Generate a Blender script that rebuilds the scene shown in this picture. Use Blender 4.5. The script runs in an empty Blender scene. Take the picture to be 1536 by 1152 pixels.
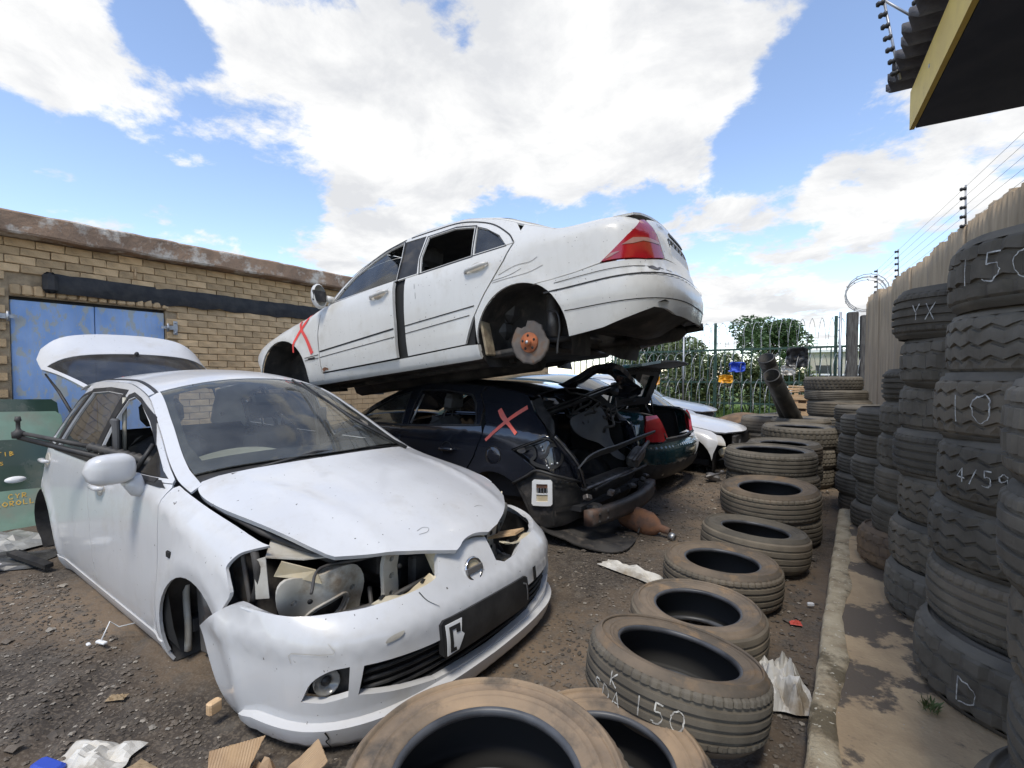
import bpy, bmesh, math, random, bisect
from mathutils import Vector, Matrix, noise as mnoise
from mathutils.geometry import delaunay_2d_cdt
random.seed(7)
S = bpy.context.scene
COL = S.collection
R = math.radians

# ---------- camera ----------
cam = bpy.data.cameras.new('camera'); camo = bpy.data.objects.new('camera', cam); COL.objects.link(camo)
camo.location = (0, 0, 1.32); camo.rotation_euler = (R(88), 0, R(35.7))
cam.sensor_width = 36; cam.lens = 720/1536*36; cam.shift_y = 14.1/1536
cam.clip_start = .05; cam.clip_end = 2000
S.camera = camo

# ---------- sky, sun, exposure ----------
SUN_EL, SUN_AZ = 63, 158          # degrees; azimuth measured from +Y (yard axis) towards +X
w = bpy.data.worlds.new('World'); S.world = w; w.use_nodes = True
nt = w.node_tree; N = nt.nodes; Lk = nt.links
for n in list(N): N.remove(n)
out = N.new('ShaderNodeOutputWorld'); bg = N.new('ShaderNodeBackground'); bg.inputs[1].default_value = .12
Lk.new(bg.outputs[0], out.inputs[0])
sky = N.new('ShaderNodeTexSky'); sky.sky_type = 'NISHITA'; sky.sun_disc = False
sky.sun_elevation = R(SUN_EL); sky.sun_rotation = R(SUN_AZ); sky.altitude = 1200; sky.dust_density = .6; sky.ozone_density = 2.2
tc = N.new('ShaderNodeTexCoord')
sep = N.new('ShaderNodeSeparateXYZ'); Lk.new(tc.outputs['Generated'], sep.inputs[0])
def mth(op, a, b=None, clamp=False):
    n = N.new('ShaderNodeMath'); n.operation = op; n.use_clamp = clamp
    for i, v in enumerate((a, b)):
        if v is None: continue
        if isinstance(v, (int, float)): n.inputs[i].default_value = v
        else: Lk.new(v, n.inputs[i])
    return n.outputs[0]
zz = mth('ADD', mth('MAXIMUM', sep.outputs[2], 0.0), .22)
comb = N.new('ShaderNodeCombineXYZ')
Lk.new(mth('DIVIDE', sep.outputs[0], zz), comb.inputs[0]); Lk.new(mth('DIVIDE', sep.outputs[1], zz), comb.inputs[1])
def wnoise(scale, detail, rough, off, dist=0.0):
    mp = N.new('ShaderNodeMapping'); mp.inputs['Location'].default_value = off
    Lk.new(comb.outputs[0], mp.inputs[0])
    n = N.new('ShaderNodeTexNoise'); n.inputs['Scale'].default_value = scale; n.inputs['Detail'].default_value = detail
    n.inputs['Roughness'].default_value = rough; n.inputs['Distortion'].default_value = dist
    Lk.new(mp.outputs[0], n.inputs['Vector']); return n.outputs[0]
CL_OFF = (3.1, 1.7, 0)
# cloud banks (+) and gaps (-) of the deck: x, y, radius, amount
CLOUDS = [(-.94, .83, .5, .22), (-.98, 1.13, .45, .2), (-.59, 1.23, .45, .2), (-.28, 1.07, .35, .18), (-1.02, .54, .28, .16), (-1.55, 1.19, .45, .2), (-1.31, .26, .27, .24), (.16, 1.82, .55, .22), (-.42, 1.9, .25, .10), (-.52, 2.68, .6, .16),
          (-1.68, .45, .40, -.12), (-1.66, .74, .30, -.13), (-1.55, .62, .10, .10), (-1.85, .33, .10, .14), (-1.45, .72, .12, .10), (-.71, .80, .11, -.16), (-1.16, .40, .13, -.22), (-.26, 1.55, .25, -.26), (-.54, 1.64, .18, -.16), (-.03, 1.26, .2, -.22)]
n1 = wnoise(2.1, 15, .62, CL_OFF, .15)
n2 = wnoise(.42, 3, .5, (8.3, 4.1, 0))
n3 = wnoise(2.6, 9, .62, (1.3, 2.2, 0), .3)
def blob(x, y, r, amp):            # a cloud bank or a gap in the cloud deck (deck coordinates)
    vm = N.new('ShaderNodeVectorMath'); vm.operation = 'DISTANCE'; Lk.new(comb.outputs[0], vm.inputs[0]); vm.inputs[1].default_value = (x, y, 0)
    return mth('MULTIPLY', mth('SUBTRACT', 1, mth('DIVIDE', vm.outputs['Value'], r), True), amp)
cov = mth('ADD', mth('MULTIPLY', n1, 1.0), mth('MULTIPLY', n2, .35))
for b in CLOUDS:
    cov = mth('ADD', cov, blob(*b))
ramp = N.new('ShaderNodeMapRange'); ramp.interpolation_type = 'SMOOTHSTEP'; ramp.inputs[1].default_value = .685; ramp.inputs[2].default_value = .775
Lk.new(cov, ramp.inputs[0])
shade = N.new('ShaderNodeMapRange'); shade.inputs[1].default_value = .38; shade.inputs[2].default_value = .60
Lk.new(n3, shade.inputs[0])
cmix = N.new('ShaderNodeMix'); cmix.data_type = 'RGBA'
cmix.inputs[6].default_value = (5.3, 5.4, 5.6, 1); cmix.inputs[7].default_value = (7.3, 7.3, 7.25, 1)
Lk.new(shade.outputs[0], cmix.inputs[0])
smix = N.new('ShaderNodeMix'); smix.data_type = 'RGBA'
Lk.new(ramp.outputs[0], smix.inputs[0])
sb = N.new('ShaderNodeVectorMath'); sb.operation = 'MULTIPLY'; sb.inputs[1].default_value = (2.3, 2.08, 1.95)   # hazy summer blue
Lk.new(sky.outputs[0], sb.inputs[0])
Lk.new(sb.outputs[0], smix.inputs[6]); Lk.new(cmix.outputs[2], smix.inputs[7])
Lk.new(smix.outputs[2], bg.inputs[0])

sl = bpy.data.lights.new('sun', 'SUN'); sl.energy = 2.4; sl.angle = R(14); sl.color = (1, .94, .84)
so = bpy.data.objects.new('sun', sl); COL.objects.link(so)
sd = Vector((math.sin(R(SUN_AZ))*math.cos(R(SUN_EL)), math.cos(R(SUN_AZ))*math.cos(R(SUN_EL)), math.sin(R(SUN_EL))))
so.rotation_euler = sd.to_track_quat('Z', 'Y').to_euler(); so.location = (6, 3, 9)
S.view_settings.view_transform = 'Standard'; S.view_settings.look = 'None'; S.view_settings.exposure = 0.3; S.view_settings.gamma = 1

# ---------- materials ----------
MATS = {}
def mat(name, col, rough=.6, metal=0., col2=None, nscale=6., lo=.4, hi=.6, bump=0., bscale=40., coat=0., dirt=None, dscale=3., dlo=.55, dhi=.75, rvar=0., trans=0., emit=0, spec=.5, ndetail=5., coord='Object', dirt_rough=.9, stretch=None, objvar=0., streak=None, speck=None, pebble=None):
    """Principled material whose colour wanders between col and col2, with a patchy dirt layer and fine relief."""
    m = bpy.data.materials.new(name); m.use_nodes = True; MATS[name] = m
    nt = m.node_tree; n = nt.nodes; L = nt.links
    p = n['Principled BSDF']; p.inputs['Roughness'].default_value = rough; p.inputs['Metallic'].default_value = metal
    p.inputs['Coat Weight'].default_value = coat; p.inputs['Coat Roughness'].default_value = .08
    p.inputs['Specular IOR Level'].default_value = spec
    if trans: p.inputs['Transmission Weight'].default_value = trans
    tcn = n.new('ShaderNodeTexCoord'); co = tcn.outputs[coord]
    if stretch:
        mp = n.new('ShaderNodeMapping'); mp.inputs['Scale'].default_value = stretch; L.new(co, mp.inputs[0]); co = mp.outputs[0]
    def noise(sc, det=5., rg=.55):
        t = n.new('ShaderNodeTexNoise'); t.inputs['Scale'].default_value = sc; t.inputs['Detail'].default_value = det; t.inputs['Roughness'].default_value = rg
        L.new(co, t.inputs['Vector']); return t.outputs[0]
    def rng(src, a, b, c=0., d=1.):
        t = n.new('ShaderNodeMapRange'); t.inputs[1].default_value = a; t.inputs[2].default_value = b; t.inputs[3].default_value = c; t.inputs[4].default_value = d
        L.new(src, t.inputs[0]); return t.outputs[0]
    def mixc(fac, a, b):
        t = n.new('ShaderNodeMix'); t.data_type = 'RGBA'; L.new(fac, t.inputs[0])
        for i, v in ((6, a), (7, b)):
            if isinstance(v, tuple): t.inputs[i].default_value = (*v, 1)
            else: L.new(v, t.inputs[i])
        return t.outputs[2]
    c = col; p.inputs['Base Color'].default_value = (*col, 1)
    if col2:
        c = mixc(rng(noise(nscale, ndetail), lo, hi), col, col2)
    rsrc = None
    if dirt:
        f = rng(noise(dscale, 8., .65), dlo, dhi)
        c = mixc(f, c, dirt); rsrc = rng(f, 0, 1, rough, dirt_rough)
    elif rvar:
        rsrc = rng(noise(nscale*1.7), .3, .7, max(.02, rough-rvar), min(1, rough+rvar))
    if streak:      # run-down marks: (colour, amount)
        mp2 = n.new('ShaderNodeMapping'); mp2.inputs['Scale'].default_value = (9, 9, .9); L.new(tcn.outputs[coord], mp2.inputs[0])
        t2 = n.new('ShaderNodeTexNoise'); t2.inputs['Scale'].default_value = 3; t2.inputs['Detail'].default_value = 6; t2.inputs['Roughness'].default_value = .7; L.new(mp2.outputs[0], t2.inputs['Vector'])
        c = mixc(rng(t2.outputs[0], .50, .74, 0., streak[1]), c, streak[0])
    if speck:       # stone chips and spatter: (colour, scale, threshold)
        c = mixc(rng(noise(speck[1], 2., .5), speck[2], speck[2]+.03), c, speck[0])
    if pebble:      # grit: (scale, colour, strength)
        vo = n.new('ShaderNodeTexVoronoi'); vo.inputs['Scale'].default_value = pebble[0]; L.new(co, vo.inputs['Vector'])
        hs = n.new('ShaderNodeSeparateColor'); L.new(vo.outputs['Color'], hs.inputs[0])
        c = mixc(rng(hs.outputs[0], .62, .80, 0., pebble[2]), c, pebble[1])
    if objvar:
        oi = n.new('ShaderNodeObjectInfo'); hv = n.new('ShaderNodeHueSaturation')
        L.new(rng(oi.outputs['Random'], 0, 1, 1-objvar, 1+objvar), hv.inputs['Value'])
        if isinstance(c, tuple): hv.inputs['Color'].default_value = (*c, 1)
        else: L.new(c, hv.inputs['Color'])
        c = hv.outputs[0]
    if not isinstance(c, tuple): L.new(c, p.inputs['Base Color'])
    if rsrc: L.new(rsrc, p.inputs['Roughness'])
    if bump:
        b = n.new('ShaderNodeBump'); b.inputs['Strength'].default_value = bump; b.inputs['Distance'].default_value = .01
        L.new(noise(bscale, 6.), b.inputs['Height']); L.new(b.outputs[0], p.inputs['Normal'])
    return m
def glass(name, tint, refl=1.0, rough=.02, dust=(.5, .5, .48), dustlo=.5, dustamt=.12):
    """Thin pane: lets the room behind show, tinted and dusty, and mirrors the sky at grazing angles."""
    m = bpy.data.materials.new(name); m.use_nodes = True; MATS[name] = m
    nt = m.node_tree; n = nt.nodes; L = nt.links
    n.remove(n['Principled BSDF']); o = n['Material Output']
    tr = n.new('ShaderNodeBsdfTransparent'); tr.inputs[0].default_value = (*tint, 1)
    gl = n.new('ShaderNodeBsdfGlossy'); gl.inputs['Roughness'].default_value = rough; gl.inputs[0].default_value = (refl, refl, refl, 1)
    fr = n.new('ShaderNodeFresnel'); fr.inputs[0].default_value = 1.5
    mx = n.new('ShaderNodeMixShader'); L.new(fr.outputs[0], mx.inputs[0]); L.new(tr.outputs[0], mx.inputs[1]); L.new(gl.outputs[0], mx.inputs[2])
    df = n.new('ShaderNodeBsdfDiffuse'); df.inputs[0].default_value = (*dust, 1)
    tcn = n.new('ShaderNodeTexCoord'); nz = n.new('ShaderNodeTexNoise'); nz.inputs['Scale'].default_value = 5; nz.inputs['Detail'].default_value = 6
    L.new(tcn.outputs['Object'], nz.inputs['Vector'])
    rg = n.new('ShaderNodeMapRange'); rg.inputs[1].default_value = dustlo-.15; rg.inputs[2].default_value = dustlo+.25; rg.inputs[3].default_value = dustamt*.35; rg.inputs[4].default_value = dustamt
    L.new(nz.outputs[0], rg.inputs[0])
    m2 = n.new('ShaderNodeMixShader'); L.new(rg.outputs[0], m2.inputs[0]); L.new(mx.outputs[0], m2.inputs[1]); L.new(df.outputs[0], m2.inputs[2])
    L.new(m2.outputs[0], o.inputs[0]); return m

# ---------- mesh helpers ----------
def tag(o, label=None, cat=None, group=None, kind=None):
    if label: o['label'] = label
    if cat: o['category'] = cat
    if group: o['group'] = group
    if kind: o['kind'] = kind
    return o
def link(name, me, m=None, parent=None, smooth=False):
    o = bpy.data.objects.new(name, me); COL.objects.link(o)
    if m is not None:
        if len(me.materials) == 0: me.materials.append(m if not isinstance(m, str) else MATS[m])
    if parent is not None: o.parent = parent
    if smooth: me.polygons.foreach_set('use_smooth', [True]*len(me.polygons))
    return o
def empty(name, loc=(0, 0, 0), rot=(0, 0, 0), scale=(1, 1, 1), parent=None):
    o = bpy.data.objects.new(name, None); COL.objects.link(o); o.empty_display_size = .1
    o.location = loc; o.rotation_euler = rot; o.scale = scale; o.parent = parent
    return o
def pyd(name, vs, fs, m=None, parent=None, smooth=False):
    me = bpy.data.meshes.new(name); me.from_pydata([tuple(v) for v in vs], [], fs); me.update()
    return link(name, me, m, parent, smooth)
class MB:
    """collects boxes, tubes and lathes into one mesh"""
    def __init__(s): s.v = []; s.f = []; s.sm = []
    def add(s, vs, fs, smooth=False):
        b = len(s.v); s.v += [tuple(v) for v in vs]; s.f += [tuple(i+b for i in f) for f in fs]; s.sm += [smooth]*len(fs); return s
    def box(s, c, d, rot=None, bev=0.):
        hx, hy, hz = d[0]/2, d[1]/2, d[2]/2
        if bev:
            b = min(bev, hx*.9, hy*.9, hz*.9); vs = []; 
            for z, ins in ((-hz, b), (-hz+b, 0), (hz-b, 0), (hz, b)):
                x, y = hx-ins, hy-ins
                vs += [(-x+b, -y, z), (x-b, -y, z), (x, -y+b, z), (x, y-b, z), (x-b, y, z), (-x+b, y, z), (-x, y-b, z), (-x, -y+b, z)]
            fs = [tuple(range(7, -1, -1)), tuple(range(24, 32))]
            for k in range(3):
                for i in range(8):
                    fs.append((k*8+i, k*8+(i+1) % 8, k*8+8+(i+1) % 8, k*8+8+i))
        else:
            vs = [(x, y, z) for z in (-hz, hz) for x, y in ((-hx, -hy), (hx, -hy), (hx, hy), (-hx, hy))]
            fs = [(3, 2, 1, 0), (4, 5, 6, 7), (0, 1, 5, 4), (1, 2, 6, 5), (2, 3, 7, 6), (3, 0, 4, 7)]
        M = rot if rot is not None else Matrix.Identity(3)
        if isinstance(M, tuple): 
            from mathutils import Euler
            M = Euler(M).to_matrix()
        return s.add([M @ Vector(v)+Vector(c) for v in vs], fs)
    def tube(s, pts, r, n=8, cap=True):
        pts = [Vector(p) for p in pts]; vs = []; fs = []
        rr = r if isinstance(r, (list, tuple)) else [r]*len(pts)
        up = None
        for i, p in enumerate(pts):
            t = (pts[min(i+1, len(pts)-1)]-pts[max(i-1, 0)])
            if t.length < 1e-9: t = Vector((0, 0, 1))
            t.normalize()
            if up is None:
                up = Vector((0, 0, 1)) if abs(t.z) < .9 else Vector((1, 0, 0))
            a = t.cross(up)
            if a.length < 1e-6: a = t.orthogonal()
            a.normalize(); b = a.cross(t).normalized(); up = b
            for k in range(n):
                th = 2*math.pi*k/n; vs.append(p+(a*math.cos(th)+b*math.sin(th))*rr[i])
        for i in range(len(pts)-1):
            for k in range(n):
                fs.append((i*n+k, i*n+(k+1) % n, (i+1)*n+(k+1) % n, (i+1)*n+k))
        if cap:
            fs.append(tuple(range(n-1, -1, -1))); fs.append(tuple((len(pts)-1)*n+k for k in range(n)))
        return s.add(vs, fs, True)
    def lathe(s, prof, n=24, M=None, smooth=True, close=False):
        """prof: (radius, height) about z; M places it"""
        vs = []; fs = []; k = len(prof)
        for i in range(n):
            a = 2*math.pi*i/n
            for (r, z) in prof: vs.append(Vector((r*math.cos(a), r*math.sin(a), z)))
        for i in range(n):
            j = (i+1) % n
            for q in range(k-1 if not close else k):
                fs.append((i*k+q, j*k+q, j*k+(q+1) % k, i*k+(q+1) % k))
        if M is not None: vs = [M @ v for v in vs]
        return s.add(vs, fs, smooth)
    def prism(s, poly, h, fn):
        """poly (a,b) outline, fn(a,b,h) -> point; simple polygon as n-gon"""
        n = len(poly)
        vs = [fn(a, b, 0) for a, b in poly]+[fn(a, b, h) for a, b in poly]
        fs = [tuple(range(n-1, -1, -1)), tuple(range(n, 2*n))]+[(i, (i+1) % n, n+(i+1) % n, n+i) for i in range(n)]
        return s.add(vs, fs)
    def build(s, name, m=None, parent=None):
        me = bpy.data.meshes.new(name); me.from_pydata(s.v, [], s.f); me.update()
        me.polygons.foreach_set('use_smooth', s.sm)
        return link(name, me, m, parent)
def fixn(o):
    bm = bmesh.new(); bm.from_mesh(o.data); bmesh.ops.recalc_face_normals(bm, faces=bm.faces); bm.to_mesh(o.data); bm.free(); return o
def mtx(loc, zdir=(0, 0, 1)):
    q = Vector(zdir).to_track_quat('Z', 'Y'); return Matrix.Translation(Vector(loc)) @ q.to_matrix().to_4x4()
def sp(pts, n=6, closed=False):
    """smooth curve through points (Catmull-Rom)"""
    P = [Vector(p) for p in pts]; out = []
    m = len(P); segs = m if closed else m-1
    for i in range(segs):
        p0 = P[i-1] if (closed or i > 0) else P[0]*2-P[1]
        p1 = P[i]; p2 = P[(i+1) % m]
        p3 = P[(i+2) % m] if (closed or i+2 < m) else P[-1]*2-P[-2]
        for k in range(n):
            t = k/n
            out.append(.5*((2*p1)+(-p0+p2)*t+(2*p0-5*p1+4*p2-p3)*t*t+(-p0+3*p1-3*p2+p3)*t**3))
    if not closed: out.append(P[-1].copy())
    return [tuple(v) for v in out]
def arc(c, r, a0, a1, n=14, rz=None):
    rz = rz or r
    return [(c[0]+r*math.cos(R(a0+(a1-a0)*i/n)), c[1]+rz*math.sin(R(a0+(a1-a0)*i/n))) for i in range(n+1)]
def inpoly(x, y, poly):
    c = False; j = len(poly)-1
    for i in range(len(poly)):
        xi, yi = poly[i]; xj, yj = poly[j]
        if (yi > y) != (yj > y) and x < (xj-xi)*(y-yi)/(yj-yi)+xi: c = not c
        j = i
    return c
def segd(x, y, a, b):
    dx, dy = b[0]-a[0], b[1]-a[1]; l = dx*dx+dy*dy
    t = 0 if l == 0 else max(0, min(1, ((x-a[0])*dx+(y-a[1])*dy)/l))
    return math.hypot(x-a[0]-t*dx, y-a[1]-t*dy)
def resample(poly, step):
    out = []
    for i in range(len(poly)):
        a, b = poly[i], poly[(i+1) % len(poly)]
        l = math.hypot(b[0]-a[0], b[1]-a[1])
        if l < 1e-5: continue
        k = max(1, int(math.ceil(l/step)))
        for j in range(k): out.append((a[0]+(b[0]-a[0])*j/k, a[1]+(b[1]-a[1])*j/k))
    return out
def panel(name, outl, fn, m, parent, holes=(), step=.06, rim=.014, centre=(2.1, 0, .6), jitter=0.):
    """A sheet cut to an outline (with holes) on a curved surface fn(a,b)->(x,y,z), with a turned-in edge all round."""
    loops = [resample([(p[0], p[1]) for p in outl], step)]+[resample([(p[0], p[1]) for p in h], step) for h in holes]
    pts = []; edges = []
    for lp in loops:
        b = len(pts); pts += lp; edges += [(b+i, b+(i+1) % len(lp)) for i in range(len(lp))]
    nb = len(pts)
    xs = [p[0] for p in loops[0]]; ys = [p[1] for p in loops[0]]
    x = min(xs)+step/2; row = 0
    while x < max(xs):
        y = min(ys)+step*(.5 if row % 2 else .25)
        while y < max(ys):
            if inpoly(x, y, loops[0]) and not any(inpoly(x, y, h) for h in loops[1:]):
                if min(segd(x, y, pts[a], pts[b]) for a, b in edges) > step*.45: pts.append((x, y))
            y += step
        x += step*.87; row += 1
    res = delaunay_2d_cdt([Vector(p) for p in pts], edges, [], 0, 1e-6)
    V2 = [tuple(v) for v in res[0]]; tris = []
    for t in res[2]:
        cx = sum(V2[i][0] for i in t)/3; cy = sum(V2[i][1] for i in t)/3
        if inpoly(cx, cy, loops[0]) and not any(inpoly(cx, cy, h) for h in loops[1:]): tris.append(tuple(t))
    C = Vector(centre); vs = []; ns = []
    h = .004
    for (a, b) in V2:
        p = Vector(fn(a, b)); da = Vector(fn(a+h, b))-Vector(fn(a-h, b)); db = Vector(fn(a, b+h))-Vector(fn(a, b-h))
        nn = da.cross(db)
        if nn.length < 1e-12: nn = p-C
        nn.normalize(); vs.append(p); ns.append(nn)
    tot = sum((nn.dot(p-C) for p, nn in zip(vs, ns)))
    sg = 1 if tot >= 0 else -1
    ns = [n_*sg for n_ in ns]
    fs = []
    for t in tris:
        a, b, c = t; nn = (vs[b]-vs[a]).cross(vs[c]-vs[a])
        fs.append((a, b, c) if nn.dot(ns[a]+ns[b]+ns[c]) >= 0 else (a, c, b))
    nv = len(vs)
    cnt = {}
    for t in fs:
        for i in range(3):
            e = (t[i], t[(i+1) % 3]); k = (min(e), max(e)); cnt.setdefault(k, []).append(e)
    if rim:
        for k, es in cnt.items():
            if len(es) == 1:
                a, b = es[0]
                i = len(vs)
                pa, pb = vs[a], vs[b]; ia, ib = pa-ns[a]*rim, pb-ns[b]*rim
                en = (pb-pa).cross(ns[a])
                if en.length > 1e-12: en.normalize()
                vs += [pa.copy(), pb.copy(), ib, ia]; ns += [en]*4
                fs.append((i+1, i, i+3, i+2))
    me = bpy.data.meshes.new(name); me.from_pydata([tuple(v) for v in vs], [], fs); me.update()
    me.polygons.foreach_set('use_smooth', [True]*len(me.polygons))
    me.normals_split_custom_set_from_vertices([tuple(n_) for n_ in ns])
    return link(name, me, m, parent)
def ribbon(pts, w):
    """outline of a stroke of width w along 2-D points"""
    P = [Vector(p[:2]) for p in pts]; L_ = []; R_ = []
    for i, p in enumerate(P):
        t = P[min(i+1, len(P)-1)]-P[max(i-1, 0)]; t.normalize(); n_ = Vector((-t.y, t.x))
        ww = w(i/(len(P)-1)) if callable(w) else w
        L_.append(tuple(p+n_*ww/2)); R_.append(tuple(p-n_*ww/2))
    return L_+R_[::-1]
def strips(name, lines, w, fn, m, parent, lift=0.):
    """strokes laid on a surface, one mesh"""
    vs = []; fs = []
    for pts in lines:
        P = [Vector(p[:2]) for p in pts]
        b = len(vs)
        for i, p in enumerate(P):
            t = P[min(i+1, len(P)-1)]-P[max(i-1, 0)]; t.normalize(); n_ = Vector((-t.y, t.x))
            ww = w(i/(len(P)-1)) if callable(w) else w
            vs.append(fn(*(p+n_*ww/2))); vs.append(fn(*(p-n_*ww/2)))
        fs += [(b+2*i, b+2*i+1, b+2*i+3, b+2*i+2) for i in range(len(P)-1)]
    return pyd(name, vs, fs, m, parent, True)
# ---------- maths for the car bodies ----------
def pchip(pts):
    xs = [p[0] for p in pts]; ys = [p[1] for p in pts]; n = len(xs)
    h = [xs[i+1]-xs[i] for i in range(n-1)]
    d = [(ys[i+1]-ys[i])/h[i] for i in range(n-1)]
    m = [0.0]*n; m[0] = d[0]; m[-1] = d[-1]
    for i in range(1, n-1):
        if d[i-1]*d[i] > 0:
            w1 = 2*h[i]+h[i-1]; w2 = h[i]+2*h[i-1]
            m[i] = (w1+w2)/(w1/d[i-1]+w2/d[i])
    def f(x):
        if x <= xs[0]: return ys[0]
        if x >= xs[-1]: return ys[-1]
        i = bisect.bisect_right(xs, x)-1
        t = (x-xs[i])/h[i]; t2 = t*t; t3 = t2*t
        return ((2*t3-3*t2+1)*ys[i]+(t3-2*t2+t)*h[i]*m[i]+(-2*t3+3*t2)*ys[i+1]+(t3-t2)*h[i]*m[i+1])
    return f

class Body:
    """Body surfaces of a car: u back from the nose, y sideways, z up.
    M(q,z): the flanks and both ends (q runs round the plan outline, q = u along the flank); T(u,y): bonnet, glass, roof, boot."""
    def __init__(s, L, W, front, rear, lower, dF, dR, zc, ze, ye, zs, k, crown=2.2, flares=()):
        s.L, s.W, s.af, s.ar = L, W, front[0], rear[0]
        nf, nr = front[1], rear[1]
        P = []
        N = 60
        for i in range(N):
            a = math.pi/2*i/N
            P.append((s.af-s.af*math.cos(a)**(2/nf), W*math.sin(a)**(2/nf)))
        u = s.af
        while u < L-s.ar:
            P.append((u, W)); u += .05
        for i in range(N+1):
            a = math.pi/2*(1-i/N)
            P.append((L-s.ar+s.ar*max(0, math.cos(a))**(2/nr), W*max(0, math.sin(a))**(2/nr)))
        q = [0]
        for i in range(1, len(P)):
            q.append(q[-1]+math.hypot(P[i][0]-P[i-1][0], P[i][1]-P[i-1][1]))
        i0 = N
        off = P[i0][0]-q[i0]
        s.q = [v+off for v in q]; s.P = P
        s.qF, s.qR = s.q[0], s.q[-1]
        s.lower, s.dF, s.dR = pchip(lower), pchip(dF), pchip(dR)
        s.zc, s.ze, s.ye, s.zs, s.k = map(pchip, (zc, ze, ye, zs, k))
        s.crown = crown; s.flares = flares
    def qf(s, y):          # q on the front face at sideways position y
        a = abs(y); i = 0
        while s.P[i+1][1] < a and i < 59: i += 1
        t = (a-s.P[i][1])/max(1e-9, s.P[i+1][1]-s.P[i][1])
        v = s.q[i]+t*(s.q[i+1]-s.q[i])
        return v if y >= 0 else 2*s.qF-v
    def qr(s, y):          # q on the rear face
        a = abs(y); n = len(s.P)-1; i = n
        while s.P[i-1][1] < a and i > n-59: i -= 1
        t = (a-s.P[i][1])/max(1e-9, s.P[i-1][1]-s.P[i][1])
        v = s.q[i]+t*(s.q[i-1]-s.q[i])
        return v if y >= 0 else 2*s.qR-v
    def yside(s, u, z):
        z1 = s.zs(u)
        if z <= z1: return s.W-s.lower(z)
        y1 = s.W-s.lower(z1); ze = s.ze(u); ye = s.ye(u)
        t = (z-z1)/max(.02, ze-z1)
        return y1-(y1-ye)*max(0, t)**s.k(u)
    def M(s, q, z, off=0.0):
        mir = 1
        if q < s.qF: q = 2*s.qF-q; mir = -1
        if q > s.qR: q = 2*s.qR-q; mir = -1
        i = min(max(bisect.bisect_right(s.q, q)-1, 0), len(s.q)-2)
        t = (q-s.q[i])/max(1e-9, s.q[i+1]-s.q[i])
        (u0, y0), (u1, y1) = s.P[i], s.P[i+1]
        u = u0+t*(u1-u0); y = y0+t*(y1-y0)
        def nrm(j):
            a = s.P[max(0, j-1)]; b = s.P[min(len(s.P)-1, j+1)]
            if j == 0: return (-1, 0)
            if j == len(s.P)-1: return (1, 0)
            du, dy = b[0]-a[0], b[1]-a[1]; l = math.hypot(du, dy)
            return (-dy/l, du/l)
        na, nb = nrm(i), nrm(i+1)
        nu = na[0]+t*(nb[0]-na[0]); ny = na[1]+t*(nb[1]-na[1]); l = math.hypot(nu, ny); nu /= l; ny /= l
        w = nu*nu
        d = (1-w)*(s.W-s.yside(u, z))+w*(s.dF(z) if nu < 0 else s.dR(z))-off
        for (cu, cz, r, amp, sg) in s.flares:
            d -= amp*math.exp(-((math.hypot(u-cu, z-cz)-r)/sg)**2)
        return (u-nu*d, (y-ny*d)*mir, z)
    def T(s, u, y, off=0.0):
        ye = max(.05, s.ye(u)); v = min(1.0, abs(y)/ye)
        z = s.ze(u)+(s.zc(u)-s.ze(u))*(1-v**s.crown)
        return (u, y, z+off)
TIIDA = Body(4.205, .845, (.60, 3.1), (1.0, 2.3),
    lower=[(.10,.10),(.22,.035),(.32,.012),(.5,.0),(.72,.004),(.88,.018),(1.0,.045)],
    dF=[(.12,.0),(.2,-.05),(.3,-.075),(.42,-.085),(.52,-.07),(.62,-.02),(.72,.05),(.8,.12),(.95,.3)],
    dR=[(.12,.08),(.25,.02),(.45,.0),(.7,.04),(.9,.07),(1.4,.3)],
    zc=[(-.1,.66),(0,.72),(.1,.79),(.3,.88),(.7,.975),(1.05,1.035),(1.13,1.065),(1.5,1.255),(1.97,1.465),(2.2,1.51),(2.65,1.535),(3.3,1.505),(3.85,1.43),(4.1,1.3)],
    ze=[(-.1,.58),(.1,.66),(.3,.755),(.47,.818),(.6,.85),(1.0,.915),(1.25,.965),(1.36,1.01),(1.7,1.19),(2.1,1.375),(2.5,1.44),(3.0,1.445),(3.5,1.41),(3.85,1.35),(4.15,1.05)],
    ye=[(-.1,.5),(.1,.58),(.3,.66),(.6,.725),(1.0,.735),(1.25,.735),(1.36,.725),(1.7,.665),(2.1,.6),(2.5,.58),(3.2,.57),(3.85,.53),(4.15,.48)],
    zs=[(0,.55),(.3,.6),(.6,.70),(1.2,.86),(1.5,.92),(4.1,.97)],
    k=[(0,2.2),(1.15,2.2),(1.45,1.15),(4.1,1.15)],
    flares=((.84,.30,.39,.014,.06),(3.44,.30,.39,.014,.06)))
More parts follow.
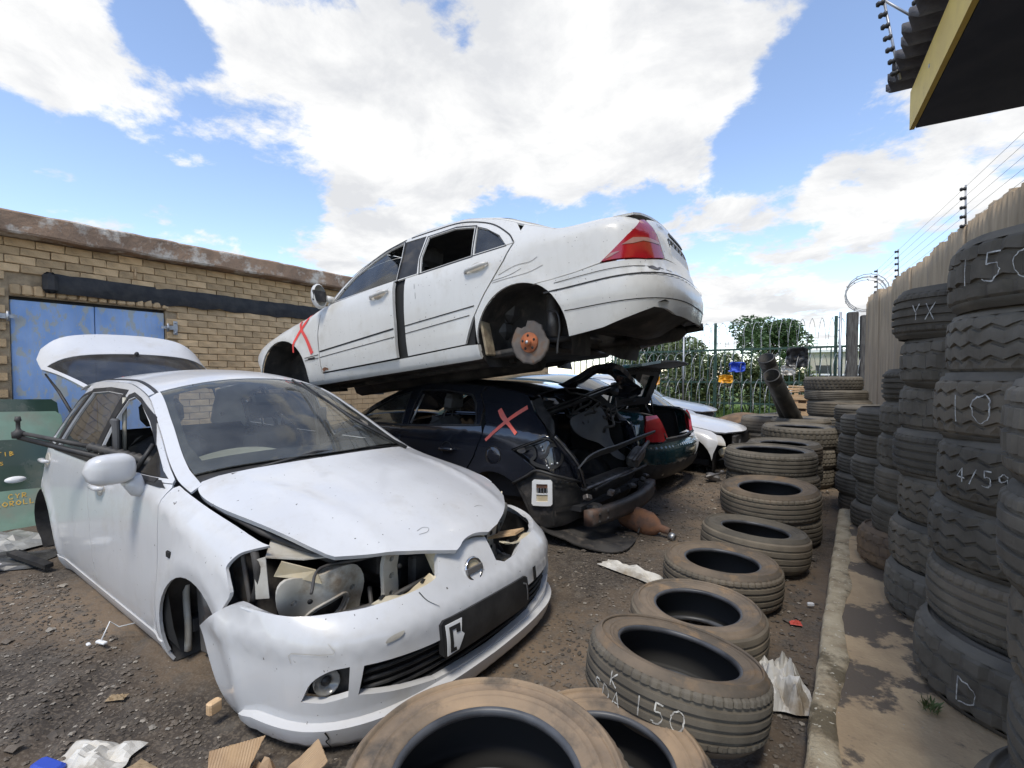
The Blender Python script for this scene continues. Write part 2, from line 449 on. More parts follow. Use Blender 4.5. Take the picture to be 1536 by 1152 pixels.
MERC = Body(4.526, .864, (.55, 2.6), (.50, 3.0),
    lower=[(.18,.09),(.24,.03),(.32,.012),(.45,.0),(.62,.0),(.78,.012),(.9,.03),(1.0,.05)],
    dF=[(.15,.08),(.3,.0),(.5,.0),(.65,.06),(.8,.2)],
    dR=[(.22,.16),(.28,.07),(.36,.02),(.46,.0),(.58,.0),(.62,.035),(.7,.05),(.85,.07),(.95,.10),(1.05,.16)],
    zc=[(0,.6),(.3,.78),(.8,.88),(1.12,.94),(1.2,.965),(1.55,1.20),(1.92,1.37),(2.35,1.42),(2.8,1.426),(3.15,1.39),(3.4,1.29),(3.85,1.075),(3.95,1.055),(4.3,1.045),(4.45,1.02),(4.53,.95)],
    ze=[(0,.55),(.3,.7),(.8,.81),(1.2,.88),(1.38,.945),(1.6,1.10),(1.8,1.21),(2.1,1.31),(2.5,1.36),(2.9,1.345),(3.25,1.25),(3.6,1.09),(3.85,1.0),(4.1,.985),(4.4,.975),(4.53,.93)],
    ye=[(0,.5),(.3,.68),(.8,.755),(1.2,.755),(1.38,.735),(2.0,.6),(2.6,.58),(3.1,.6),(3.5,.67),(3.85,.735),(4.1,.74),(4.4,.71),(4.53,.62)],
    zs=[(0,.5),(.8,.70),(1.4,.82),(2.5,.87),(3.6,.88),(4.53,.86)],
    k=[(0,2.2),(1.2,2.2),(1.5,1.2),(3.3,1.2),(3.8,1.8),(4.53,2.4)],
    flares=((.78,.31,.37,.012,.05),(3.495,.31,.37,.012,.05)))
HATCH = Body(4.22, .88, (.55, 2.6), (.40, 3.0),
    lower=[(.15,.10),(.25,.03),(.4,.0),(.6,.0),(.8,.012),(.93,.03),(1.05,.06)],
    dF=[(.15,.08),(.3,.0),(.5,.0),(.65,.06),(.8,.2)],
    dR=[(.15,.16),(.3,.1),(.5,.06),(.7,.04),(.85,.07),(1.0,.16),(1.2,.34),(1.42,.62)],
    zc=[(0,.65),(.3,.82),(.8,.95),(1.1,1.03),(1.5,1.25),(1.95,1.43),(2.4,1.48),(3.0,1.46),(3.5,1.40),(3.8,1.33),(4.2,1.1)],
    ze=[(0,.6),(.3,.75),(.8,.87),(1.2,.95),(1.35,1.0),(1.7,1.18),(2.1,1.33),(2.5,1.40),(3.0,1.395),(3.5,1.34),(3.75,1.26),(4.0,1.05),(4.2,.9)],
    ye=[(0,.5),(.3,.68),(.8,.76),(1.2,.76),(1.35,.75),(1.7,.69),(2.1,.64),(2.6,.62),(3.2,.61),(3.7,.60),(4.0,.66),(4.2,.66)],
    zs=[(0,.5),(.8,.75),(1.4,.9),(2.5,.95),(3.6,1.0),(4.2,1.0)],
    k=[(0,2.2),(1.1,2.2),(1.4,1.2),(3.4,1.2),(4.2,1.3)],
    flares=((.85,.31,.38,.012,.05),(3.45,.31,.38,.012,.05)))
# ================= materials used all over =================
mat('earth', (.165, .120, .080), .95, col2=(.048, .039, .031), nscale=.8, lo=.42, hi=.58, bump=1.0, bscale=30, dirt=(.095, .082, .068), dscale=9, dlo=.50, dhi=.66, ndetail=12, pebble=(110, (.16, .13, .098), .5), speck=((.36, .32, .27), 60, .73))
mat('slab_concrete', (.53, .385, .225), .9, col2=(.42, .30, .175), nscale=5, bump=.5, bscale=60, dirt=(.13, .10, .07), dscale=2.1, dlo=.512, dhi=.545, speck=((.45, .42, .36), 60, .72), dirt_rough=.75)
mat('kerb_concrete', (.54, .45, .30), .92, col2=(.36, .28, .175), nscale=9, lo=.38, hi=.64, bump=1.0, bscale=60, dirt=(.17, .135, .08), dscale=5, dlo=.53, dhi=.62, speck=((.66, .60, .46), 45, .66))
mat('stone', (.20, .165, .13), .9, col2=(.10, .085, .07), nscale=4, objvar=.4, bump=.3)
mat('pale_stone', (.34, .30, .245), .9, col2=(.22, .2, .17), nscale=5)
mat('brick', (.60, .42, .235), .9, col2=(.49, .335, .18), nscale=7, lo=.35, hi=.65, bump=.5, bscale=50, dirt=(.20, .15, .10), dscale=5, dlo=.6, dhi=.8, objvar=.22)
mat('mortar', (.40, .30, .185), .95, col2=(.28, .21, .13), nscale=12, bump=.6)
mat('parapet', (.31, .205, .135), .95, col2=(.19, .13, .09), nscale=2.2, bump=.7, bscale=30, dirt=(.55, .50, .43), dscale=4.2, dlo=.50, dhi=.63, ndetail=8)
mat('soffit', (.22, .19, .15), .95, col2=(.14, .12, .1), nscale=4)
mat('blue_paint', (.25, .40, .68), .7, col2=(.34, .48, .73), nscale=2.5, bump=.12, bscale=20, dirt=(.44, .46, .44), stretch=(1, 1.7, .9), dscale=5.5, dlo=.525, dhi=.58, streak=((.42, .44, .45), .6), speck=((.5, .52, .5), 38, .70), dirt_rough=.8)
mat('black_rubber_sheet', (.022, .022, .024), .75, col2=(.04, .038, .036), nscale=8, bump=.7, bscale=16)
mat('galvanised', (.52, .53, .54), .45, .85, col2=(.34, .35, .36), nscale=14)
mat('ribbed_sheet', (.42, .32, .215), .9, col2=(.29, .22, .145), nscale=2.2, lo=.35, hi=.65, bump=.5, bscale=30, stretch=(4, 4, .5), dirt=(.22, .19, .16), dscale=2, dlo=.55, dhi=.75)
mat('yellow_board', (.66, .47, .10), .6, col2=(.58, .40, .09), nscale=4, dirt=(.3, .22, .08), dscale=8, dlo=.66, dhi=.75)
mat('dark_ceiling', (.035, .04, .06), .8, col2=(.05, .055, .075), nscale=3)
mat('roof_sheet', (.10, .095, .10), .85, col2=(.055, .05, .055), nscale=5, bump=.4)
mat('grey_metal', (.33, .34, .36), .45, .7)
mat('black_plastic', (.014, .014, .015), .5, col2=(.03, .029, .028), nscale=7, bump=.1)
mat('wire_metal', (.42, .42, .41), .5, .8)
mat('green_paint', (.035, .085, .06), .6, col2=(.02, .045, .035), nscale=6)
mat('bark', (.12, .085, .055), .95, col2=(.06, .045, .03), nscale=8, bump=.8)
mat('leaf_dark', (.045, .085, .028), .6, col2=(.07, .12, .04), nscale=1.2, objvar=.1)
mat('leaf_olive', (.12, .15, .05), .6, col2=(.08, .115, .035), nscale=1.5)
mat('grass_green', (.09, .17, .03), .8, col2=(.14, .2, .05), nscale=.8)
mat('wood_pale', (.62, .43, .25), .8, col2=(.5, .33, .18), nscale=9, bump=.2, stretch=(1, 1, 6))
mat('wood_grey', (.10, .095, .085), .9, col2=(.055, .05, .045), nscale=7, bump=.5, stretch=(5, 5, .6))
mat('brown_soil', (.20, .125, .07), .95, col2=(.12, .08, .05), nscale=5, bump=.8, bscale=14)
mat('far_white', (.75, .75, .74), .5)
mat('far_beige', (.50, .46, .38), .8, col2=(.42, .38, .31), nscale=1)
mat('far_glass', (.03, .035, .04), .15)

# ================= the ground =================
def gh(x, y):
    """height of the yard's trodden earth"""
    if y > 13 or x < -7.5 or x > 1.2 or y < -2: return 0.
    e = min(1, (13-y)/3, (y+2)/1.0, (x+7.5)/.5, (1.2-x)/.5); e = max(0, e)
    v = mnoise.fractal(Vector((x*.9, y*.9, 3.1)), 1.0, 2.0, 4)*.016+mnoise.fractal(Vector((x*5, y*5, .7)), .9, 2.1, 4)*.009
    d = (x+2.25)*.62+(y-.25)*.78                      # wheel ruts in the left foreground
    if x < -1.0 and y < .9:
        v += .02*math.exp(-((d-.12)/.05)**2)-.03*math.exp(-((d-.02)/.06)**2)+.016*math.exp(-((d+.12)/.05)**2)
    return v*e-.012
def gridaxis(lo, a, b, hi, fine):
    v = []; x = a
    while x < b: v.append(x); x += fine
    v.append(b); st = fine; x = a; pre = []
    while x > lo: st *= 1.7; x -= st; pre.append(max(x, lo))
    st = fine; x = b; post = []
    while x < hi: st *= 1.7; x += st; post.append(min(x, hi))
    return pre[::-1]+v+post
gx = gridaxis(-700, -7.4, 1.3, 700, .045); gy = gridaxis(-300, -.6, 9.5, 900, .045)
vs = [(x, y, gh(x, y)) for y in gy for x in gx]; nx = len(gx)
fs = [(j*nx+i, j*nx+i+1, (j+1)*nx+i+1, (j+1)*nx+i) for j in range(len(gy)-1) for i in range(nx-1)]
ground = tag(pyd('ground', vs, fs, 'earth', smooth=True), kind='structure')

# ---- loose stones lying on the earth ----
def stone_verts(r, sq):
    pts = []
    for (x, y, z) in ((1, 0, 0), (-1, 0, 0), (0, 1, 0), (0, -1, 0), (0, 0, 1), (0, 0, -1), (.6, .6, .4), (-.6, .5, .4), (-.5, -.6, .4), (.6, -.6, .45)):
        k = r*random.uniform(.7, 1.2); pts.append((x*k, y*k, z*k*sq))
    return pts
SF = [(0, 6, 4), (6, 2, 4), (2, 7, 4), (7, 1, 4), (1, 8, 4), (8, 3, 4), (3, 9, 4), (9, 0, 4), (0, 5, 6), (6, 5, 2), (2, 5, 7), (7, 5, 1), (1, 5, 8), (8, 5, 3), (3, 5, 9), (9, 5, 0)]
g1, g2 = MB(), MB()
def clear_of(x, y):
    return not (-6 < x < -1.35 and .78 < y < 2.6) and x < -.14
cnt = 0
while cnt < 15000:
    r_ = random.random()
    if r_ < .30: x, y = random.uniform(-4.5, -1.2), random.uniform(.0, .95)
    elif r_ < .55: x, y = random.uniform(-1.6, -.14), random.uniform(1.0, 3.3)
    else: x, y = random.uniform(-2.0, -.2), random.uniform(3.0, 8.5)
    if not clear_of(x, y): continue
    s_ = random.choice((.004, .005, .006, .008, .011)) * random.uniform(.8, 1.3)
    if random.random() < .012: s_ = random.uniform(.014, .03)
    a = random.uniform(0, 6.28); c_, n_ = math.cos(a), math.sin(a)
    pv = [(x+p[0]*c_-p[1]*n_, y+p[0]*n_+p[1]*c_, gh(x, y)+p[2]+s_*.25) for p in stone_verts(s_, .55)]
    (g2 if random.random() < .10 else g1).add(pv, SF)
    cnt += 1
tag(g1.build('gravel', 'stone'), 'fine brown grey gravel strewn over the trodden earth', 'gravel', kind='stuff')
tag(g2.build('pale_gravel', 'pale_stone'), 'pale stone chips scattered over the dark earth', 'gravel', kind='stuff')

# ---- concrete walkway with its kerb ----
def slabz(x, y): return .1+mnoise.fractal(Vector((x*3, y*3, 9)), 1, 2, 3)*.004
xs = [-.09+i*.05 for i in range(62)]; ys = [-2+i*.06 for i in range(124)]
vs = [(x, y, slabz(x, y)) for y in ys for x in xs]; n_ = len(xs)
fs = [(j*n_+i, j*n_+i+1, (j+1)*n_+i+1, (j+1)*n_+i) for j in range(len(ys)-1) for i in range(n_-1)]
b = len(vs); ye_ = ys[-1]
for x in xs: vs.append((x, ye_+.01, -.05))
fs += [((len(ys)-1)*n_+i, (len(ys)-1)*n_+i+1, b+i+1, b+i) for i in range(n_-1)]
tag(pyd('concrete_walkway', vs, fs, 'slab_concrete', smooth=True), kind='structure')
vs = []; fs = []; prof = [(-.118, -.05), (-.116, .05), (-.114, .088), (-.105, .105), (-.075, .109), (-.045, .108), (-.022, .105), (-.01, .09)]
ys = [-2+i*.035 for i in range(210)]
for y in ys:
    for (px, pz) in prof:
        k = mnoise.fractal(Vector((px*9, y*7, pz*9)), 1, 2, 4)
        vs.append((px+k*.006+(.035*mnoise.noise(Vector((0, y*2.2, 5))) if px > -.05 else .006*mnoise.noise(Vector((2, y*3, 5)))), y, pz+k*.004 if pz > .02 else pz))
k = len(prof)
fs = [(j*k+i, (j+1)*k+i, (j+1)*k+i+1, j*k+i+1) for j in range(len(ys)-1) for i in range(k-1)]
fs.append(tuple((len(ys)-1)*k+i for i in range(k)))
tag(fixn(pyd('kerb', vs, fs, 'kerb_concrete', smooth=True)), kind='structure')

# ================= brick building on the left =================
WX = -7.0
bld = tag(empty('brick_building', (WX, 3, 0)), 'long tan brick building with stained concrete roof edge behind the white hatchback', 'building')
DY0, DY1, DZ = 1.0, 2.36, 2.146
m = MB()
wy0, wy1 = -4, 11.5
m.box((-.16, (wy0+DY0)/2-3, 1.4), (.3, DY0-wy0, 2.8)); m.box((-.16, (DY1+wy1)/2-3, 1.4), (.3, wy1-DY1, 2.8)); m.box((-.162, (DY0+DY1)/2-3, (DZ+2.8)/2), (.3, DY1-DY0-.002, 2.8-DZ))
wall = m.build('wall', 'mortar', bld)
m = MB()
for (a, b_) in ((wy0, wy1),):
    m.box((-2.2, (a+b_)/2-3, 1.3), (3.6, b_-a-.1, 2.6))
m.build('inner_core', 'mortar', bld)
bm_ = []
for k in range(6):
    q = MB(); q.box((0, 0, 0), (.03, .225, .078), bev=.005)
    q.v = [(x+random.uniform(-.003, .003), y+random.uniform(-.004, .004), z+random.uniform(-.003, .003)) for x, y, z in q.v]
    o = q.build('brick_shape', 'brick'); bm_.append(o.data); bpy.data.objects.remove(o)
sb_ = []
for k in range(3):
    q = MB(); q.box((0, 0, 0), (.034, .078, .108), bev=.012)
    q.v = [(x+random.uniform(-.003, .003), y+random.uniform(-.005, .005), z+random.uniform(-.004, .004)) for x, y, z in q.v]
    o = q.build('brick_shape', 'brick'); sb_.append(o.data); bpy.data.objects.remove(o)
spots = []
for row in range(32):
    z = .04+row*.0853
    y = wy0+.1+(.116 if row % 2 else 0)
    while y < wy1-.1:
        soldier = DY0-.03 < y < DY1+.03 and DZ < z < DZ+.125
        hole = abs(z-2.343) < .045 and (abs(y-1.04) < .1 or abs(y-1.235) < .09)
        if not (DY0-.115 < y < DY1+.115 and z < DZ+.02) and not soldier and not hole:
            spots.append((y, z))
        y += .232
for row in range(26):                     # half bricks that close the courses at the door
    z = .04+row*.0853
    if z > DZ-.03: break
# bricks in view and nearest first
def vis(p): return 0.9 < p[0] < 5.3 and p[1] > .45
spots.sort(key=lambda p: (not vis(p), math.hypot(WX, p[0])+abs(p[1]-1.6)*.2))
nob = 0; far = MB()
for (y, z) in spots:
    if nob < 285:
        o = bpy.data.objects.new('brick', random.choice(bm_)); COL.objects.link(o); o.parent = wall
        o.location = (random.uniform(.0, .006), y-3, z); o.rotation_euler = (random.uniform(-.006, .006), 0, random.uniform(-.01, .01)); nob += 1
    else:
        far.box((random.uniform(.0, .005), y-3, z), (.03, .225, .078))
y = DY0+.05
while y < DY1+.02:
    o = bpy.data.objects.new('brick', random.choice(sb_)); COL.objects.link(o); o.parent = wall
    o.location = (.004, y-3, DZ+.066); y += .087; nob += 1
tag(far.build('far_bricks', 'brick', wall), kind='stuff')
# roof edge
vs = []; fs = []; prof = [(.0, 2.735), (.20, 2.745), (.214, 2.765), (.22, 2.945), (.20, 2.965), (-.5, 3.0), (-4.0, 3.0), (-4.0, 2.74)]
ys = [wy0+i*.12 for i in range(int((wy1-wy0)/.12)+1)]
for y in ys:
    for (px, pz) in prof:
        k = mnoise.fractal(Vector((px*3, y*4, pz*6)), 1, 2, 4) if px > -.3 and px > .01 else 0
        vs.append((px+k*.01, y-3, pz+k*.012))
k = len(prof)
fs = [(j*k+i, (j+1)*k+i, (j+1)*k+(i+1) % k, j*k+(i+1) % k) for j in range(len(ys)-1) for i in range(k)]
fs += [tuple(range(k)), tuple((len(ys)-1)*k+i for i in range(k))]
fixn(pyd('roof_slab', vs, fs, 'parapet', bld))
# blue door
door = empty('door', (-.05, DY0-3, 0), parent=bld); 
for (a, b_, rz) in ((.008, .677, .0), (.685, 1.352, .0)):
    q = MB(); q.box((0, (a+b_)/2, DZ/2-.012), (.035, b_-a, DZ-.05), bev=.006); q.build('door_leaf', 'blue_paint', door)
q = MB(); q.box((-.05, .68, DZ/2), (.02, 1.36, DZ-.004)); q.build('door_shadow_gap', 'black_plastic', door)
for (yy, zz_) in ((-.075, 1.93), (1.42, 1.93)):
    sgn = 1 if yy < 0 else -1
    h_ = MB(); h_.box((.085, yy, zz_), (.012, .11, .055), bev=.004); h_.box((.085, yy-sgn*.03, zz_), (.010, .045, .17), bev=.004); h_.tube([(.1, yy+sgn*.055, zz_-.05), (.1, yy+sgn*.055, zz_+.05)], .013, 8)
    h_.box((.09, yy+sgn*.09, zz_), (.008, .07, .035))
    hg = h_.build('hinge', 'galvanised', door)
    bb = MB()
    for dz in (-.06, .06): bb.lathe([(0, .008), (.012, .006), (.012, 0)], 8, mtx((.09, yy-sgn*.03, zz_+dz), (1, 0, 0)))
    bb.build('bolt', 'grey_metal', hg)
# black rubber strip nailed along the wall
def stripfn(a, b_):
    return (.035+.018*math.sin(a*5)+.012*mnoise.noise(Vector((a*3, b_*9, 2)))+.02*math.sin((b_-2.2)*14), a-3, b_)
top = [(1.26+i*.1, 2.41+.012*mnoise.noise(Vector((i*.7, 1, 0)))) for i in range(72)]
bot = [(1.26+i*.1, 2.205+.03*mnoise.noise(Vector((i*.5, 7, 0)))+(.03 if i > 30 else 0)) for i in range(72)]
panel('rubber_strip', top+bot[::-1], stripfn, 'black_rubber_sheet', bld, step=.07, rim=.008, centre=(-1, 0, 2.3))
q = MB(); q.box((.06, 1.30-3, 2.31), (.10, .12, .22), bev=.035); q.build('rubber_strip_end', 'black_rubber_sheet', bld)
q = MB(); q.tube([(.02, 2.05-3, 2.47), (.03, 2.055-3, 2.60)], .012, 6); q.build('conduit_stub', 'wood_pale', bld)

# ================= ribbed boundary wall on the right =================
def wl(Y): return 1.04-.1405*(Y-5.5)
rw = tag(empty('ribbed_wall', (wl(7), 7, 0), (0, 0, math.atan(.1405))), 'tall tan ribbed boundary wall with ragged top behind the tyre stacks', 'wall')
t0, t1 = -5.4, 5.05
tpos = t0; idx = 0
while tpos < t1-.05:
    wid = min(1.02, t1-tpos); hz = 2.83+random.uniform(-.04, .05)
    vs = []; fs = []; nn_ = 40; nzs = 12
    for i in range(nn_+1):
        a = wid*i/nn_; wv = .008*math.cos(a/.102*2*math.pi)+.004*mnoise.noise(Vector((a*8, tpos, 3)))
        tz = hz+.03*mnoise.fractal(Vector((a*4+tpos*3, 1, 0)), 1, 2, 3)+.012*math.sin(a*20)
        for j in range(nzs+1):
            vs.append((-.02*(idx % 2)+wv+.006*mnoise.noise(Vector((a*2, j*.5, tpos))), tpos+a, tz*j/nzs))
    k = nzs+1
    fs = [(i*k+j, (i+1)*k+j, (i+1)*k+j+1, i*k+j+1) for i in range(nn_) for j in range(nzs)]
    nv_ = len(vs); vs2 = [(x+.07, y, z) for x, y, z in vs]
    fs2 = [tuple(v+nv_ for v in f[::-1]) for f in fs]
    topf = [(i*k+nzs, (i+1)*k+nzs, (i+1)*k+nzs+nv_, i*k+nzs+nv_) for i in range(nn_)]
    endf = [(j, j+1, j+1+nv_, j+nv_) for j in range(nzs)]+[(nn_*k+j, nn_*k+j+1, nn_*k+j+1+nv_, nn_*k+j+nv_) for j in range(nzs)]
    fixn(pyd('sheet', vs+vs2, fs+fs2+topf+endf, 'ribbed_sheet', rw, True))
    tpos += wid; idx += 1

# ---- electric fence posts on the wall with their wires ----
def fence_post(name, base, top, nins, label, r=.009):
    p = tag(empty(name, base), label, 'fence post', 'electric fence posts')
    b_, t_ = Vector(base), Vector(top); d = t_-b_
    q = MB(); q.tube([(0, 0, 0), tuple(d)], r, 6); q.build('rod', 'grey_metal', p)
    outp = []
    for i in range(nins):
        c = d*((i+.6)/nins)+Vector((-.02, 0, 0))
        q = MB(); q.lathe([(.0, -.028), (.013, -.026), (.02, -.012), (.013, 0), (.02, .012), (.013, .026), (0, .028)], 10, mtx(tuple(c), (-1, .2, 0)))
        q.build('insulator', 'black_plastic', p); outp.append(b_+c)
    return outp
ins = []
for (Y, lab) in ((6.72, 'electric fence post with five black insulators on the wall, nearest and tallest'), (9.47, 'slim electric fence post with dark insulators halfway along the wall'), (11.0, 'slim electric fence post near the far end of the ribbed wall')):
    ins.append(fence_post('fence_post', (wl(Y), Y, 2.80), (wl(Y)-.01, Y, 3.27), 5, lab))
wires = tag(empty('fence_wire', (wl(9), 9, 3)), 'thin electric fence wires strung along the top of the ribbed wall', 'wire')
for k in range(5):
    p0 = ins[0][k]; q = MB()
    q.tube([p0+Vector((.62, -4.4, .0))-Vector((wl(9), 9, 3))]+[v[k]-Vector((wl(9), 9, 3)) for v in ins], .0022, 4)
    q.build('wire', 'wire_metal', wires)

# ================= canopy at the upper right =================
cn = tag(empty('canopy', (.285, 4.54, 3.1), (0, 0, R(5.6))), 'dark roof canopy with yellow fascia board and ragged corrugated sheet edge', 'canopy')
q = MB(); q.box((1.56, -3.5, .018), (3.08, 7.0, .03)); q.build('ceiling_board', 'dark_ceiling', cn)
q = MB(); q.box((0, -3.5, .135), (.028, 7.02, .27)); fb = q.build('fascia_board', 'yellow_board', cn)
q = MB()
for yy in (-.55, -1.6, -2.6): q.lathe([(0, .004), (.012, .003), (.014, 0)], 8, mtx((-.014, yy, .15), (-1, 0, 0)))
q.build('bolt', 'grey_metal', fb)
vs = []; fs = []; nn_ = 300
for i in range(nn_+1):
    y = .12-i*7.2/nn_; zz_ = .355+.03*math.cos(y/.146*2*math.pi)
    e = -.13+.035*mnoise.noise(Vector((y*4, 2, 0)))-.02*math.cos(y/.146*2*math.pi)
    for x in (e, .3, 3.0): vs.append((x, y, zz_+.03*(x > 1)))
fs = [(i*3+j, (i+1)*3+j, (i+1)*3+j+1, i*3+j+1) for i in range(nn_) for j in range(2)]
nv_ = len(vs); vs += [(x, y, z+.05) for x, y, z in vs]
fs += [tuple(v+nv_ for v in f[::-1]) for f in fs]+[(i*3, (i+1)*3, (i+1)*3+nv_, i*3+nv_) for i in range(nn_)]+[(0, 1, 1+nv_, nv_), (1, 2, 2+nv_, 1+nv_)]
fixn(pyd('roof_sheeting', vs, fs, 'roof_sheet', cn, True))
p_ = fence_post('fence_post', (.20, 4.35, 3.39), (.095, 4.35, 3.99), 7, 'leaning electric fence post with round black insulators on the canopy edge')
pp_ = fence_post('fence_post', (.285, 4.45, 3.45), (.315, 4.45, 4.2), 4, 'pale upright post clamped behind the canopy roof edge', .018)
q = MB(); q.tube([(.098, 4.35, 3.97), (.305, 4.45, 3.80)], .008, 6); tag(q.build('brace_rod', 'grey_metal'), 'slanting brace rod between the two canopy posts', 'rod')

# ================= far fence, razor wire, background =================
FY = 16.0
fn_ = tag(empty('palisade_fence', (-4, FY, 0)), 'dark green steel palisade fence closing the far end of the yard', 'fence')
for z in (.5, 1.15, 2.15):
    q = MB(); q.box((0, .03, z), (9.4, .04, .06)); q.build('rail', 'green_paint', fn_)
pal = MB(); pal.box((0, 0, 1.08), (.034, .02, 2.14)); po = pal.build('pale', 'green_paint', fn_); po.location.x = -4.6
x = -4.35
while x < 4.6:
    o = po.copy(); COL.objects.link(o); o.location.x = x; x += .25
for x in (-3.0, 0.35, 3.5):
    q = MB(); q.box((x, .06, 1.5), (.08, .08, 3.0), bev=.01); q.build('post', 'green_paint', fn_)
def razor(name, p0, p1, rad, turns, label, r=.008, seed=1):
    random.seed(seed)
    o = tag(empty(name, p0), label, 'razor wire')
    p0, p1 = Vector(p0), Vector(p1); d = p1-p0; l = d.length; t = d.normalized(); a = t.cross(Vector((0, 0, 1))).normalized(); b_ = Vector((0, 0, 1))
    pts = []; n = int(turns*18)
    for i in range(n+1):
        th = 2*math.pi*i/18; rr = rad*(1+.12*mnoise.noise(Vector((i*.07, seed, 0))))
        pts.append(t*(l*i/n)+a*math.cos(th)*rr+b_*math.sin(th)*rr*(1+.1*mnoise.noise(Vector((i*.02, 3, seed)))))
    q = MB(); q.tube(pts, r, 4); q.build('coil', 'wire_metal', o)
    q = MB()
    for i in range(0, n, 2):
        c = pts[i]; q.box(tuple(c), (.045, .012, .012), (random.uniform(0, 3), random.uniform(0, 3), random.uniform(0, 3)))
    q.build('barbs', 'wire_metal', o)['kind'] = 'stuff'
    return o
razor('razor_wire', (-8.6, FY-.1, 2.55), (.3, FY-.1, 2.5), .44, 38, 'coil of razor wire along the top of the palisade fence', .007, 1)
razor('razor_wire', (-8.6, FY-.35, 1.75), (.3, FY-.35, 1.5), .42, 32, 'loose razor wire coil hanging against the middle of the palisade fence', .008, 2)
razor('razor_wire', (-8.6, FY-.5, .9), (.1, FY-.5, .75), .45, 28, 'lowest razor wire coil along the foot of the palisade fence', .008, 3)
razor('razor_wire', (wl(11.8)-.02, 11.75, 3.0), (wl(12.4), 12.6, 3.0), .34, 4, 'short razor wire coil above the far end of the ribbed wall', .008, 4)
fence_post('fence_post', (-4.55, FY-.2, 0), (-4.55, FY-.2, 2.75), 18, 'pale fence post strung with black insulators near the green fence', .03)
fence_post('fence_post', (-.38, 15.2, 0), (-.38, 15.2, 3.0), 9, 'dark post with purple black insulators beside the grey timber posts', .035)
for (x, h_, lab) in ((-.13, 3.0, 'weathered grey timber post, left one of two by the ribbed wall end'), (.16, 2.9, 'weathered grey timber post, right one of two by the ribbed wall end')):
    q = MB(); q.box((0, 0, h_/2), (.24, .2, h_), (0, 0, .2), bev=.02); o = q.build('timber_post', 'wood_grey'); o.location = (x, 15.4, 0); tag(o, lab, 'post')

def leaves(name, m, parent, centres, n, size, seed, squash=.8):
    """foliage: many leaf-sized faces gathered in clumps"""
    rnd = random.Random(seed); vs = []; fs = []
    for i in range(n):
        (c, rad) = rnd.choice(centres)
        while True:
            p = Vector((rnd.uniform(-1, 1), rnd.uniform(-1, 1), rnd.uniform(-1, 1)))
            if .25 < p.length < 1: break
        p = p*(p.length**-.35)*rad; p.z *= squash
        p += Vector(c)
        a = Vector((rnd.uniform(-1, 1), rnd.uniform(-1, 1), rnd.uniform(-.6, .6))).normalized(); b_ = a.orthogonal().normalized()
        b_ = Matrix.Rotation(rnd.uniform(0, 6.28), 3, a) @ b_
        s_ = size*rnd.uniform(.6, 1.3)
        k = len(vs); vs += [p-a*s_, p+b_*s_*.42, p+a*s_, p-b_*s_*.42]; fs.append((k, k+1, k+2, k+3))
    return pyd(name, vs, fs, m, parent)
def tree(name, loc, h, spread, label, m, n, size, seed, cat='tree', group=None):
    rnd = random.Random(seed); t = tag(empty(name, loc), label, cat, group)
    q = MB(); q.tube([(0, 0, -.1), (.05, .02, h*.35), (0, .05, h*.6), (.1, 0, h*.8)], [h*.035, h*.028, h*.02, h*.008], 8)
    cs = []
    for k in range(11):
        a = rnd.uniform(0, 6.28); rr = spread*rnd.uniform(.25, .8); z = h*rnd.uniform(.5, .93)
        c = (math.cos(a)*rr, math.sin(a)*rr, z); cs.append((c, spread*rnd.uniform(.28, .45)))
        q.tube([(0, .03, h*rnd.uniform(.3, .55)), (c[0]*.5, c[1]*.5, z*.85), c], [h*.014, h*.009, h*.004], 5)
    cs.append(((0, 0, h*.85), spread*.5))
    q.build('trunk', 'bark', t); leaves('crown', m, t, cs, n, size, seed)
    return t
tree('round_tree', (-4.6, 33, 0), 4.8, 2.3, 'round dark green tree beyond the fence, centre of the gap', 'leaf_dark', 7000, .13, 3)
tree('leafy_tree', (-7.2, 20.5, 0), 3.7, 1.9, 'leafy tree hanging over the fence beside the stacked sedan boot', 'leaf_dark', 4200, .12, 5)
tree('leafy_tree', (-5.2, 19.0, 0), 2.75, 1.2, 'smaller leafy tree right behind the fence', 'leaf_olive', 2600, .09, 8)
bush_spots = [(-7.4, 17.4, 1.9), (-6.2, 17.6, 1.75), (-5.0, 17.3, 1.6), (-3.9, 17.5, 1.85), (-2.9, 17.6, 1.7), (-1.9, 17.9, 1.5)]
BL = ['leftmost olive bush crowding the fence from behind', 'second olive bush from the left behind the palisade fence', 'olive bush in the middle behind the palisade fence', 'olive bush behind the fence near the blue cloth', 'olive bush behind the fence left of the leaning pipes', 'rightmost olive bush behind the palisade fence']
for (b_, lab) in zip(bush_spots, BL):
    t = tag(empty('bush', (b_[0], b_[1], 0)), lab, 'bush', 'bushes behind the palisade fence')
    leaves('foliage', 'leaf_olive', t, [((random.uniform(-.6, .6), random.uniform(-.2, .3), random.uniform(.3, b_[2])), random.uniform(.35, .6)) for k in range(14)], 3600, .07, int(b_[0]*100) % 97)
    q = MB()
    for k in range(7): q.tube([(random.uniform(-.2, .2), 0, 0), (random.uniform(-.4, .4), .1, .8), (random.uniform(-.7, .7), .1, b_[2])], [.02, .014, .006], 5)
    q.build('stems', 'bark', t)
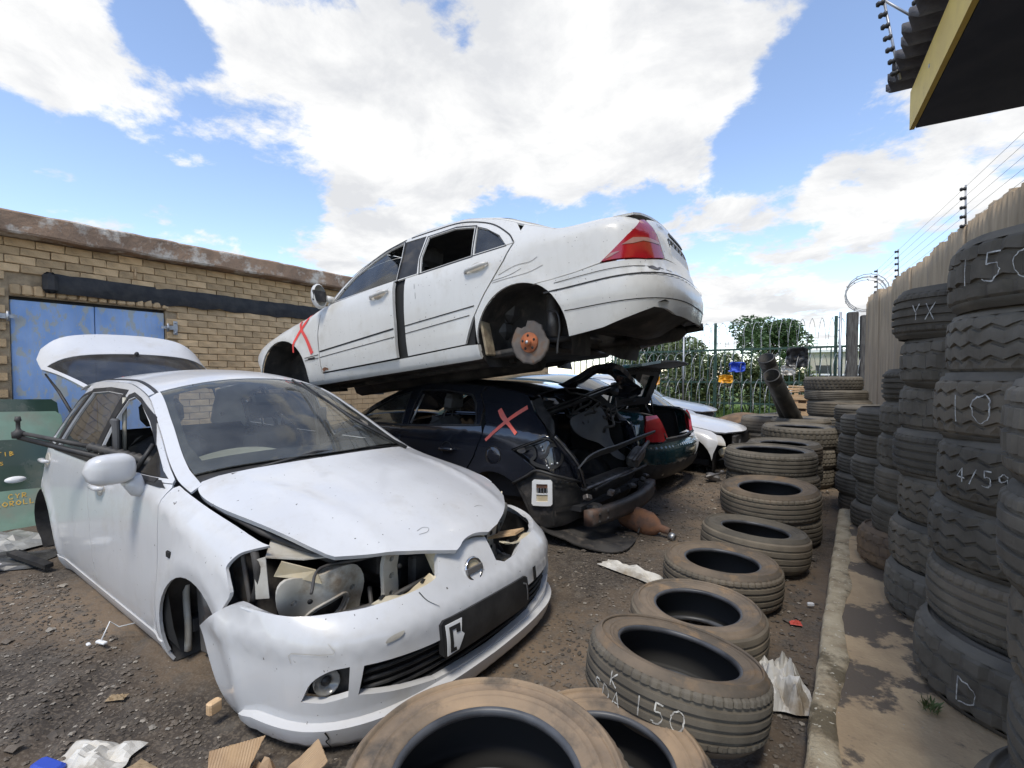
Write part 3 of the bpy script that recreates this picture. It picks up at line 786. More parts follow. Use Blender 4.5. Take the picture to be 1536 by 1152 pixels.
# a strip of grass beyond the fence
vs = [(-60, 16.6, .012), (30, 16.6, .012), (30, 60, .02), (-60, 60, .02)]
tag(pyd('grass_field', vs, [(0, 1, 2, 3)], 'grass_green'), kind='structure')
rg = random.Random(4); vs = []; fs = []
for i in range(7000):
    x, y = rg.uniform(-9, 1), 16.2+abs(rg.gauss(0, 3)); h_ = rg.uniform(.08, .35); a = rg.uniform(0, 3.14); k = len(vs)
    vs += [(x-.012*math.cos(a), y-.012*math.sin(a), 0), (x+.012*math.cos(a), y+.012*math.sin(a), 0), (x+rg.uniform(-.1, .1), y+rg.uniform(-.1, .1), h_)]; fs.append((k, k+1, k+2))
tag(pyd('long_grass', vs, fs, 'grass_green'), 'long green grass growing behind the palisade fence', 'grass', kind='stuff')
# far shed and parked vehicles
q = MB(); q.box((0, 0, 1.5), (9, 5, 3.0)); fb_ = tag(empty('far_shed', (1.5, 42, 0)), 'low beige building far behind the timber posts', 'building'); q.build('wall', 'far_beige', fb_)
q = MB(); q.box((0, 0, 3.08), (9.4, 5.4, .16)); q.build('roof', 'far_white', fb_)
for xx in (-3.4, -1.6, .2):
    q = MB(); q.box((xx, -2.51, 1.7), (.9, .05, .8)); q.build('window', 'far_glass', fb_)
def far_car(loc, rz, label):
    t = tag(empty('parked_car', loc, (0, 0, rz)), label, 'car', 'vehicles parked beyond the fence')
    q = MB(); q.prism([(-2.1, .3), (2.1, .3), (2.15, .75), (1.2, .95), (.6, 1.42), (-1.0, 1.45), (-1.5, 1.0), (-2.1, .95)], 1.6, lambda a, b_, h_: (a, -.8+h_, b_)); q.build('body', 'far_white', t)
    for sy in (-.815, .815):
        q = MB(); q.prism([(1.0, .97), (.52, 1.36), (-.9, 1.38), (-1.3, 1.02)], .02, lambda a, b_, h_: (a, sy-.01+h_, b_)); q.build('window', 'far_glass', t)
        for sx in (-1.3, 1.3):
            q = MB(); q.lathe([(0, -.1), (.3, -.1), (.33, -.06), (.33, .06), (.3, .1), (0, .1)], 16, mtx((sx, sy*.93, .33), (0, 1, 0))); q.build('wheel', 'black_plastic', t)
    return t
far_car((-.9, 24, 0), .1, 'white car parked beyond the fence, left of the timber posts')
far_car((.55, 27, 0), .4, 'white car parked beyond the fence, right of the timber posts')
# things caught in the fence
def cloth(name, fn, nu, nv, m, label, cat, loc):
    vs = [fn(i/nu, j/nv) for i in range(nu+1) for j in range(nv+1)]; k = nv+1
    fs = [(i*k+j, (i+1)*k+j, (i+1)*k+j+1, i*k+j+1) for i in range(nu) for j in range(nv)]
    o = pyd(name, vs, fs, m, None, True); o.location = loc; md = o.modifiers.new('thickness', 'SOLIDIFY'); md.thickness = .006
    return tag(o, label, cat)
mat('blue_cloth', (.02, .06, .42), .6, col2=(.05, .12, .6), nscale=5); mat('yellow_plastic', (.85, .42, .02), .45, col2=(.75, .33, .01), nscale=5); mat('white_bag', (.62, .6, .55), .6, col2=(.45, .42, .36), nscale=6, bump=.3, bscale=20, dirt=(.28, .22, .15), dscale=3, dlo=.52, dhi=.66)
def crumple(sx, sz, amp, k):
    def f(u, v):
        a = (u-.5)*2; b_ = (v-.5)*2; rr = math.sqrt(max(0, 1-.45*(a*a)**2))
        return (a*sx, amp*mnoise.noise(Vector((a*2.2+k, b_*2.2, k)))-.5*amp*(a*a+b_*b_), b_*sz*rr+.15*sz*mnoise.noise(Vector((a*3, k, b_))))
    return f
cloth('blue_cloth', crumple(.22, .15, .2, 3), 12, 10, 'blue_cloth', 'bright blue cloth cap caught in the razor wire', 'cloth', (-2.85, 15.35, 1.6))
cloth('yellow_bag', crumple(.19, .12, .12, 6), 12, 10, 'yellow_plastic', 'yellow plastic bag caught in the razor wire, left of the blue cloth', 'bag', (-3.15, 15.3, 1.25))
cloth('yellow_bag', crumple(.07, .15, .08, 9), 10, 10, 'yellow_plastic', 'narrow yellow plastic scrap hanging beside the open boot lid', 'bag', (-5.2, 15.3, 1.2))
cloth('black_bag', crumple(.26, .28, .2, 12), 12, 10, 'black_plastic', 'torn black plastic bag caught in the razor wire', 'bag', (-1.35, 15.4, 1.85))
cloth('grey_bag', crumple(.17, .14, .1, 15), 10, 10, 'white_bag', 'pale plastic scrap hanging in the razor wire below the black bag', 'bag', (-1.55, 15.3, 1.5))
# ================= car materials =================
mat('white_paint', (.59, .592, .595), .30, col2=(.55, .552, .555), nscale=1.5, coat=.5, dirt=(.45, .425, .38), dscale=3.2, dlo=.54, dhi=.85, dirt_rough=.7, spec=.4, streak=((.46, .44, .40), .2), speck=((.10, .09, .08), 55, .735))
mat('old_white_paint', (.60, .592, .56), .34, col2=(.55, .54, .505), nscale=1.2, coat=.4, dirt=(.42, .39, .33), dscale=3.4, dlo=.54, dhi=.82, dirt_rough=.7, spec=.4, streak=((.44, .41, .36), .2), speck=((.12, .10, .09), 60, .72))
mat('inner_white', (.50, .48, .43), .55, col2=(.40, .37, .31), nscale=6, dirt=(.22, .17, .12), dscale=5, dlo=.52, dhi=.68)
mat('yellowed_plastic', (.62, .56, .42), .5, col2=(.52, .43, .28), nscale=6)
mat('dark_paint', (.012, .014, .020), .12, col2=(.018, .020, .027), nscale=2, coat=1., dirt=(.08, .076, .07), dscale=3, dlo=.62, dhi=.95, dirt_rough=.4)
mat('teal_paint', (.010, .034, .040), .14, col2=(.014, .042, .048), nscale=2, coat=1., dirt=(.08, .08, .075), dscale=3, dlo=.64, dhi=.95, dirt_rough=.4)
mat('silver_paint', (.42, .45, .48), .3, .5, col2=(.5, .52, .54), nscale=2, coat=.6)
mat('black_trim', (.012, .012, .013), .55, col2=(.028, .027, .026), nscale=9, dirt=(.09, .08, .07), dscale=4, dlo=.55, dhi=.8)
mat('bare_dark', (.018, .017, .017), .7, col2=(.05, .046, .042), nscale=5, bump=.2, dirt=(.12, .10, .085), dscale=7, dlo=.55, dhi=.75)
mat('cabin_grey', (.10, .10, .10), .85, col2=(.075, .075, .078), nscale=8)
mat('cabin_black', (.02, .02, .022), .8)
mat('dash_beige', (.46, .44, .37), .7, col2=(.3, .28, .23), nscale=4)
mat('rust', (.24, .10, .045), .85, col2=(.13, .06, .035), nscale=9, bump=.4, dirt=(.07, .05, .045), dscale=6, dlo=.5, dhi=.7)
mat('orange_rust', (.42, .13, .05), .85, col2=(.27, .09, .04), nscale=14, bump=.3)
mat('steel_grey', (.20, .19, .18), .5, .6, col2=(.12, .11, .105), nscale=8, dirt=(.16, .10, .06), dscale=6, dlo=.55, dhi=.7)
mat('fog_glass', (.22, .215, .20), .2, coat=.6)
mat('chrome', (.75, .75, .74), .15, 1.)
mat('red_lamp', (.36, .012, .018), .12, col2=(.28, .01, .014), nscale=3, coat=.8)
mat('clear_lamp', (.55, .53, .48), .15, col2=(.42, .38, .33), nscale=5, coat=.8)
mat('red_paint', (.72, .06, .05), .6, col2=(.62, .07, .06), nscale=12)
mat('salmon_paint', (.80, .14, .10), .6, col2=(.66, .16, .13), nscale=12)
mat('seam_black', (.01, .01, .01), .7)
mat('lettering', (.02, .02, .02), .6)
mat('hose_rubber', (.03, .029, .028), .6, col2=(.06, .055, .05), nscale=12)
glass('windscreen_glass', (.76, .82, .80), .95, dustamt=.16, dust=(.42, .43, .41))
glass('tinted_glass', (.16, .17, .17), 1.0, dustamt=.10)
glass('side_glass', (.55, .62, .62), 1.0, dustamt=.10)
glass('dark_glass', (.045, .047, .05), .8, .06, dust=(.2, .2, .2), dustamt=.25)

def sidefn(B, sg, off=0.):
    def f(q, z):
        p = B.M(q, z, off); return (p[0], p[1]*sg, p[2])
    return f
def topfn(B, off=0., dz=None):
    def f(u, y):
        p = B.T(u, y, off); return (p[0], p[1], p[2]+(dz(u, y) if dz else 0))
    return f
def edge_line(B, u0, u1, n=14, dz=0.): return [(u0+(u1-u0)*i/n, B.ze(u0+(u1-u0)*i/n)+dz) for i in range(n+1)]
def arch_liner(name, B, sg, cu, cz, r, depth, parent, m='bare_dark', a0=-25, a1=205):
    """the dark shell behind a wheel arch"""
    n = 20; vs = []; fs = []
    for i in range(n+1):
        a = R(a0+(a1-a0)*i/n); u, z = cu+r*math.cos(a), cz+r*math.sin(a)
        y = B.yside(u, max(.2, z))-.015
        for t in (0, .33, .66, 1): vs.append((u-(u-cu)*.05*t, (y-depth*t)*sg, z-(z-cz)*.05*t))
    fs = [(i*4+j, (i+1)*4+j, (i+1)*4+j+1, i*4+j+1) for i in range(n) for j in range(3)]
    c = len(vs); vs.append((cu, (B.W-depth)*sg, cz)); fs += [(i*4+3, (i+1)*4+3, c) for i in range(n)]
    return fixn(pyd(name, vs, fs, m, parent, True))
def seat(name, parent, u, y, m, w=.48, h=.62, base=.42, lean=.22):
    t = MB()
    t.box((u-.02, y, base), (.5, w, .16), (0, -.1, 0), bev=.06)
    t.box((u+.27, y, base+.05+h/2), (.15, w*.95, h), (0, lean, 0), bev=.07)
    o = t.build(name, m, parent)
    hd = MB(); hd.box((u+.27+.12+lean*.2, y, base+h+.19), (.10, w*.55, .18), (0, lean, 0), bev=.05)
    for s_ in (-.06, .06): hd.tube([(u+.33, y+s_, base+h-.02), (u+.38, y+s_, base+h+.14)], .007, 6)
    hd.build('headrest', m, o)
    return o
def torus(mb, c, R_, r, zdir, n=28, k=8):
    M = mtx(c, zdir); prof = []
    vs = []; fs = []
    for i in range(n):
        a = 2*math.pi*i/n
        for j in range(k):
            b_ = 2*math.pi*j/k; rr = R_+r*math.cos(b_); vs.append(M @ Vector((rr*math.cos(a), rr*math.sin(a), r*math.sin(b_))))
    fs = [(i*k+j, ((i+1) % n)*k+j, ((i+1) % n)*k+(j+1) % k, i*k+(j+1) % k) for i in range(n) for j in range(k)]
    return mb.add(vs, fs, True)

# ================= white hatchback in front (nose towards the aisle) =================
B = TIIDA
car = tag(empty('white_hatchback', (-1.38, 1.66, -.16), (0, 0, math.pi)), 'white hatchback without headlights or wheels, its tailgate raised, nearest the camera', 'car')
WP = 'white_paint'
qF = B.qF
def mir(q): return 2*qF-q
for sg in (1, -1):
    f = sidefn(B, sg)
    # fender
    ol = [(1.232, .20), (1.198, .20)]+arc((.86, .30), .338, 0, 138, 16)+[(.56, .585)]+sp([(.535, .62), (.505, .672), (.545, .728), (.568, .752), (.552, .792), (.515, .808), (.47, .818)], 4)+edge_line(B, .5, 1.235, 12, -.002)+sp([(1.250, .950), (1.243, .93), (1.213, .76), (1.208, .5), (1.232, .27)], 5)
    fe = panel('fender', ol, f, WP, car, step=.045)
    q = MB(); 
    p = sidefn(B, sg, .004)(1.06, .70); q.box(p, (.035, .012, .03), bev=.004); q.build('side_indicator_hole', 'seam_black', fe)
    # front door
    ol = sp([(1.238, .27), (1.214, .5), (1.221, .76), (1.25, .93), (1.275, .962)], 5)+[(1.5, .966), (1.9, .972), (2.297, .975), (2.305, .80), (2.24, .55), (2.205, .40), (2.21, .262)]
    fd = panel('front_door', ol, f, WP, car, step=.06)
    ol = [(2.216, .262), (2.211, .40), (2.247, .55), (2.312, .80), (2.304, .976), (2.9, .984), (3.42, .99), (3.47, .86), (3.44, .72)]+arc((3.44, .30), .37, 92, 170, 10)+[(3.06, .262)]
    rd = panel('rear_door', ol, f, WP, car, step=.06)
    # quarter panel behind the rear wheel
    ol = arc((3.44, .30), .345, 12, 93, 10)+[(3.448, .72), (3.478, .86), (3.428, .99), (3.7, .99), (4.02, .985), (4.18, .9), (4.25, .62), (4.20, .25), (3.80, .22)]
    panel('quarter_panel', ol, f, WP, car, step=.07)
    ol = [(1.20, .15), (3.10, .15), (3.095, .25), (1.205, .255)]
    panel('sill', ol, sidefn(B, sg, .006), WP, car, step=.035)
    panel('gap_shade_sheet', [(1.13, .22), (1.13, .90), (1.3, .955), (3.6, .98), (4.1, .95), (4.1, .3), (3.85, .3)]+arc((3.44, .30), .40, 0, 180, 10)+arc((.86, .30), .40, 0, 20, 3)[::-1], sidefn(B, sg, -.022), 'seam_black', car, step=.12, rim=0)  # black sheet behind the panels stands in for shade in the gaps
    # window frame with its openings
    wf = [(1.335, .982), (1.42, 1.012), (1.62, 1.115), (1.85, 1.225), (2.08, 1.322), (2.22, 1.352), (2.285, 1.335), (2.31, 1.20), (2.275, .99)]
    wr = [(2.365, .995), (2.40, 1.20), (2.42, 1.365), (2.75, 1.378), (3.08, 1.362), (3.13, 1.20), (3.16, 1.0)]
    wq = [(3.215, 1.005), (3.18, 1.2), (3.14, 1.352), (3.35, 1.315), (3.52, 1.24), (3.60, 1.12), (3.62, 1.03)]
    up = [(1.285, .966), (2.0, .976), (3.0, .988), (4.06, .988), (4.07, 1.05), (3.98, 1.2)]+edge_line(B, 3.84, 1.30, 30, -.002)
    fr = panel('side_frame', up, f, WP, car, [wf, wr, wq], step=.05)
    # black seals round the windows
    def grow(poly, d):
        cx = sum(p[0] for p in poly)/len(poly); cz = sum(p[1] for p in poly)/len(poly)
        return [(p[0]+math.copysign(min(d, abs(p[0]-cx)), p[0]-cx), p[1]+math.copysign(min(d*.8, abs(p[1]-cz)), p[1]-cz)) for p in poly]
    for wn in (wf, wr, wq):
        panel('window_seal', grow(wn, .040), sidefn(B, sg, .004), 'black_trim', fr, [grow(wn, -.008)], step=.05, rim=.02)
    panel('window_pane', grow(wr, .0), sidefn(B, sg, -.012), 'tinted_glass', fr, step=.12, rim=0)
    panel('window_pane', grow(wq, .0), sidefn(B, sg, -.012), 'tinted_glass', fr, step=.12, rim=0)
    panel('window_pane', [(1.335, .982), (1.42, 1.012), (1.60, 1.105), (1.62, .986)], sidefn(B, sg, -.01), 'dark_glass', fr, step=.1, rim=0)
    panel('belt_trim', ribbon([(1.40, .974), (2.0, .981), (3.1, .992), (3.62, .995)], .018), sidefn(B, sg, .008), 'black_trim', fr, step=.08, rim=.008)
    panel('door_post', [(2.283, .99), (2.318, 1.2), (2.29, 1.34), (2.415, 1.37), (2.395, 1.2), (2.36, .985)], sidefn(B, sg, .007), 'black_trim', fr, step=.06, rim=.01)
    panel('door_post', [(3.165, 1.0), (3.135, 1.2), (3.085, 1.362), (3.138, 1.354), (3.178, 1.2), (3.212, 1.005)], sidefn(B, sg, .007), 'black_trim', fr, step=.06, rim=.01)
    # black bars of the door frame inside the open window
    q = MB(); q.tube([f(1.66, 1.0), f(1.66, 1.12)], .012, 6); q.build('quarter_bar', 'black_trim', fr)
    # roof gutter strip
    panel('roof_strip', ribbon([(u, B.ye(u)-.045) if sg > 0 else (u, -B.ye(u)+.045) for u in [2.05+i*.09 for i in range(20)]], .016), topfn(B, .004), 'black_trim', fr, step=.05, rim=.004, centre=(2.5, 0, .5))
    # pillar faces beside the windscreen
    ol = [(u, (B.ye(u)-.004)*sg) for u in [1.13+i*.05 for i in range(19)]]
    ol2 = [(u, (B.ye(u)-.062)*sg) for u in [2.06-i*.05 for i in range(16)]]+[(1.22, .672*sg), (1.15, .676*sg)]
    panel('pillar_face', ol+ol2, topfn(B, .001), WP, fr, step=.045, rim=.01, centre=(2.5, 0, .5))
    ol = [(u, (B.ye(u)-.005)*sg) for u in [2.06+i*.09 for i in range(20)]]; ol2 = [(u, (B.ye(u)-.036)*sg) for u in [3.77-i*.09 for i in range(20)]]
    panel('roof_edge', ol+ol2, topfn(B, .0), WP, fr, step=.05, rim=.006, centre=(2.5, 0, .5))
    # handles
    for (u, z, own) in ((2.08, .86, fd), (3.30, .885, rd)):
        q = MB(); c = Vector(sidefn(B, sg, .0)(u, z)); q.lathe([(.0, .002), (.04, .003), (.052, .006), (.055, .0)], 16, mtx(tuple(c), (0, sg, .1))); q.build('handle_cup', 'inner_white', own)
        q = MB(); q.tube([c+Vector((-.08, .012*sg, 0)), c+Vector((-.05, .034*sg, 0)), c+Vector((.05, .034*sg, 0)), c+Vector((.08, .012*sg, 0))], [.010, .014, .014, .010], 8); q.build('handle', WP, own)
    if sg < 0: arch_liner('wheel_housing', B, sg, .86, .30, .37, .30, car, 'bare_dark'); arch_liner('wheel_housing', B, sg, 3.44, .30, .36, .30, car, 'bare_dark'); continue
    # mirror
    c = Vector(f(1.50, .955))
    q = MB(); vs = []; fs = []; nn_ = 14; kk = 20
    for i in range(nn_+1):
        t = i/nn_; y = .205*t; e = (1-abs(2*t-1)**3.2)**.5 if 0 < t < 1 else 0
        for j in range(kk):
            a = 2*math.pi*j/kk; sx = math.copysign(abs(math.cos(a))**.55, math.cos(a)); sz = math.copysign(abs(math.sin(a))**.62, math.sin(a))
            top_ = .080-.010*t; bot_ = .066+.004*t
            vs.append((c.x-.02+(.072*sx if sx < 0 else .028*sx)*max(.03, e), c.y+sg*(y+.035), c.z+.085+(top_ if sz > 0 else bot_)*sz*max(.03, e)))
    fs = [(i*kk+j, (i+1)*kk+j, (i+1)*kk+(j+1) % kk, i*kk+(j+1) % kk) for i in range(nn_) for j in range(kk)]+[tuple(range(kk)), tuple(nn_*kk+j for j in range(kk))]
    mo = fixn(pyd('mirror', vs, fs, WP, car, True))
    q = MB(); q.tube([c+Vector((.0, -.015*sg, -.055)), c+Vector((-.008, .03*sg, -.03)), c+Vector((-.02, .06*sg, .03))], [.03, .038, .045], 12); q.build('mirror_foot', WP, mo)
    # wheel housings
    arch_liner('wheel_housing', B, sg, .86, .30, .37, .30, car, 'bare_dark'); arch_liner('wheel_housing', B, sg, 3.44, .30, .36, .30, car, 'bare_dark')
# stripped metal inside the near front wheel arch
q = MB(); q.box((1.105, .70, .36), (.09, .012, .36), (0, .12, 0), bev=.005); q.build('arch_bracket', 'steel_grey', car)
q = MB(); q.tube(sp([(1.16, .74, .60), (1.185, .74, .45), (1.17, .74, .30), (1.18, .74, .18)], 4), [.016]*13, 6); q.build('arch_flange', 'inner_white', car)
q = MB(); q.tube([(1.02, .72, .60), (1.0, .70, .40), (1.02, .66, .20)], [.04, .035, .05], 10); q.build('strut_mount', 'steel_grey', car)

# roof
ol = [(1.985+.075*(y/.55)**2, y) for y in [-.565+i*.0565 for i in range(21)]]+[(2.5, B.ye(2.5)-.052), (3.2, B.ye(3.2)-.052), (3.80, B.ye(3.8)-.052)]+[(3.80+.03*(1-(y/.48)**2), y) for y in [.46-i*.046 for i in range(21)]]+[(3.2, -B.ye(3.2)+.052), (2.5, -B.ye(2.5)+.052)]
panel('roof', ol, topfn(B), WP, car, step=.07, centre=(2.5, 0, .5))
# windscreen and its black border
def wsline(u, c, k, yy): return (u+c*(yy/k)**2, yy)
def wsout(i0):
    o = [(1.085+i0*1.0+.19*(y/.68)**2, y) for y in [(-.665+i0)+i*((.665-i0)*2/16) for i in range(17)]]
    s1 = [(u, B.ye(u)-.064-i0) for u in (1.40, 1.55, 1.7, 1.85, 1.98)]
    o2 = [(1.975-i0*.6+.075*(y/.55)**2, y) for y in [(.545-i0)-i*((.545-i0)*2/16) for i in range(17)]]
    s2 = [(u, -(B.ye(u)-.064-i0)) for u in (1.98, 1.85, 1.7, 1.55, 1.40)]
    return o+s1+o2+s2
ws = panel('windscreen', wsout(.0), topfn(B, -.004), 'windscreen_glass', car, step=.07, rim=0, centre=(2.5, 0, .5))
inner = [(1.19+.15*(y/.6)**2, y) for y in [-.60+i*.075 for i in range(17)]]+[(u, B.ye(u)-.10) for u in (1.5, 1.7, 1.88)]+[(1.91+.06*(y/.5)**2, y) for y in [.50-i*.0625 for i in range(17)]]+[(u, -(B.ye(u)-.10)) for u in (1.88, 1.7, 1.5)]
panel('black_border', wsout(.002), topfn(B, -.010), 'black_trim', ws, [inner], step=.06, rim=0, centre=(2.5, 0, .5))
q = MB(); q.lathe([(0, .001), (.045, .001), (.045, 0)], 20, Matrix.Translation(Vector(topfn(B, -.012)(1.46, -.47))) @ Matrix.Rotation(-.5, 4, 'Y')); q.build('licence_disc', 'clear_lamp', ws)
# wiper and cowl
panel('cowl', [(1.02+.17*(y/.68)**2, y) for y in [-.68+i*.085 for i in range(17)]]+[(1.12+.17*(y/.68)**2, y) for y in [.68-i*.085 for i in range(17)]], topfn(B, -.022), 'black_trim', car, step=.06, rim=.02, centre=(2.5, 0, .5))
q = MB(); q.tube([Vector(topfn(B, .012)(1.10, -.56)), Vector(topfn(B, .02)(1.42, -.36)), Vector(topfn(B, .012)(1.93, -.30))], [.012, .009, .006], 6); q.tube([Vector(topfn(B, .008)(1.42, -.44)), Vector(topfn(B, .008)(1.97, -.25))], .009, 5); q.build('wiper', 'black_trim', car)
q = MB(); q.tube([Vector(topfn(B, -.005)(1.13, .55)), Vector(topfn(B, -.004)(1.11, .1)), Vector(topfn(B, -.004)(1.13, -.45))], [.008, .010, .007], 6); q.build('wiper', 'black_trim', car)

# bonnet, sprung open a finger's width
def lift(u, y): return .016*max(0, (1.15-u)/1.15)+.011*math.exp(-((abs(y)-.36-.16*u)/.045)**2)*min(1, max(0, (1.1-u)/.3))*min(1, max(0, u/.25))-.004*math.exp(-((u-.55)/.1)**2-((y+.1)/.25)**2)
ol = sp([(1.175, .668), (1.12, .704), (1.0, .718), (.80, .705), (.565, .668), (.40, .625), (.285, .583)], 4)+sp([(.255, .565), (.20, .49), (.12, .37), (.045, .23), (.005, .14)], 4)+sp([(.012, .11), (.03, .06), (.035, -.02), (.02, -.10)], 3)+sp([(.045, -.20), (.10, -.32), (.17, -.43), (.27, -.55)], 4)+sp([(.40, -.63), (.565, -.668), (.80, -.705), (1.0, -.718), (1.12, -.704), (1.175, -.668)], 4)+[(1.035+.155*(y/.655)**2-.004, y) for y in [-.60+i*.1 for i in range(13)]]
bon = panel('bonnet', ol, topfn(B, .0, lift), WP, car, step=.045, rim=.022, centre=(2.5, 0, .3))
strips('scratch', [sp([(.13, .24), (.122, .20), (.135, .18), (.15, .20), (.148, .235)], 3)], .0013, topfn(B, .0025, lift), 'bare_dark', bon)
strips('scratch', [sp([(.16, -.16), (.165, -.2), (.155, -.22)], 3)], .0013, topfn(B, .0025, lift), 'bare_dark', bon)
# bumper
top = [(p[0], p[1]) for p in sp([(.70, .502), (.62, .553), (.53, .612), (.45, .648), (.36, .646), (.20, .632), (-.02, .629), (-.11, .632), (-.27, .640), (-.37, .655), (-.402, .69), (-.43, .735)], 3)]
far_top = [(-.735, .715), (-.732, .62), (-.78, .60), (-.88, .605)]+[(mir(a), b_) for a, b_ in top[::-1] if mir(a) < -.95]
ol = top+[(-.50, .742), (-.60, .735), (-.68, .728)]+far_top
low = [(.585, .165), (.42, .160), (.1, .165), (-.2, .172), (qF, .175)]
ol = ol+[(mir(a), b_) for a, b_ in low[:-1]]+low[::-1]
gr = [(-.012, .362), (-.03, .462), (-.28, .448), (qF, .44)]
grh = gr+[(mir(a), b_) for a, b_ in gr[-2::-1]]+[(mir(-.1), .33), (mir(-.3), .295), (qF, .275), (-.3, .295), (-.12, .335)]
fog = sp([(.16, .352), (.125, .425), (.07, .462), (.012, .468)], 4)+[(.018, .362), (.09, .348)]
fogm = [(mir(a), b_) for a, b_ in fog]
nb = lambda q, z: B.M(q, z, .014*math.exp(-((z-.545)/.045)**2)+(.02 if q > .3 else 0)*max(0, (q-.3)/.4))
bump = panel('bumper', ol, nb, WP, car, [grh, fog, fogm], step=.045, rim=.03, centre=(1.5, 0, .4))
lo_ = [(.47, .205), (.44, .245), (.36, .262), (.15, .262), (-.02, .268), (-.30, .272), (qF, .262)]
lob = [(.50, .168), (.3, .160), (.1, .164), (-.2, .170), (qF, .173)]
lipf = lambda q, z: B.M(q, z, .030*min(1, max(.05, (z-.15)/.04))*min(1, max(.15, (.52-q)/.12, 0) if q > qF else max(.15, (.52-mir(q))/.12, 0))+.004)
panel('bumper_lip', lo_+[(mir(a), b_) for a, b_ in lo_[-2::-1]]+[(mir(a), b_) for a, b_ in lob]+lob[-2::-1], lipf, WP, bump, step=.035, rim=.034, centre=(1.5, 0, .4))
# turned-in ledge under the missing grille and lamps
for s_ in (0, 1):
    def lf(a, t, s_=s_):
        zt = pchip(sorted([(p[0], p[1]) for p in top]))(a); qq = a if s_ == 0 else mir(a)
        p = nb(qq, zt); d = nb(qq, zt)
        n_ = Vector((p[0]-1.2, p[1]*.5, 0)).normalized()
        return (p[0]-n_.x*t, p[1]-n_.y*t, zt-.004+.012*math.sin(a*30)*(t > .03)-t*.25)
    panel('bumper_ledge', [(-.38, 0), (-.38, .055), (-.3, .075), (-.2, .05), (-.1, .052), (-.1, 0)], lf, 'yellowed_plastic', bump, step=.03, rim=.006, centre=(1.2, 0, .1))
    panel('bumper_ledge', [(-.09, 0), (-.09, .03), (.1, .028), (.3, .03), (.42, .02), (.42, 0)], lf, WP, bump, step=.03, rim=.006, centre=(1.2, 0, .1))
    slots = MB()
    for a in (-.33, -.22, -.14): slots.box(Vector(lf(a, .045))+Vector((0, 0, .004)), (.012, .03, .006), (0, 0, .4))
    slots.build('clip_slot', 'seam_black', bump)
panel('bumper_inside', [(mir(.60), .22), (mir(.66), .50), (mir(.45), .62), (mir(.1), .60), (mir(.05), .25)], lambda q, z: tuple(Vector(nb(q, z))+Vector((.035, .03, 0))), 'black_trim', bump, step=.08, rim=0, centre=(1.5, 0, .4))
# centre bridge side cheeks going back
q = MB()
for s_ in (1, -1):
    a = Vector(nb(-.41 if s_ > 0 else -.73, .64)); b_ = Vector(nb(-.43 if s_ > 0 else -.735, .725))
    q.add([a, b_, b_+Vector((.10, 0, .005)), a+Vector((.09, -.02*s_, -.01))], [(0, 1, 2, 3)])
a = Vector(nb(-.43, .735)); b_ = Vector(nb(-.735, .715)); c = Vector(nb(-.6, .735))
q.add([a, c, b_, b_+Vector((.10, 0, .004)), c+Vector((.10, 0, .002)), a+Vector((.10, 0, .004))], [(0, 1, 4, 5), (1, 2, 3, 4)])
q.build('bridge_return', 'yellowed_plastic', bump)
# emblem: ring with a bar, its badge lost
em = MB(); c = Vector(nb(-.572, .628)); nrm = Vector((-1, .02, .32)).normalized()
torus(em, tuple(c+nrm*.006), .047, .008, tuple(nrm), 24, 8)
emo = em.build('emblem', 'chrome', bump)
q = MB(); q.box(tuple(c+nrm*.010), (.012, .108, .026), (0, .32, 0), bev=.003); q.build('emblem_bar', 'steel_grey', emo)
q = MB(); q.lathe([(0, .003), (.042, .002)], 20, mtx(tuple(c), tuple(nrm))); q.build('emblem_backing', 'yellowed_plastic', emo)
# number plate: a black holder with a broken-off scrap of plate
pf = lambda a, z: nb(a, z) if False else (B.M(a, z, .022))
PB = -.60
ph = panel('number_plate', [(PB+.285, .385), (PB+.29, .510), (PB+.275, .522), (PB-.27, .512), (PB-.285, .50), (PB-.285, .385), (PB-.27, .372), (PB+.27, .372)], pf, 'black_plastic', bump, step=.05, rim=.03, centre=(1.5, 0, .4))
panel('plate_edge', ribbon([(PB-.24, .49), (PB-.265, .478), (PB-.268, .40)], .008), lambda a, z: B.M(a, z, .026), 'grey_metal', ph, step=.03, rim=0, centre=(1.5, 0, .4))
pl_ = panel('plate_scrap', [(PB+.272, .385), (PB+.275, .505), (PB+.19, .503), (PB+.20, .455), (PB+.185, .44), (PB+.215, .388)], lambda a, z: B.M(a, z, .027), 'far_white', ph, step=.03, rim=.003, centre=(1.5, 0, .4))
panel('plate_letter', [(PB+.260, .395), (PB+.262, .494), (PB+.205, .492), (PB+.207, .46), (PB+.228, .462), (PB+.228, .478), (PB+.246, .478), (PB+.245, .410), (PB+.232, .408), (PB+.228, .393)], lambda a, z: B.M(a, z, .030), 'lettering', pl_, step=.03, rim=0, centre=(1.5, 0, .4))
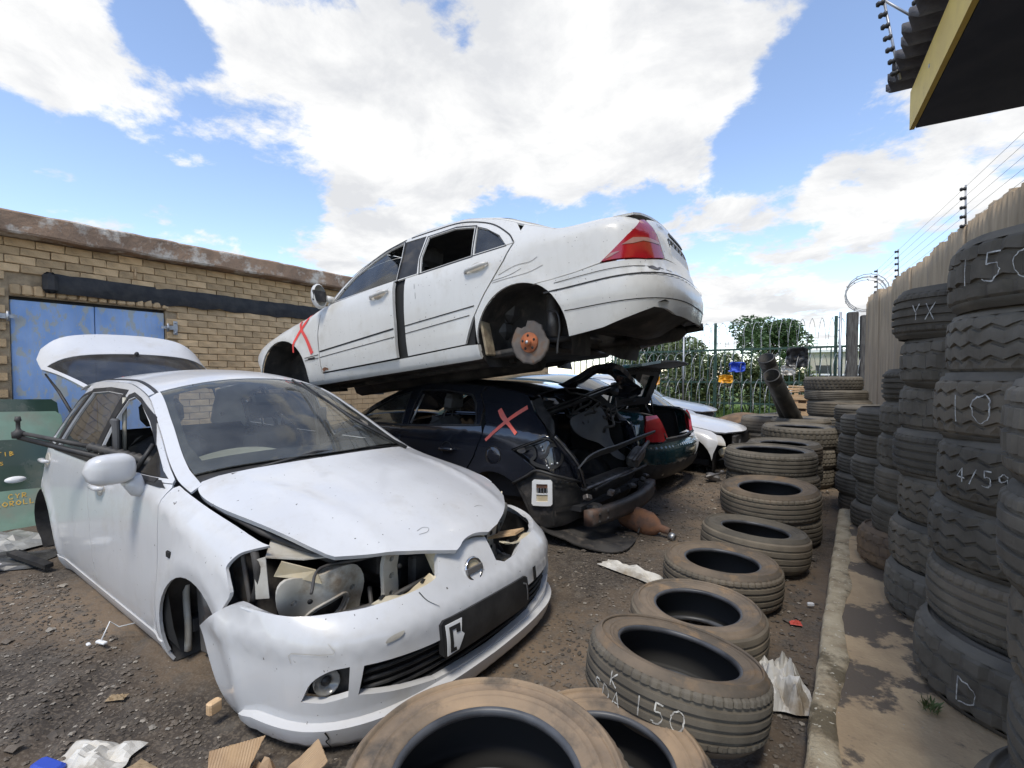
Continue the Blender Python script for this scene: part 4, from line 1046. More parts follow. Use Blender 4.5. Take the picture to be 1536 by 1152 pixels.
# lower grille slats, fog lamps, black lip
for z in (.30, .33, .36, .39, .42, .445):
    q = MB(); q.tube([B.M(a, z, -.035) for a in [-.03-i*(1.2/14) for i in range(15)]], .008, 5); q.build('grille_slat', 'black_trim', bump)
panel('grille_backing', [(.0, .25), (.0, .47), (mir(0), .47), (mir(0), .25)], lambda a, z: B.M(a, z, -.06), 'seam_black', bump, step=.08, rim=0, centre=(1.5, 0, .4))
for s_ in (0, 1):
    qf_ = .085 if s_ == 0 else mir(.085)
    c = Vector(B.M(qf_, .405, -.045)); sgn = 1 if s_ == 0 else -1
    q = MB(); q.lathe([(0, -.005), (.025, .0), (.042, .012), (.045, .02), (.045, .0)], 18, mtx(tuple(c), (-.9, .35*sgn, 0))); lamp = q.build('fog_lamp', 'fog_glass', bump)
    q = MB(); q.lathe([(0, .014), (.012, .012), (.018, .004)], 12, mtx(tuple(c), (-.9, .35*sgn, 0))); q.build('bulb', 'black_trim', lamp)
    panel('fog_recess', [(.17, .34), (.17, .475), (.0, .475), (.0, .34)] if s_ == 0 else [(mir(.17), .34), (mir(.17), .475), (mir(.0), .475), (mir(.0), .34)], lambda a, z: B.M(a, z, -.062), 'bare_dark', bump, step=.06, rim=0, centre=(1.5, 0, .4))
panel('lower_lip', [(.56, .10), (.58, .168), (qF, .178), (mir(.58), .168), (mir(.56), .10), (qF, .11)], lambda a, z: B.M(a, z, -.02), 'black_trim', bump, step=.07, rim=.02, centre=(1.5, 0, .4))
strips('crack', [sp([(.085, .262), (.075, .235), (.083, .222), (.07, .195), (.075, .168)], 4)], lambda t: .0055*(1-t*.5), lambda a, z: tuple(Vector(lipf(a, z))+Vector((-.003, .002, 0))), 'seam_black', bump)
strips('crack', [sp([(-.27, .632), (-.29, .60), (-.33, .57)], 4)], lambda t: .004*(1-t*.7), lambda a, z: tuple(Vector(nb(a, z))+Vector((-.0035, .002, 0))), 'seam_black', bump)
strips('scuff', [sp([(.19, .49), (.186, .53), (.06, .525), (.075, .56)], 3)], .0018, lambda a, z: tuple(Vector(nb(a, z))+Vector((-.003, .002, 0))), 'inner_white', bump)
panel('scuff', sp([(-.10, .520), (-.15, .527), (-.165, .545), (-.11, .538)], 3, True), lambda a, z: tuple(Vector(nb(a, z))+Vector((-.003, .001, 0))), 'inner_white', bump, step=.03, rim=0, centre=(1.5, 0, .4))
q = MB()
for a, z in ((.12, .58), (.03, .60), (-.2, .585)): pass
panel('sensor_slot', [(mir(-.27), .52), (mir(-.30), .52), (mir(-.31), .46), (mir(-.28), .46)], lambda a, z: B.M(a, z, .014), 'seam_black', bump, step=.04, rim=0, centre=(1.5, 0, .4))
# ---- what shows through the empty lamp and grille openings ----
bay = empty('engine_bay', (0, 0, 0), parent=car)
q = MB(); q.box((.62, 0, .34), (1.0, 1.2, .03)); q.box((1.14, 0, .64), (.03, 1.3, .62)); q.build('firewall', 'cabin_black', bay)
q = MB(); q.box((.22, -.1, .50), (.05, .62, .36), bev=.01); q.build('radiator', 'bare_dark', bay)
q = MB(); q.box((.55, -.05, .60), (.45, .55, .28), bev=.05); q.box((.42, .2, .66), (.25, .22, .16), bev=.03); q.build('engine', 'bare_dark', bay)
# near-side apron sheets
def sheet(name, pts, m, th=.006, holes=()):
    P = [Vector(p) for p in pts]; n_ = (P[1]-P[0]).cross(P[2]-P[0]).normalized()*th
    k = len(P); return fixn(pyd(name, [tuple(p) for p in P]+[tuple(p+n_) for p in P], [tuple(range(k)), tuple(range(2*k-1, k-1, -1))]+[(i, (i+1) % k, k+(i+1) % k, k+i) for i in range(k)], m, bay))
for s_ in (1, -1):
    def apf(y, z, s_=s_): return (.285+.42*max(0, y-.40)**1.15+.018*math.sin(z*16)+.012*math.cos(y*30), y*s_, z)
    ap = panel('apron', sp([(.405, .405), (.50, .415), (.62, .47), (.71, .56), (.735, .66), (.70, .705), (.60, .69), (.52, .715), (.44, .70), (.405, .62), (.41, .5)], 3, True), apf, 'inner_white', bay, [sp([(.475, .57), (.50, .585), (.575, .545), (.60, .515), (.565, .495), (.50, .52)], 3, True), arc((.455, .61), .013, 0, 330, 8), arc((.47, .455), .010, 0, 330, 8), arc((.665, .60), .012, 0, 330, 8)], step=.03, rim=.02, centre=(1.5, 0, .5))
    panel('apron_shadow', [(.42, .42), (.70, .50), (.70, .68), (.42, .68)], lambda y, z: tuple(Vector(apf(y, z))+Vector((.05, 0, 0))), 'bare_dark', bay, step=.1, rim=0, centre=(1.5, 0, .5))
    q = MB(); q.tube([Vector(apf(y, z))+Vector((-.002, 0, 0)) for y, z in sp([(.462, .572), (.50, .60), (.585, .555), (.618, .512), (.57, .48), (.49, .507), (.462, .572)], 4)], .006, 6); q.build('pressed_rib', 'inner_white', bay)
    sheet('apron_top', [(.50, .71*s_, .765), (.38, .62*s_, .755), (.30, .46*s_, .745), (.36, .42*s_, .745), (.62, .62*s_, .80)], 'inner_white')
    sheet('lamp_frame', [(.49, .755*s_, .62), (.50, .755*s_, .77), (.47, .725*s_, .78), (.455, .72*s_, .62)], 'inner_white')
    panel('radiator_support', sp([(.315, .37), (.385, .37), (.395, .48), (.375, .58), (.385, .70), (.36, .775), (.305, .775), (.31, .68), (.30, .58), (.32, .48)], 3, True), lambda y, z, s_=s_: (.165+.03*math.sin((z-.37)*7)+.25*(y-.34)**2, y*s_, z), 'inner_white', bay, [arc((.345, .72), .012, 0, 330, 8), arc((.337, .645), .014, 0, 330, 8), arc((.34, .57), .011, 0, 330, 8), arc((.352, .44), .013, 0, 330, 8)], step=.03, rim=.022, centre=(1.5, 0, .5))
    q = MB(); q.box((.28, .41*s_, .45), (.22, .11, .10), (0, .1, .1*s_), bev=.01); q.box((.16, .43*s_, .46), (.08, .08, .07), bev=.006); q.build('rail_end', 'inner_white', bay)
    q = MB(); q.tube([(.19, .48*s_, .44), (.18, .42*s_, .50), (.17, .36*s_, .55)], .008, 6); q.build('brace', 'galvanised', bay)
    for (u, y, z) in ((.36, .62, .60), (.33, .53, .52), (.36, .58, .50), (.155, .345, .70), (.175, .345, .48)):
        q = MB(); q.lathe([(0, .003), (.010, .002), (.011, 0)], 8, mtx((u-.02, y*s_, z), (-1, .5*s_, 0))); q.build('bolt_hole', 'seam_black', bay)
for s_ in (1, -1):
    sheet('bracket', [(.40, .70*s_, .77), (.33, .60*s_, .72), (.32, .58*s_, .66), (.36, .64*s_, .69), (.43, .715*s_, .71)], 'yellowed_plastic', .008)
    q = MB(); q.box((.40, .47*s_, .62), (.14, .10, .12), (.2, .3, .3*s_), bev=.015); q.build('washer_bottle', 'inner_white', bay)
    q = MB(); q.tube(sp([(.52, .75*s_, .60), (.50, .74*s_, .68), (.50, .745*s_, .76), (.56, .73*s_, .81)], 4), .016, 6); q.build('wing_edge', 'bare_dark', bay)
    q = MB(); q.tube(sp([(.30, .55*s_, .44), (.22, .47*s_, .43), (.20, .44*s_, .52), (.26, .40*s_, .60)], 4), .010, 6); q.build('loose_wire', 'hose_rubber', bay)
    q = MB(); q.box((.62, .745*s_, .66), (.10, .02, .26), (0, .3, 0), bev=.008); q.build('wing_bracket', 'steel_grey', bay)
q = MB(); q.tube(sp([(.30, .52, .52), (.18, .42, .56), (.12, .30, .60), (.10, .12, .62), (.10, .02, .615)], 5), .013, 8); q.tube(sp([(.10, .03, .615), (.11, .0, .58), (.10, -.01, .50), (.13, .02, .42)], 4), .014, 8); q.tube(sp([(.10, .01, .60), (.10, -.05, .64), (.13, -.1, .70)], 4), .011, 8); q.build('hose', 'hose_rubber', bay)
q = MB(); q.tube(sp([(.20, .70, .70), (.30, .6, .735), (.25, .45, .735), (.2, .36, .75)], 5), .006, 6); q.tube([(.95, .70, .90), (.62, .66, .83), (.32, .52, .73)], [.016, .014, .012], 6); q.build('cable', 'hose_rubber', bay)
q = MB(); q.lathe([(0, .03), (.02, .028), (.03, .012), (.045, .016), (.055, .0), (.05, -.02), (0, -.025)], 20, mtx((.11, -.16, .60), (-.95, .3, .1))); q.build('horn', 'hose_rubber', bay)
q = MB(); q.box((.10, -.02, .45), (.03, .10, .20), (.2, 0, 0), bev=.01); q.tube([(.11, .18, .70), (.11, .12, .40)], .010, 6); q.tube([(.12, -.06, .68), (.12, .02, .46)], .012, 6); q.build('fan_strut', 'hose_rubber', bay)
q = MB(); q.box((.02, -.42, .645), (.16, .14, .012), (.1, .25, .3)); tag(q.build('cardboard_scrap', 'wood_pale', None), 'folded cardboard scrap lying in the far lamp opening of the white hatchback', 'cardboard').matrix_world = Matrix.Translation((-1.50, 2.06, .475)) @ Matrix.Rotation(math.pi, 4, 'Z') @ Matrix.Translation((0, .42, -.645))
# ---- cabin ----
cab = empty('cabin', (0, 0, 0), parent=car)
q = MB(); q.box((2.6, 0, .30), (2.9, 1.45, .06)); q.build('floor', 'cabin_black', cab)
q = MB(); q.prism([(1.12, .95), (1.20, 1.0), (1.45, 1.0), (1.62, .93), (1.68, .70), (1.5, .45), (1.15, .45)], 1.30, lambda a, b_, h: (a, -.65+h, b_-.03)); da = q.build('dashboard', 'cabin_grey', cab)
q = MB(); vs = []
nn_ = 12
for i in range(nn_+1):
    for j in range(nn_+1):
        a = i/nn_*2-1; b_ = j/nn_*2-1
        vs.append((1.42+a*.20, .36+b_*.28, .975+.105*max(0, 1-a*a)**.5*max(0, 1-b_*b_)**.5))
q.add(vs, [(i*(nn_+1)+j, (i+1)*(nn_+1)+j, (i+1)*(nn_+1)+j+1, i*(nn_+1)+j+1) for i in range(nn_) for j in range(nn_)], True); q.build('instrument_hood', 'dash_beige', da)
q = MB(); torus(q, (1.50, -.38, .985), .18, .014, (.75, -.1, .62), 30, 8); q.box((1.50, -.38, .985), (.03, .10, .10), (0, -.9, 0), bev=.01); q.tube([(1.50, -.54, .98), (1.50, -.22, .99)], .012, 6); q.build('steering_wheel', 'cabin_black', cab)
for y in (.36, -.36): seat('front_seat', cab, 2.15, y, 'cabin_grey')
q = MB(); q.box((3.05, 0, .48), (.5, 1.2, .16), bev=.05); q.box((3.36, 0, .78), (.16, 1.2, .55), (0, .25, 0), bev=.06)
q.build('rear_seat', 'cabin_grey', cab)
q = MB(); q.box((1.86, -.02, 1.33), (.03, .24, .075), (0, .3, .15), bev=.02); q.tube([(1.86, -.02, 1.36), (1.90, -.01, 1.42)], .009, 6); q.build('rear_view_mirror', 'cabin_black', cab)
for y in (.70, -.70):
    q = MB(); q.box((2.30, y, .75), (.10, .03, .95), bev=.01); q.build('inner_post', 'cabin_grey', cab)
q = MB(); q.tube([(2.33, -.64, 1.35), (2.30, -.66, .9), (2.33, -.66, .4)], .012, 6); q.tube([(2.33, .64, 1.35), (2.30, .66, .9)], .012, 6); q.build('seat_belt', 'dash_beige', cab)
ol = [(2.02, -.53), (3.78, -.46), (3.78, .46), (2.02, .53)]
panel('headlining', ol, topfn(B, -.035), 'cabin_grey', cab, step=.15, rim=0, centre=(2.5, 0, 5))
# ---- raised tailgate ----
tg = empty('tailgate', (3.77, 0, 1.43), (0, R(-27), 0), (.96, .97, 1), parent=car)
def tgf(a, y):          # a: distance from the hinge, y sideways
    return (a, y, -.03*(y/.6)**2-.10*(y/.66)**6+.05*max(0, (a-.62)/.35)**2-.02*(a*1.2)**2)
def tw(a): return .52+.16*min(1, a/.6)-.02*max(0, a-.8)
ol = [(a, tw(a)) for a in (.0, .2, .4, .6, .7, .8)]+sp([(.90, .64), (.97, .5), (1.0, .25), (1.005, 0), (1.0, -.25), (.97, -.5), (.90, -.64)], 4)+[(a, -tw(a)) for a in (.8, .7, .6, .4, .2, .0)]
gl = sp([(.02, .49), (.3, .575), (.54, .635), (.60, .615), (.63, .3), (.64, 0), (.63, -.3), (.60, -.615), (.54, -.635), (.3, -.575), (.02, -.49)], 3)
panel('tailgate_skin', ol, tgf, WP, tg, [gl], step=.06, rim=.03, centre=(.5, 0, -2))
panel('tailgate_glass', gl, lambda a, y: (a, y, tgf(a, y)[2]-.004), 'dark_glass', tg, step=.08, rim=0, centre=(.5, 0, -2))
panel('tailgate_lining', [(a, y*.93) for a, y in ol], lambda a, y: (a, y, tgf(a, y)[2]-.035), 'cabin_black', tg, [[(a, y*.9) for a, y in gl]], step=.08, rim=.01, centre=(.5, 0, 2))
q = MB(); q.lathe([(0, .03), (.012, .026), (.02, .01), (.02, 0)], 10, Matrix.Translation((.60, 0, .0))); q.build('wiper_spindle', 'black_trim', tg)
q = MB(); q.box((.90, 0, -.03), (.05, .14, .02), bev=.006); q.build('latch_cover', WP, tg)
mat('red_sticker', (.55, .03, .03), .5); 
stk = panel('sticker', [(.075, .02), (.115, .02), (.115, .34), (.075, .34)], lambda a, y: (a, y-.1, tgf(a, y-.1)[2]+.004), 'red_sticker', tg, step=.06, rim=0, centre=(.5, 0, -2))
q = MB()
rq = random.Random(3); y = .04
while y < .32:
    wd = rq.uniform(.008, .018); q.box((.095, y-.1+wd/2, tgf(.095, y-.1)[2]+.006), (.022, wd, .001)); y += wd+.008+(.014 if rq.random() < .2 else 0)
q.build('sticker_lettering', 'far_white', stk)
for s_ in (1, -1):
    q = MB(); q.tube([(3.80, .55*s_, 1.10), (4.10, .60*s_, 1.35), (4.38, .63*s_, 1.50)], [.012, .012, .007], 8); q.build('gas_strut', 'black_trim', car)
panel('rear_bumper', [(B.qR-.9, .2), (B.qR-.92, .6), (B.qR+.92, .6), (B.qR+.9, .2)], lambda a, z: B.M(a, z), WP, car, step=.09, rim=.02, centre=(2.5, 0, .4))
# stroke letters for handwriting and small lettering (unit box)
GL = {'0': [sp([(.5, 1), (.1, .8), (.05, .4), (.35, 0), (.75, .1), (.9, .55), (.75, .95), (.5, 1)], 4)], '1': [[(.45, 1), (.5, 0)]], '2': [sp([(.1, .8), (.4, 1), (.8, .8), (.5, .4), (.05, 0)], 4)+[(.9, .02)]],
      '3': [sp([(.1, .95), (.6, 1), (.75, .75), (.35, .52), (.8, .35), (.6, 0), (.1, .08)], 4)], '4': [[(.6, 0), (.6, 1), (.05, .35), (.9, .35)]], '5': [[(.85, 1), (.3, 1)]+sp([(.25, .6), (.7, .62), (.85, .3), (.5, 0), (.1, .1)], 4)],
      '6': [sp([(.8, 1), (.3, .7), (.1, .3), (.4, 0), (.8, .2), (.6, .5), (.15, .35)], 4)], '9': [sp([(.85, .8), (.5, 1), (.15, .75), (.4, .5), (.85, .75)], 4)+[(.8, .3), (.5, 0)]], '/': [[(.1, 0), (.8, 1)]],
      'C': [sp([(.9, .85), (.5, 1), (.1, .6), (.2, .1), (.6, 0), (.9, .15)], 4)], 'R': [[(.1, 0), (.1, 1)]+sp([(.1, 1), (.75, .9), (.7, .55), (.12, .5)], 3)+[(.85, 0)]], 'S': [sp([(.85, .9), (.4, 1), (.1, .75), (.5, .52), (.85, .25), (.5, 0), (.08, .1)], 4)],
      'K': [[(.1, 0), (.1, 1)], [(.8, 1), (.12, .45), (.85, 0)]], 'D': [[(.1, 0), (.1, 1)]+sp([(.1, 1), (.8, .75), (.8, .25), (.1, 0)], 4)], 'A': [[(.05, 0), (.5, 1), (.95, 0)], [(.2, .35), (.8, .35)]], 'X': [[(.1, 0), (.9, 1)], [(.1, 1), (.9, 0)]],
      'L': [[(.1, 1), (.1, 0), (.8, .02)]], 'T': [[(.0, 1), (1, 1)], [(.5, 1), (.5, 0)]], 'U': [sp([(.1, 1), (.12, .3), (.5, 0), (.88, .3), (.9, 1)], 4)], 'E': [[(.85, 1), (.1, 1), (.1, 0), (.85, 0)], [(.1, .5), (.7, .5)]], 'I': [[(.5, 0), (.5, 1)]], 'O': [sp([(.5, 1), (.05, .5), (.5, 0), (.95, .5), (.5, 1)], 4)],
      'W': [[(0, 1), (.25, 0), (.5, .7), (.75, 0), (1, 1)]], 'J': [[(.2, 1), (.9, 1)], sp([(.6, 1), (.6, .2), (.3, 0), (.05, .2)], 4)], 'N': [[(.1, 0), (.1, 1), (.9, 0), (.9, 1)]], 'G': [sp([(.9, .85), (.5, 1), (.1, .5), (.5, 0), (.9, .2)], 4)+[(.9, .45), (.55, .45)]], 'B': [[(.1, 0), (.1, 1)]+sp([(.1, 1), (.75, .8), (.12, .52)], 3)+sp([(.12, .52), (.9, .28), (.1, 0)], 3)], 'Y': [[(.1, 1), (.5, .5), (.9, 1)], [(.5, .5), (.5, 0)]], 'F': [[(.1, 0), (.1, 1), (.85, 1)], [(.1, .55), (.7, .55)]], ' ': []}
def write(text, x, y, h, w=None, gap=.25, slant=0., wob=0., seed=0):
    rq = random.Random(seed); w = w or h*.6; out = []
    for ch in text:
        for st in GL[ch]: out.append([(x+p[0]*w+slant*p[1]*h+rq.uniform(-wob, wob)*h, y+p[1]*h+rq.uniform(-wob, wob)*h) for p in st])
        x += w*(1+gap)
    return out
# ================= white sedan lying across the stack =================
mat('smoked_lamp', (.42, .24, .20), .2, col2=(.34, .17, .15), nscale=5, coat=.7)
mat('sill_end_brown', (.30, .25, .165), .8, col2=(.17, .13, .085), nscale=12, bump=.4)
mat('shield_grey', (.115, .10, .09), .75, .2, col2=(.17, .145, .125), nscale=9, dirt=(.20, .11, .06), dscale=7, dlo=.52, dhi=.66)
B = MERC
car = tag(empty('white_sedan', (-5.43, 3.345, .875), (0, R(-6.5), R(5.1)), (1, 1, 1.05)), 'old white sedan stacked on the dark hatchback, nose down, red cross on its wing', 'car')
WP = 'old_white_paint'
CT = (2.3, 0, .6)
seam = []
for sg in (-1, 1):
    f = sidefn(B, sg); fo = sidefn(B, sg, .0035)
    ol = [(1.335, .25), (1.15, .25)]+arc((.78, .31), .367, 0, 172, 18)+[(.40, .46), (.28, .56), (.20, .63)]+edge_line(B, .24, 1.22, 12, -.002)+sp([(1.30, .91), (1.398, .90), (1.338, .67), (1.335, .45), (1.34, .27)], 5)
    fe = panel('fender', ol, f, WP, car, step=.055, centre=CT)
    ol = [(1.353, .318), (1.346, .45), (1.349, .67), (1.405, .90), (1.50, .908), (1.9, .922), (2.33, .935), (2.34, .6), (2.325, .322)]
    of = .028 if sg < 0 else 0
    fdf = lambda q, z, sg=sg, of=of: tuple(Vector(sidefn(B, sg)(q, z))+Vector((0, sg*of*max(0, (q-1.35)/1.0), 0)))
    fd = panel('front_door', ol, fdf, WP, car, step=.06, rim=.03, centre=CT)
    ol = [(2.425, .325), (2.43, .6), (2.44, .938), (3.0, .958), (3.465, .972), (3.40, .862), (3.225, .664), (3.10, .50), (3.01, .335)]
    rd = panel('rear_door', ol, f, WP, car, step=.06, rim=.03, centre=CT)
    ol = [(1.14, .215), (3.13, .215), (3.128, .315), (3.0, .325), (2.41, .313), (1.345, .305), (1.15, .30)]
    panel('sill', ol, sidefn(B, sg, -.002), WP, car, step=.028, rim=.04, centre=CT)
    ol = arc((3.495, .31), .365, 178, 66, 16)+[(3.70, .645), (3.95, .658), (4.12, .678), (4.18, .712), (4.32, .82), (4.50, .94)]+edge_line(B, 4.44, 3.52, 14, -.003)+[(3.49, .985), (3.482, .972), (3.412, .858), (3.237, .66), (3.13, .52)]
    qp = panel('quarter_panel', ol, f, WP, car, step=.055, rim=.02, centre=CT)
    panel('gap_shade_sheet', [(1.16, .27), (1.18, .85), (1.42, .90), (3.5, .96), (3.45, .72), (3.12, .55), (3.08, .27)], sidefn(B, sg, -.026), 'seam_black', car, step=.12, rim=0, centre=CT)  # black backing that makes the door gaps read as shaded
    wf = [(1.515, .925), (1.60, 1.035), (1.72, 1.135), (1.92, 1.235), (2.12, 1.292), (2.28, 1.305), (2.315, 1.15), (2.33, .95)]
    wr = [(2.60, .955), (2.565, 1.10), (2.58, 1.278), (2.85, 1.277), (3.065, 1.228), (3.10, .972)]
    wq = [(3.125, .976), (3.09, 1.222), (3.2, 1.17), (3.31, 1.085), (3.40, .982)]
    up = [(1.43, .917), (1.9, .93), (2.4, .944), (3.0, .966), (3.50, .98), (3.52, 1.05)]+edge_line(B, 3.45, 1.40, 32, -.003)
    bp = [(2.345, .95), (2.33, 1.15), (2.30, 1.31), (2.545, 1.30), (2.535, 1.10), (2.56, .955)]
    fr = panel('side_frame', up, f, WP, car, [wf, wr, wq, bp], step=.05, centre=CT)
    panel('door_post', bp, sidefn(B, sg, -.006), 'black_trim', fr, step=.06, rim=0, centre=CT)
    for wn in (wf, wr, wq):
        panel('window_seal', grow(wn, .018), sidefn(B, sg, .003), 'black_trim', fr, [grow(wn, -.008)], step=.05, rim=.02, centre=CT)
    panel('window_pane', [(1.515, .925), (1.60, 1.035), (1.92, 1.235), (2.05, 1.272), (2.28, 1.10), (2.33, .95)], sidefn(B, sg, -.012), 'side_glass', fr, step=.1, rim=0, centre=CT)
    panel('window_pane', wq, sidefn(B, sg, -.012), 'side_glass', fr, step=.1, rim=0, centre=CT)
    # door shut line over the roof side, rub-strip lines
    strips('shut_line', [sp([(1.42, .93), (1.55, 1.06), (1.72, 1.175), (2.0, 1.285), (2.3, 1.335)], 5), sp([(2.36, 1.335), (2.6, 1.333), (2.9, 1.318), (3.2, 1.225), (3.4, 1.08), (3.475, .985)], 6)], .010, fo, 'seam_black', fr)
    strips('strip_line', [sp([(1.35, .503), (2.33, .552)], 6)], .013, lambda q, z: tuple(Vector(fdf(q, z))+Vector((0, sg*.003, 0))), 'seam_black', fd)
    strips('strip_line', [sp([(1.35, .452), (2.33, .487)], 6)], .006, lambda q, z: tuple(Vector(fdf(q, z))+Vector((0, sg*.003, 0))), 'seam_black', fd)
    strips('strip_line', [sp([(2.43, .56), (3.13, .592)], 6)], .008, fo, 'seam_black', rd); strips('strip_line', [sp([(2.43, .50), (3.08, .532)], 6)], .006, fo, 'seam_black', rd)
    strips('strip_line', [[(1.14, .47), (1.33, .478)], [(1.14, .445), (1.33, .45)]], .007, fo, 'seam_black', fe)
    q = MB(); q.box(fo(1.225, .458), (.10, .006, .014), bev=.003); q.build('side_marker', 'black_trim', fe)
    for (u, z, own, fq) in ((2.18, .853, fd, fdf), (3.17, .858, rd, f)):
        c = Vector(fq(u, z)); q = MB(); q.lathe([(0, .002), (.03, .003), (.045, .001)], 16, mtx(tuple(c), (0, sg, .1)) @ Matrix.Diagonal((1.6, .9, 1, 1))); q.build('handle_cup', 'inner_white', own)
        q = MB(); q.tube([c+Vector((-.11, .006*sg, -.012)), c+Vector((-.08, .03*sg, -.004)), c+Vector((.06, .034*sg, .008)), c+Vector((.11, .012*sg, .014))], [.010, .015, .016, .010], 8); q.build('handle', WP, own)
    arch_liner('wheel_housing', B, sg, .78, .31, .37, .42, car); arch_liner('wheel_housing', B, sg, 3.495, .31, .37, .40, car, 'bare_dark')
    # tail lamp
    lamp = [(4.135, .684), (4.19, .722), (4.32, .825), (4.50, .945), (4.585, .962), (4.64, .86), (4.68, .705), (4.45, .680)]
    lo = panel('tail_lamp', lamp, sidefn(B, sg, .006), 'red_lamp', car, step=.04, rim=.03, centre=CT)
    panel('clear_band', [(4.27, .765), (4.36, .808), (4.50, .818), (4.648, .806), (4.652, .788), (4.45, .792), (4.36, .772)], sidefn(B, sg, .0085), 'smoked_lamp', lo, step=.04, rim=0, centre=CT)
    panel('clear_band', [(4.155, .692), (4.20, .722), (4.26, .728), (4.19, .70)], sidefn(B, sg, .0085), 'smoked_lamp', lo, step=.04, rim=0, centre=CT)
    strips('lens_rib', [[(4.36, .86), (4.61, .868)], [(4.24, .755), (4.66, .75)]], .006, sidefn(B, sg, .0085), 'smoked_lamp', lo)['kind'] = 'stuff'
    # mirror housing, glass gone
    c = Vector(f(1.47, .95)); q = MB()
    q.lathe([(.085, .0), (.098, -.02), (.098, -.06), (.08, -.10), (.04, -.125), (0, -.13)], 18, Matrix.Translation(c+Vector((0, .13*sg, .03))) @ Vector((1, .12*sg, .1)).to_track_quat('Z', 'Y').to_matrix().to_4x4() @ Matrix.Diagonal((.72, 1.15, .7, 1)))
    q.tube([c+Vector((0, -.01*sg, 0)), c+Vector((0, .06*sg, .01))], [.035, .03], 8)
    mo = q.build('mirror', WP, car)
    q = MB(); q.box(tuple(c+Vector((-.02, .13*sg, .03))), (.02, .13, .09), (0, .1, 0)); q.build('mirror_insides', 'bare_dark', mo)
f = sidefn(B, -1); fo = sidefn(B, -1, .004)
strips('red_cross', [sp([(1.262, .90), (1.18, .80), (1.07, .71), (1.0, .63), (.968, .545)], 6)], lambda t: .030-.012*abs(t-.5), fo, 'red_paint', car)
strips('red_cross', [sp([(1.09, .83), (1.11, .74), (1.18, .64), (1.245, .50)], 6)], lambda t: .022+.022*t, sidefn(B, -1, .0055), 'red_paint', car)
strips('rust_patch', [sp([(1.375, .332), (1.41, .345), (1.45, .335)], 3)], lambda t: .035-.02*t, sidefn(B, -1, .012), 'rust', car)
strips('scratches', [sp([(3.36, .765), (3.5, .80), (3.62, .80), (3.68, .82)], 4), sp([(3.30, .735), (3.45, .745), (3.55, .77)], 4), sp([(3.30, .72), (3.42, .725), (3.6, .73), (3.72, .755)], 4), [(2.55, .87), (2.552, .83)], [(2.56, .80), (2.562, .75)], [(1.78, .64), (1.782, .57)], [(2.60, .585), (2.59, .56)]], .0028, sidefn(B, -1, .003), 'bare_dark', car)['kind'] = 'stuff'
# bumper
qR = B.qR
def mr(q): return 2*qR-q
topb = [(3.635, .636), (3.70, .637), (3.95, .650), (4.12, .668), (4.45, .668), (4.68, .69), (qR, .70)]
botb = [(3.865, .265), (4.10, .285), (4.30, .335), (4.45, .375), (4.58, .365), (4.72, .335), (qR, .33)]
ol = [(p[0], p[1]) for p in topb]+[(mr(a), b_) for a, b_ in topb[-2::-1]]+[(mr(a), b_) for a, b_ in arc((3.495, .31), .37, 62, 0, 8)][0:]+[(mr(a), b_) for a, b_ in botb]+botb[-2::-1]+arc((3.495, .31), .37, 0, 62, 8)
bf = lambda q, z: (lambda p: (p[0], -p[1], p[2]))(B.M(q, z, .012*math.exp(-((z-.50)/.06)**2)+.012))
bo = lambda q, z: (lambda p: (p[0], -p[1], p[2]))(B.M(q, z, .012*math.exp(-((z-.50)/.06)**2)+.0155))
rb = panel('rear_bumper', ol, bf, WP, car, step=.055, rim=.03, centre=(3.3, 0, .5))
strips('bumper_line', [[(3.72+i*(mr(3.72)-3.72)/40, .565+.02*math.sin(math.pi*i/40)) for i in range(41)]], .010, bo, 'seam_black', rb)
strips('bumper_line', [[(3.86+i*(mr(3.86)-3.86)/40, .425+.0*i) for i in range(41)]], .006, bo, 'seam_black', rb)
strips('bumper_line', [[(3.80+i*(4.72-3.80)/20, .615+.012*math.sin(math.pi*i/20)) for i in range(21)]], .004, bo, 'seam_black', rb)
panel('paint_chip', sp([(4.44, .618), (4.48, .632), (4.53, .622), (4.57, .630), (4.55, .612), (4.5, .605)], 3, True), bo, 'steel_grey', rb, step=.03, rim=0, centre=(3.3, 0, .5))
# boot lid
fR = lambda q, z: (lambda p: (p[0], -p[1], p[2]))(B.M(q, z, .004))
ol = [(4.70, .705), (4.655, .86), (4.61, .955)]+[(qR-.55+i*1.1/10, .972+.05*(1-((i-5)/5)**2)) for i in range(11)]+[(mr(4.61), .955), (mr(4.655), .86), (mr(4.70), .705)]
rec = [(4.86, .755), (4.85, .865), (4.90, .888), (mr(4.90), .888), (mr(4.85), .865), (mr(4.86), .755)]
bl = panel('boot_lid', ol, fR, WP, car, [rec], step=.06, rim=.03, centre=(3.3, 0, .6))
panel('plate_recess', [(4.84, .74), (4.84, .90), (mr(4.84), .90), (mr(4.84), .74)], lambda q, z: (lambda p: (p[0], -p[1], p[2]))(B.M(q, z, -.035)), 'black_trim', bl, step=.08, rim=0, centre=(3.3, 0, .6))
for k in range(5):
    a = 4.95+k*.12; q = MB(); q.box(tuple(Vector(fR(a, .87))+Vector((-.02, 0, 0))), (.02, .05, .03), bev=.004); q.build('plate_lamp', 'grey_metal', bl)
q = MB(); q.box((B.M(qR, .80)[0]-.012, 0, .80), (.008, .56, .075), (0, .06, 0)); q.build('torn_plate', 'far_white', bl)
panel('boot_handle', [(qR-.22, .915), (qR+.22, .915), (qR+.20, .945), (qR-.20, .945)], lambda q, z: (lambda p: (p[0], -p[1], p[2]))(B.M(q, z, .012)), 'black_trim', bl, step=.05, rim=.01, centre=(3.3, 0, .6))
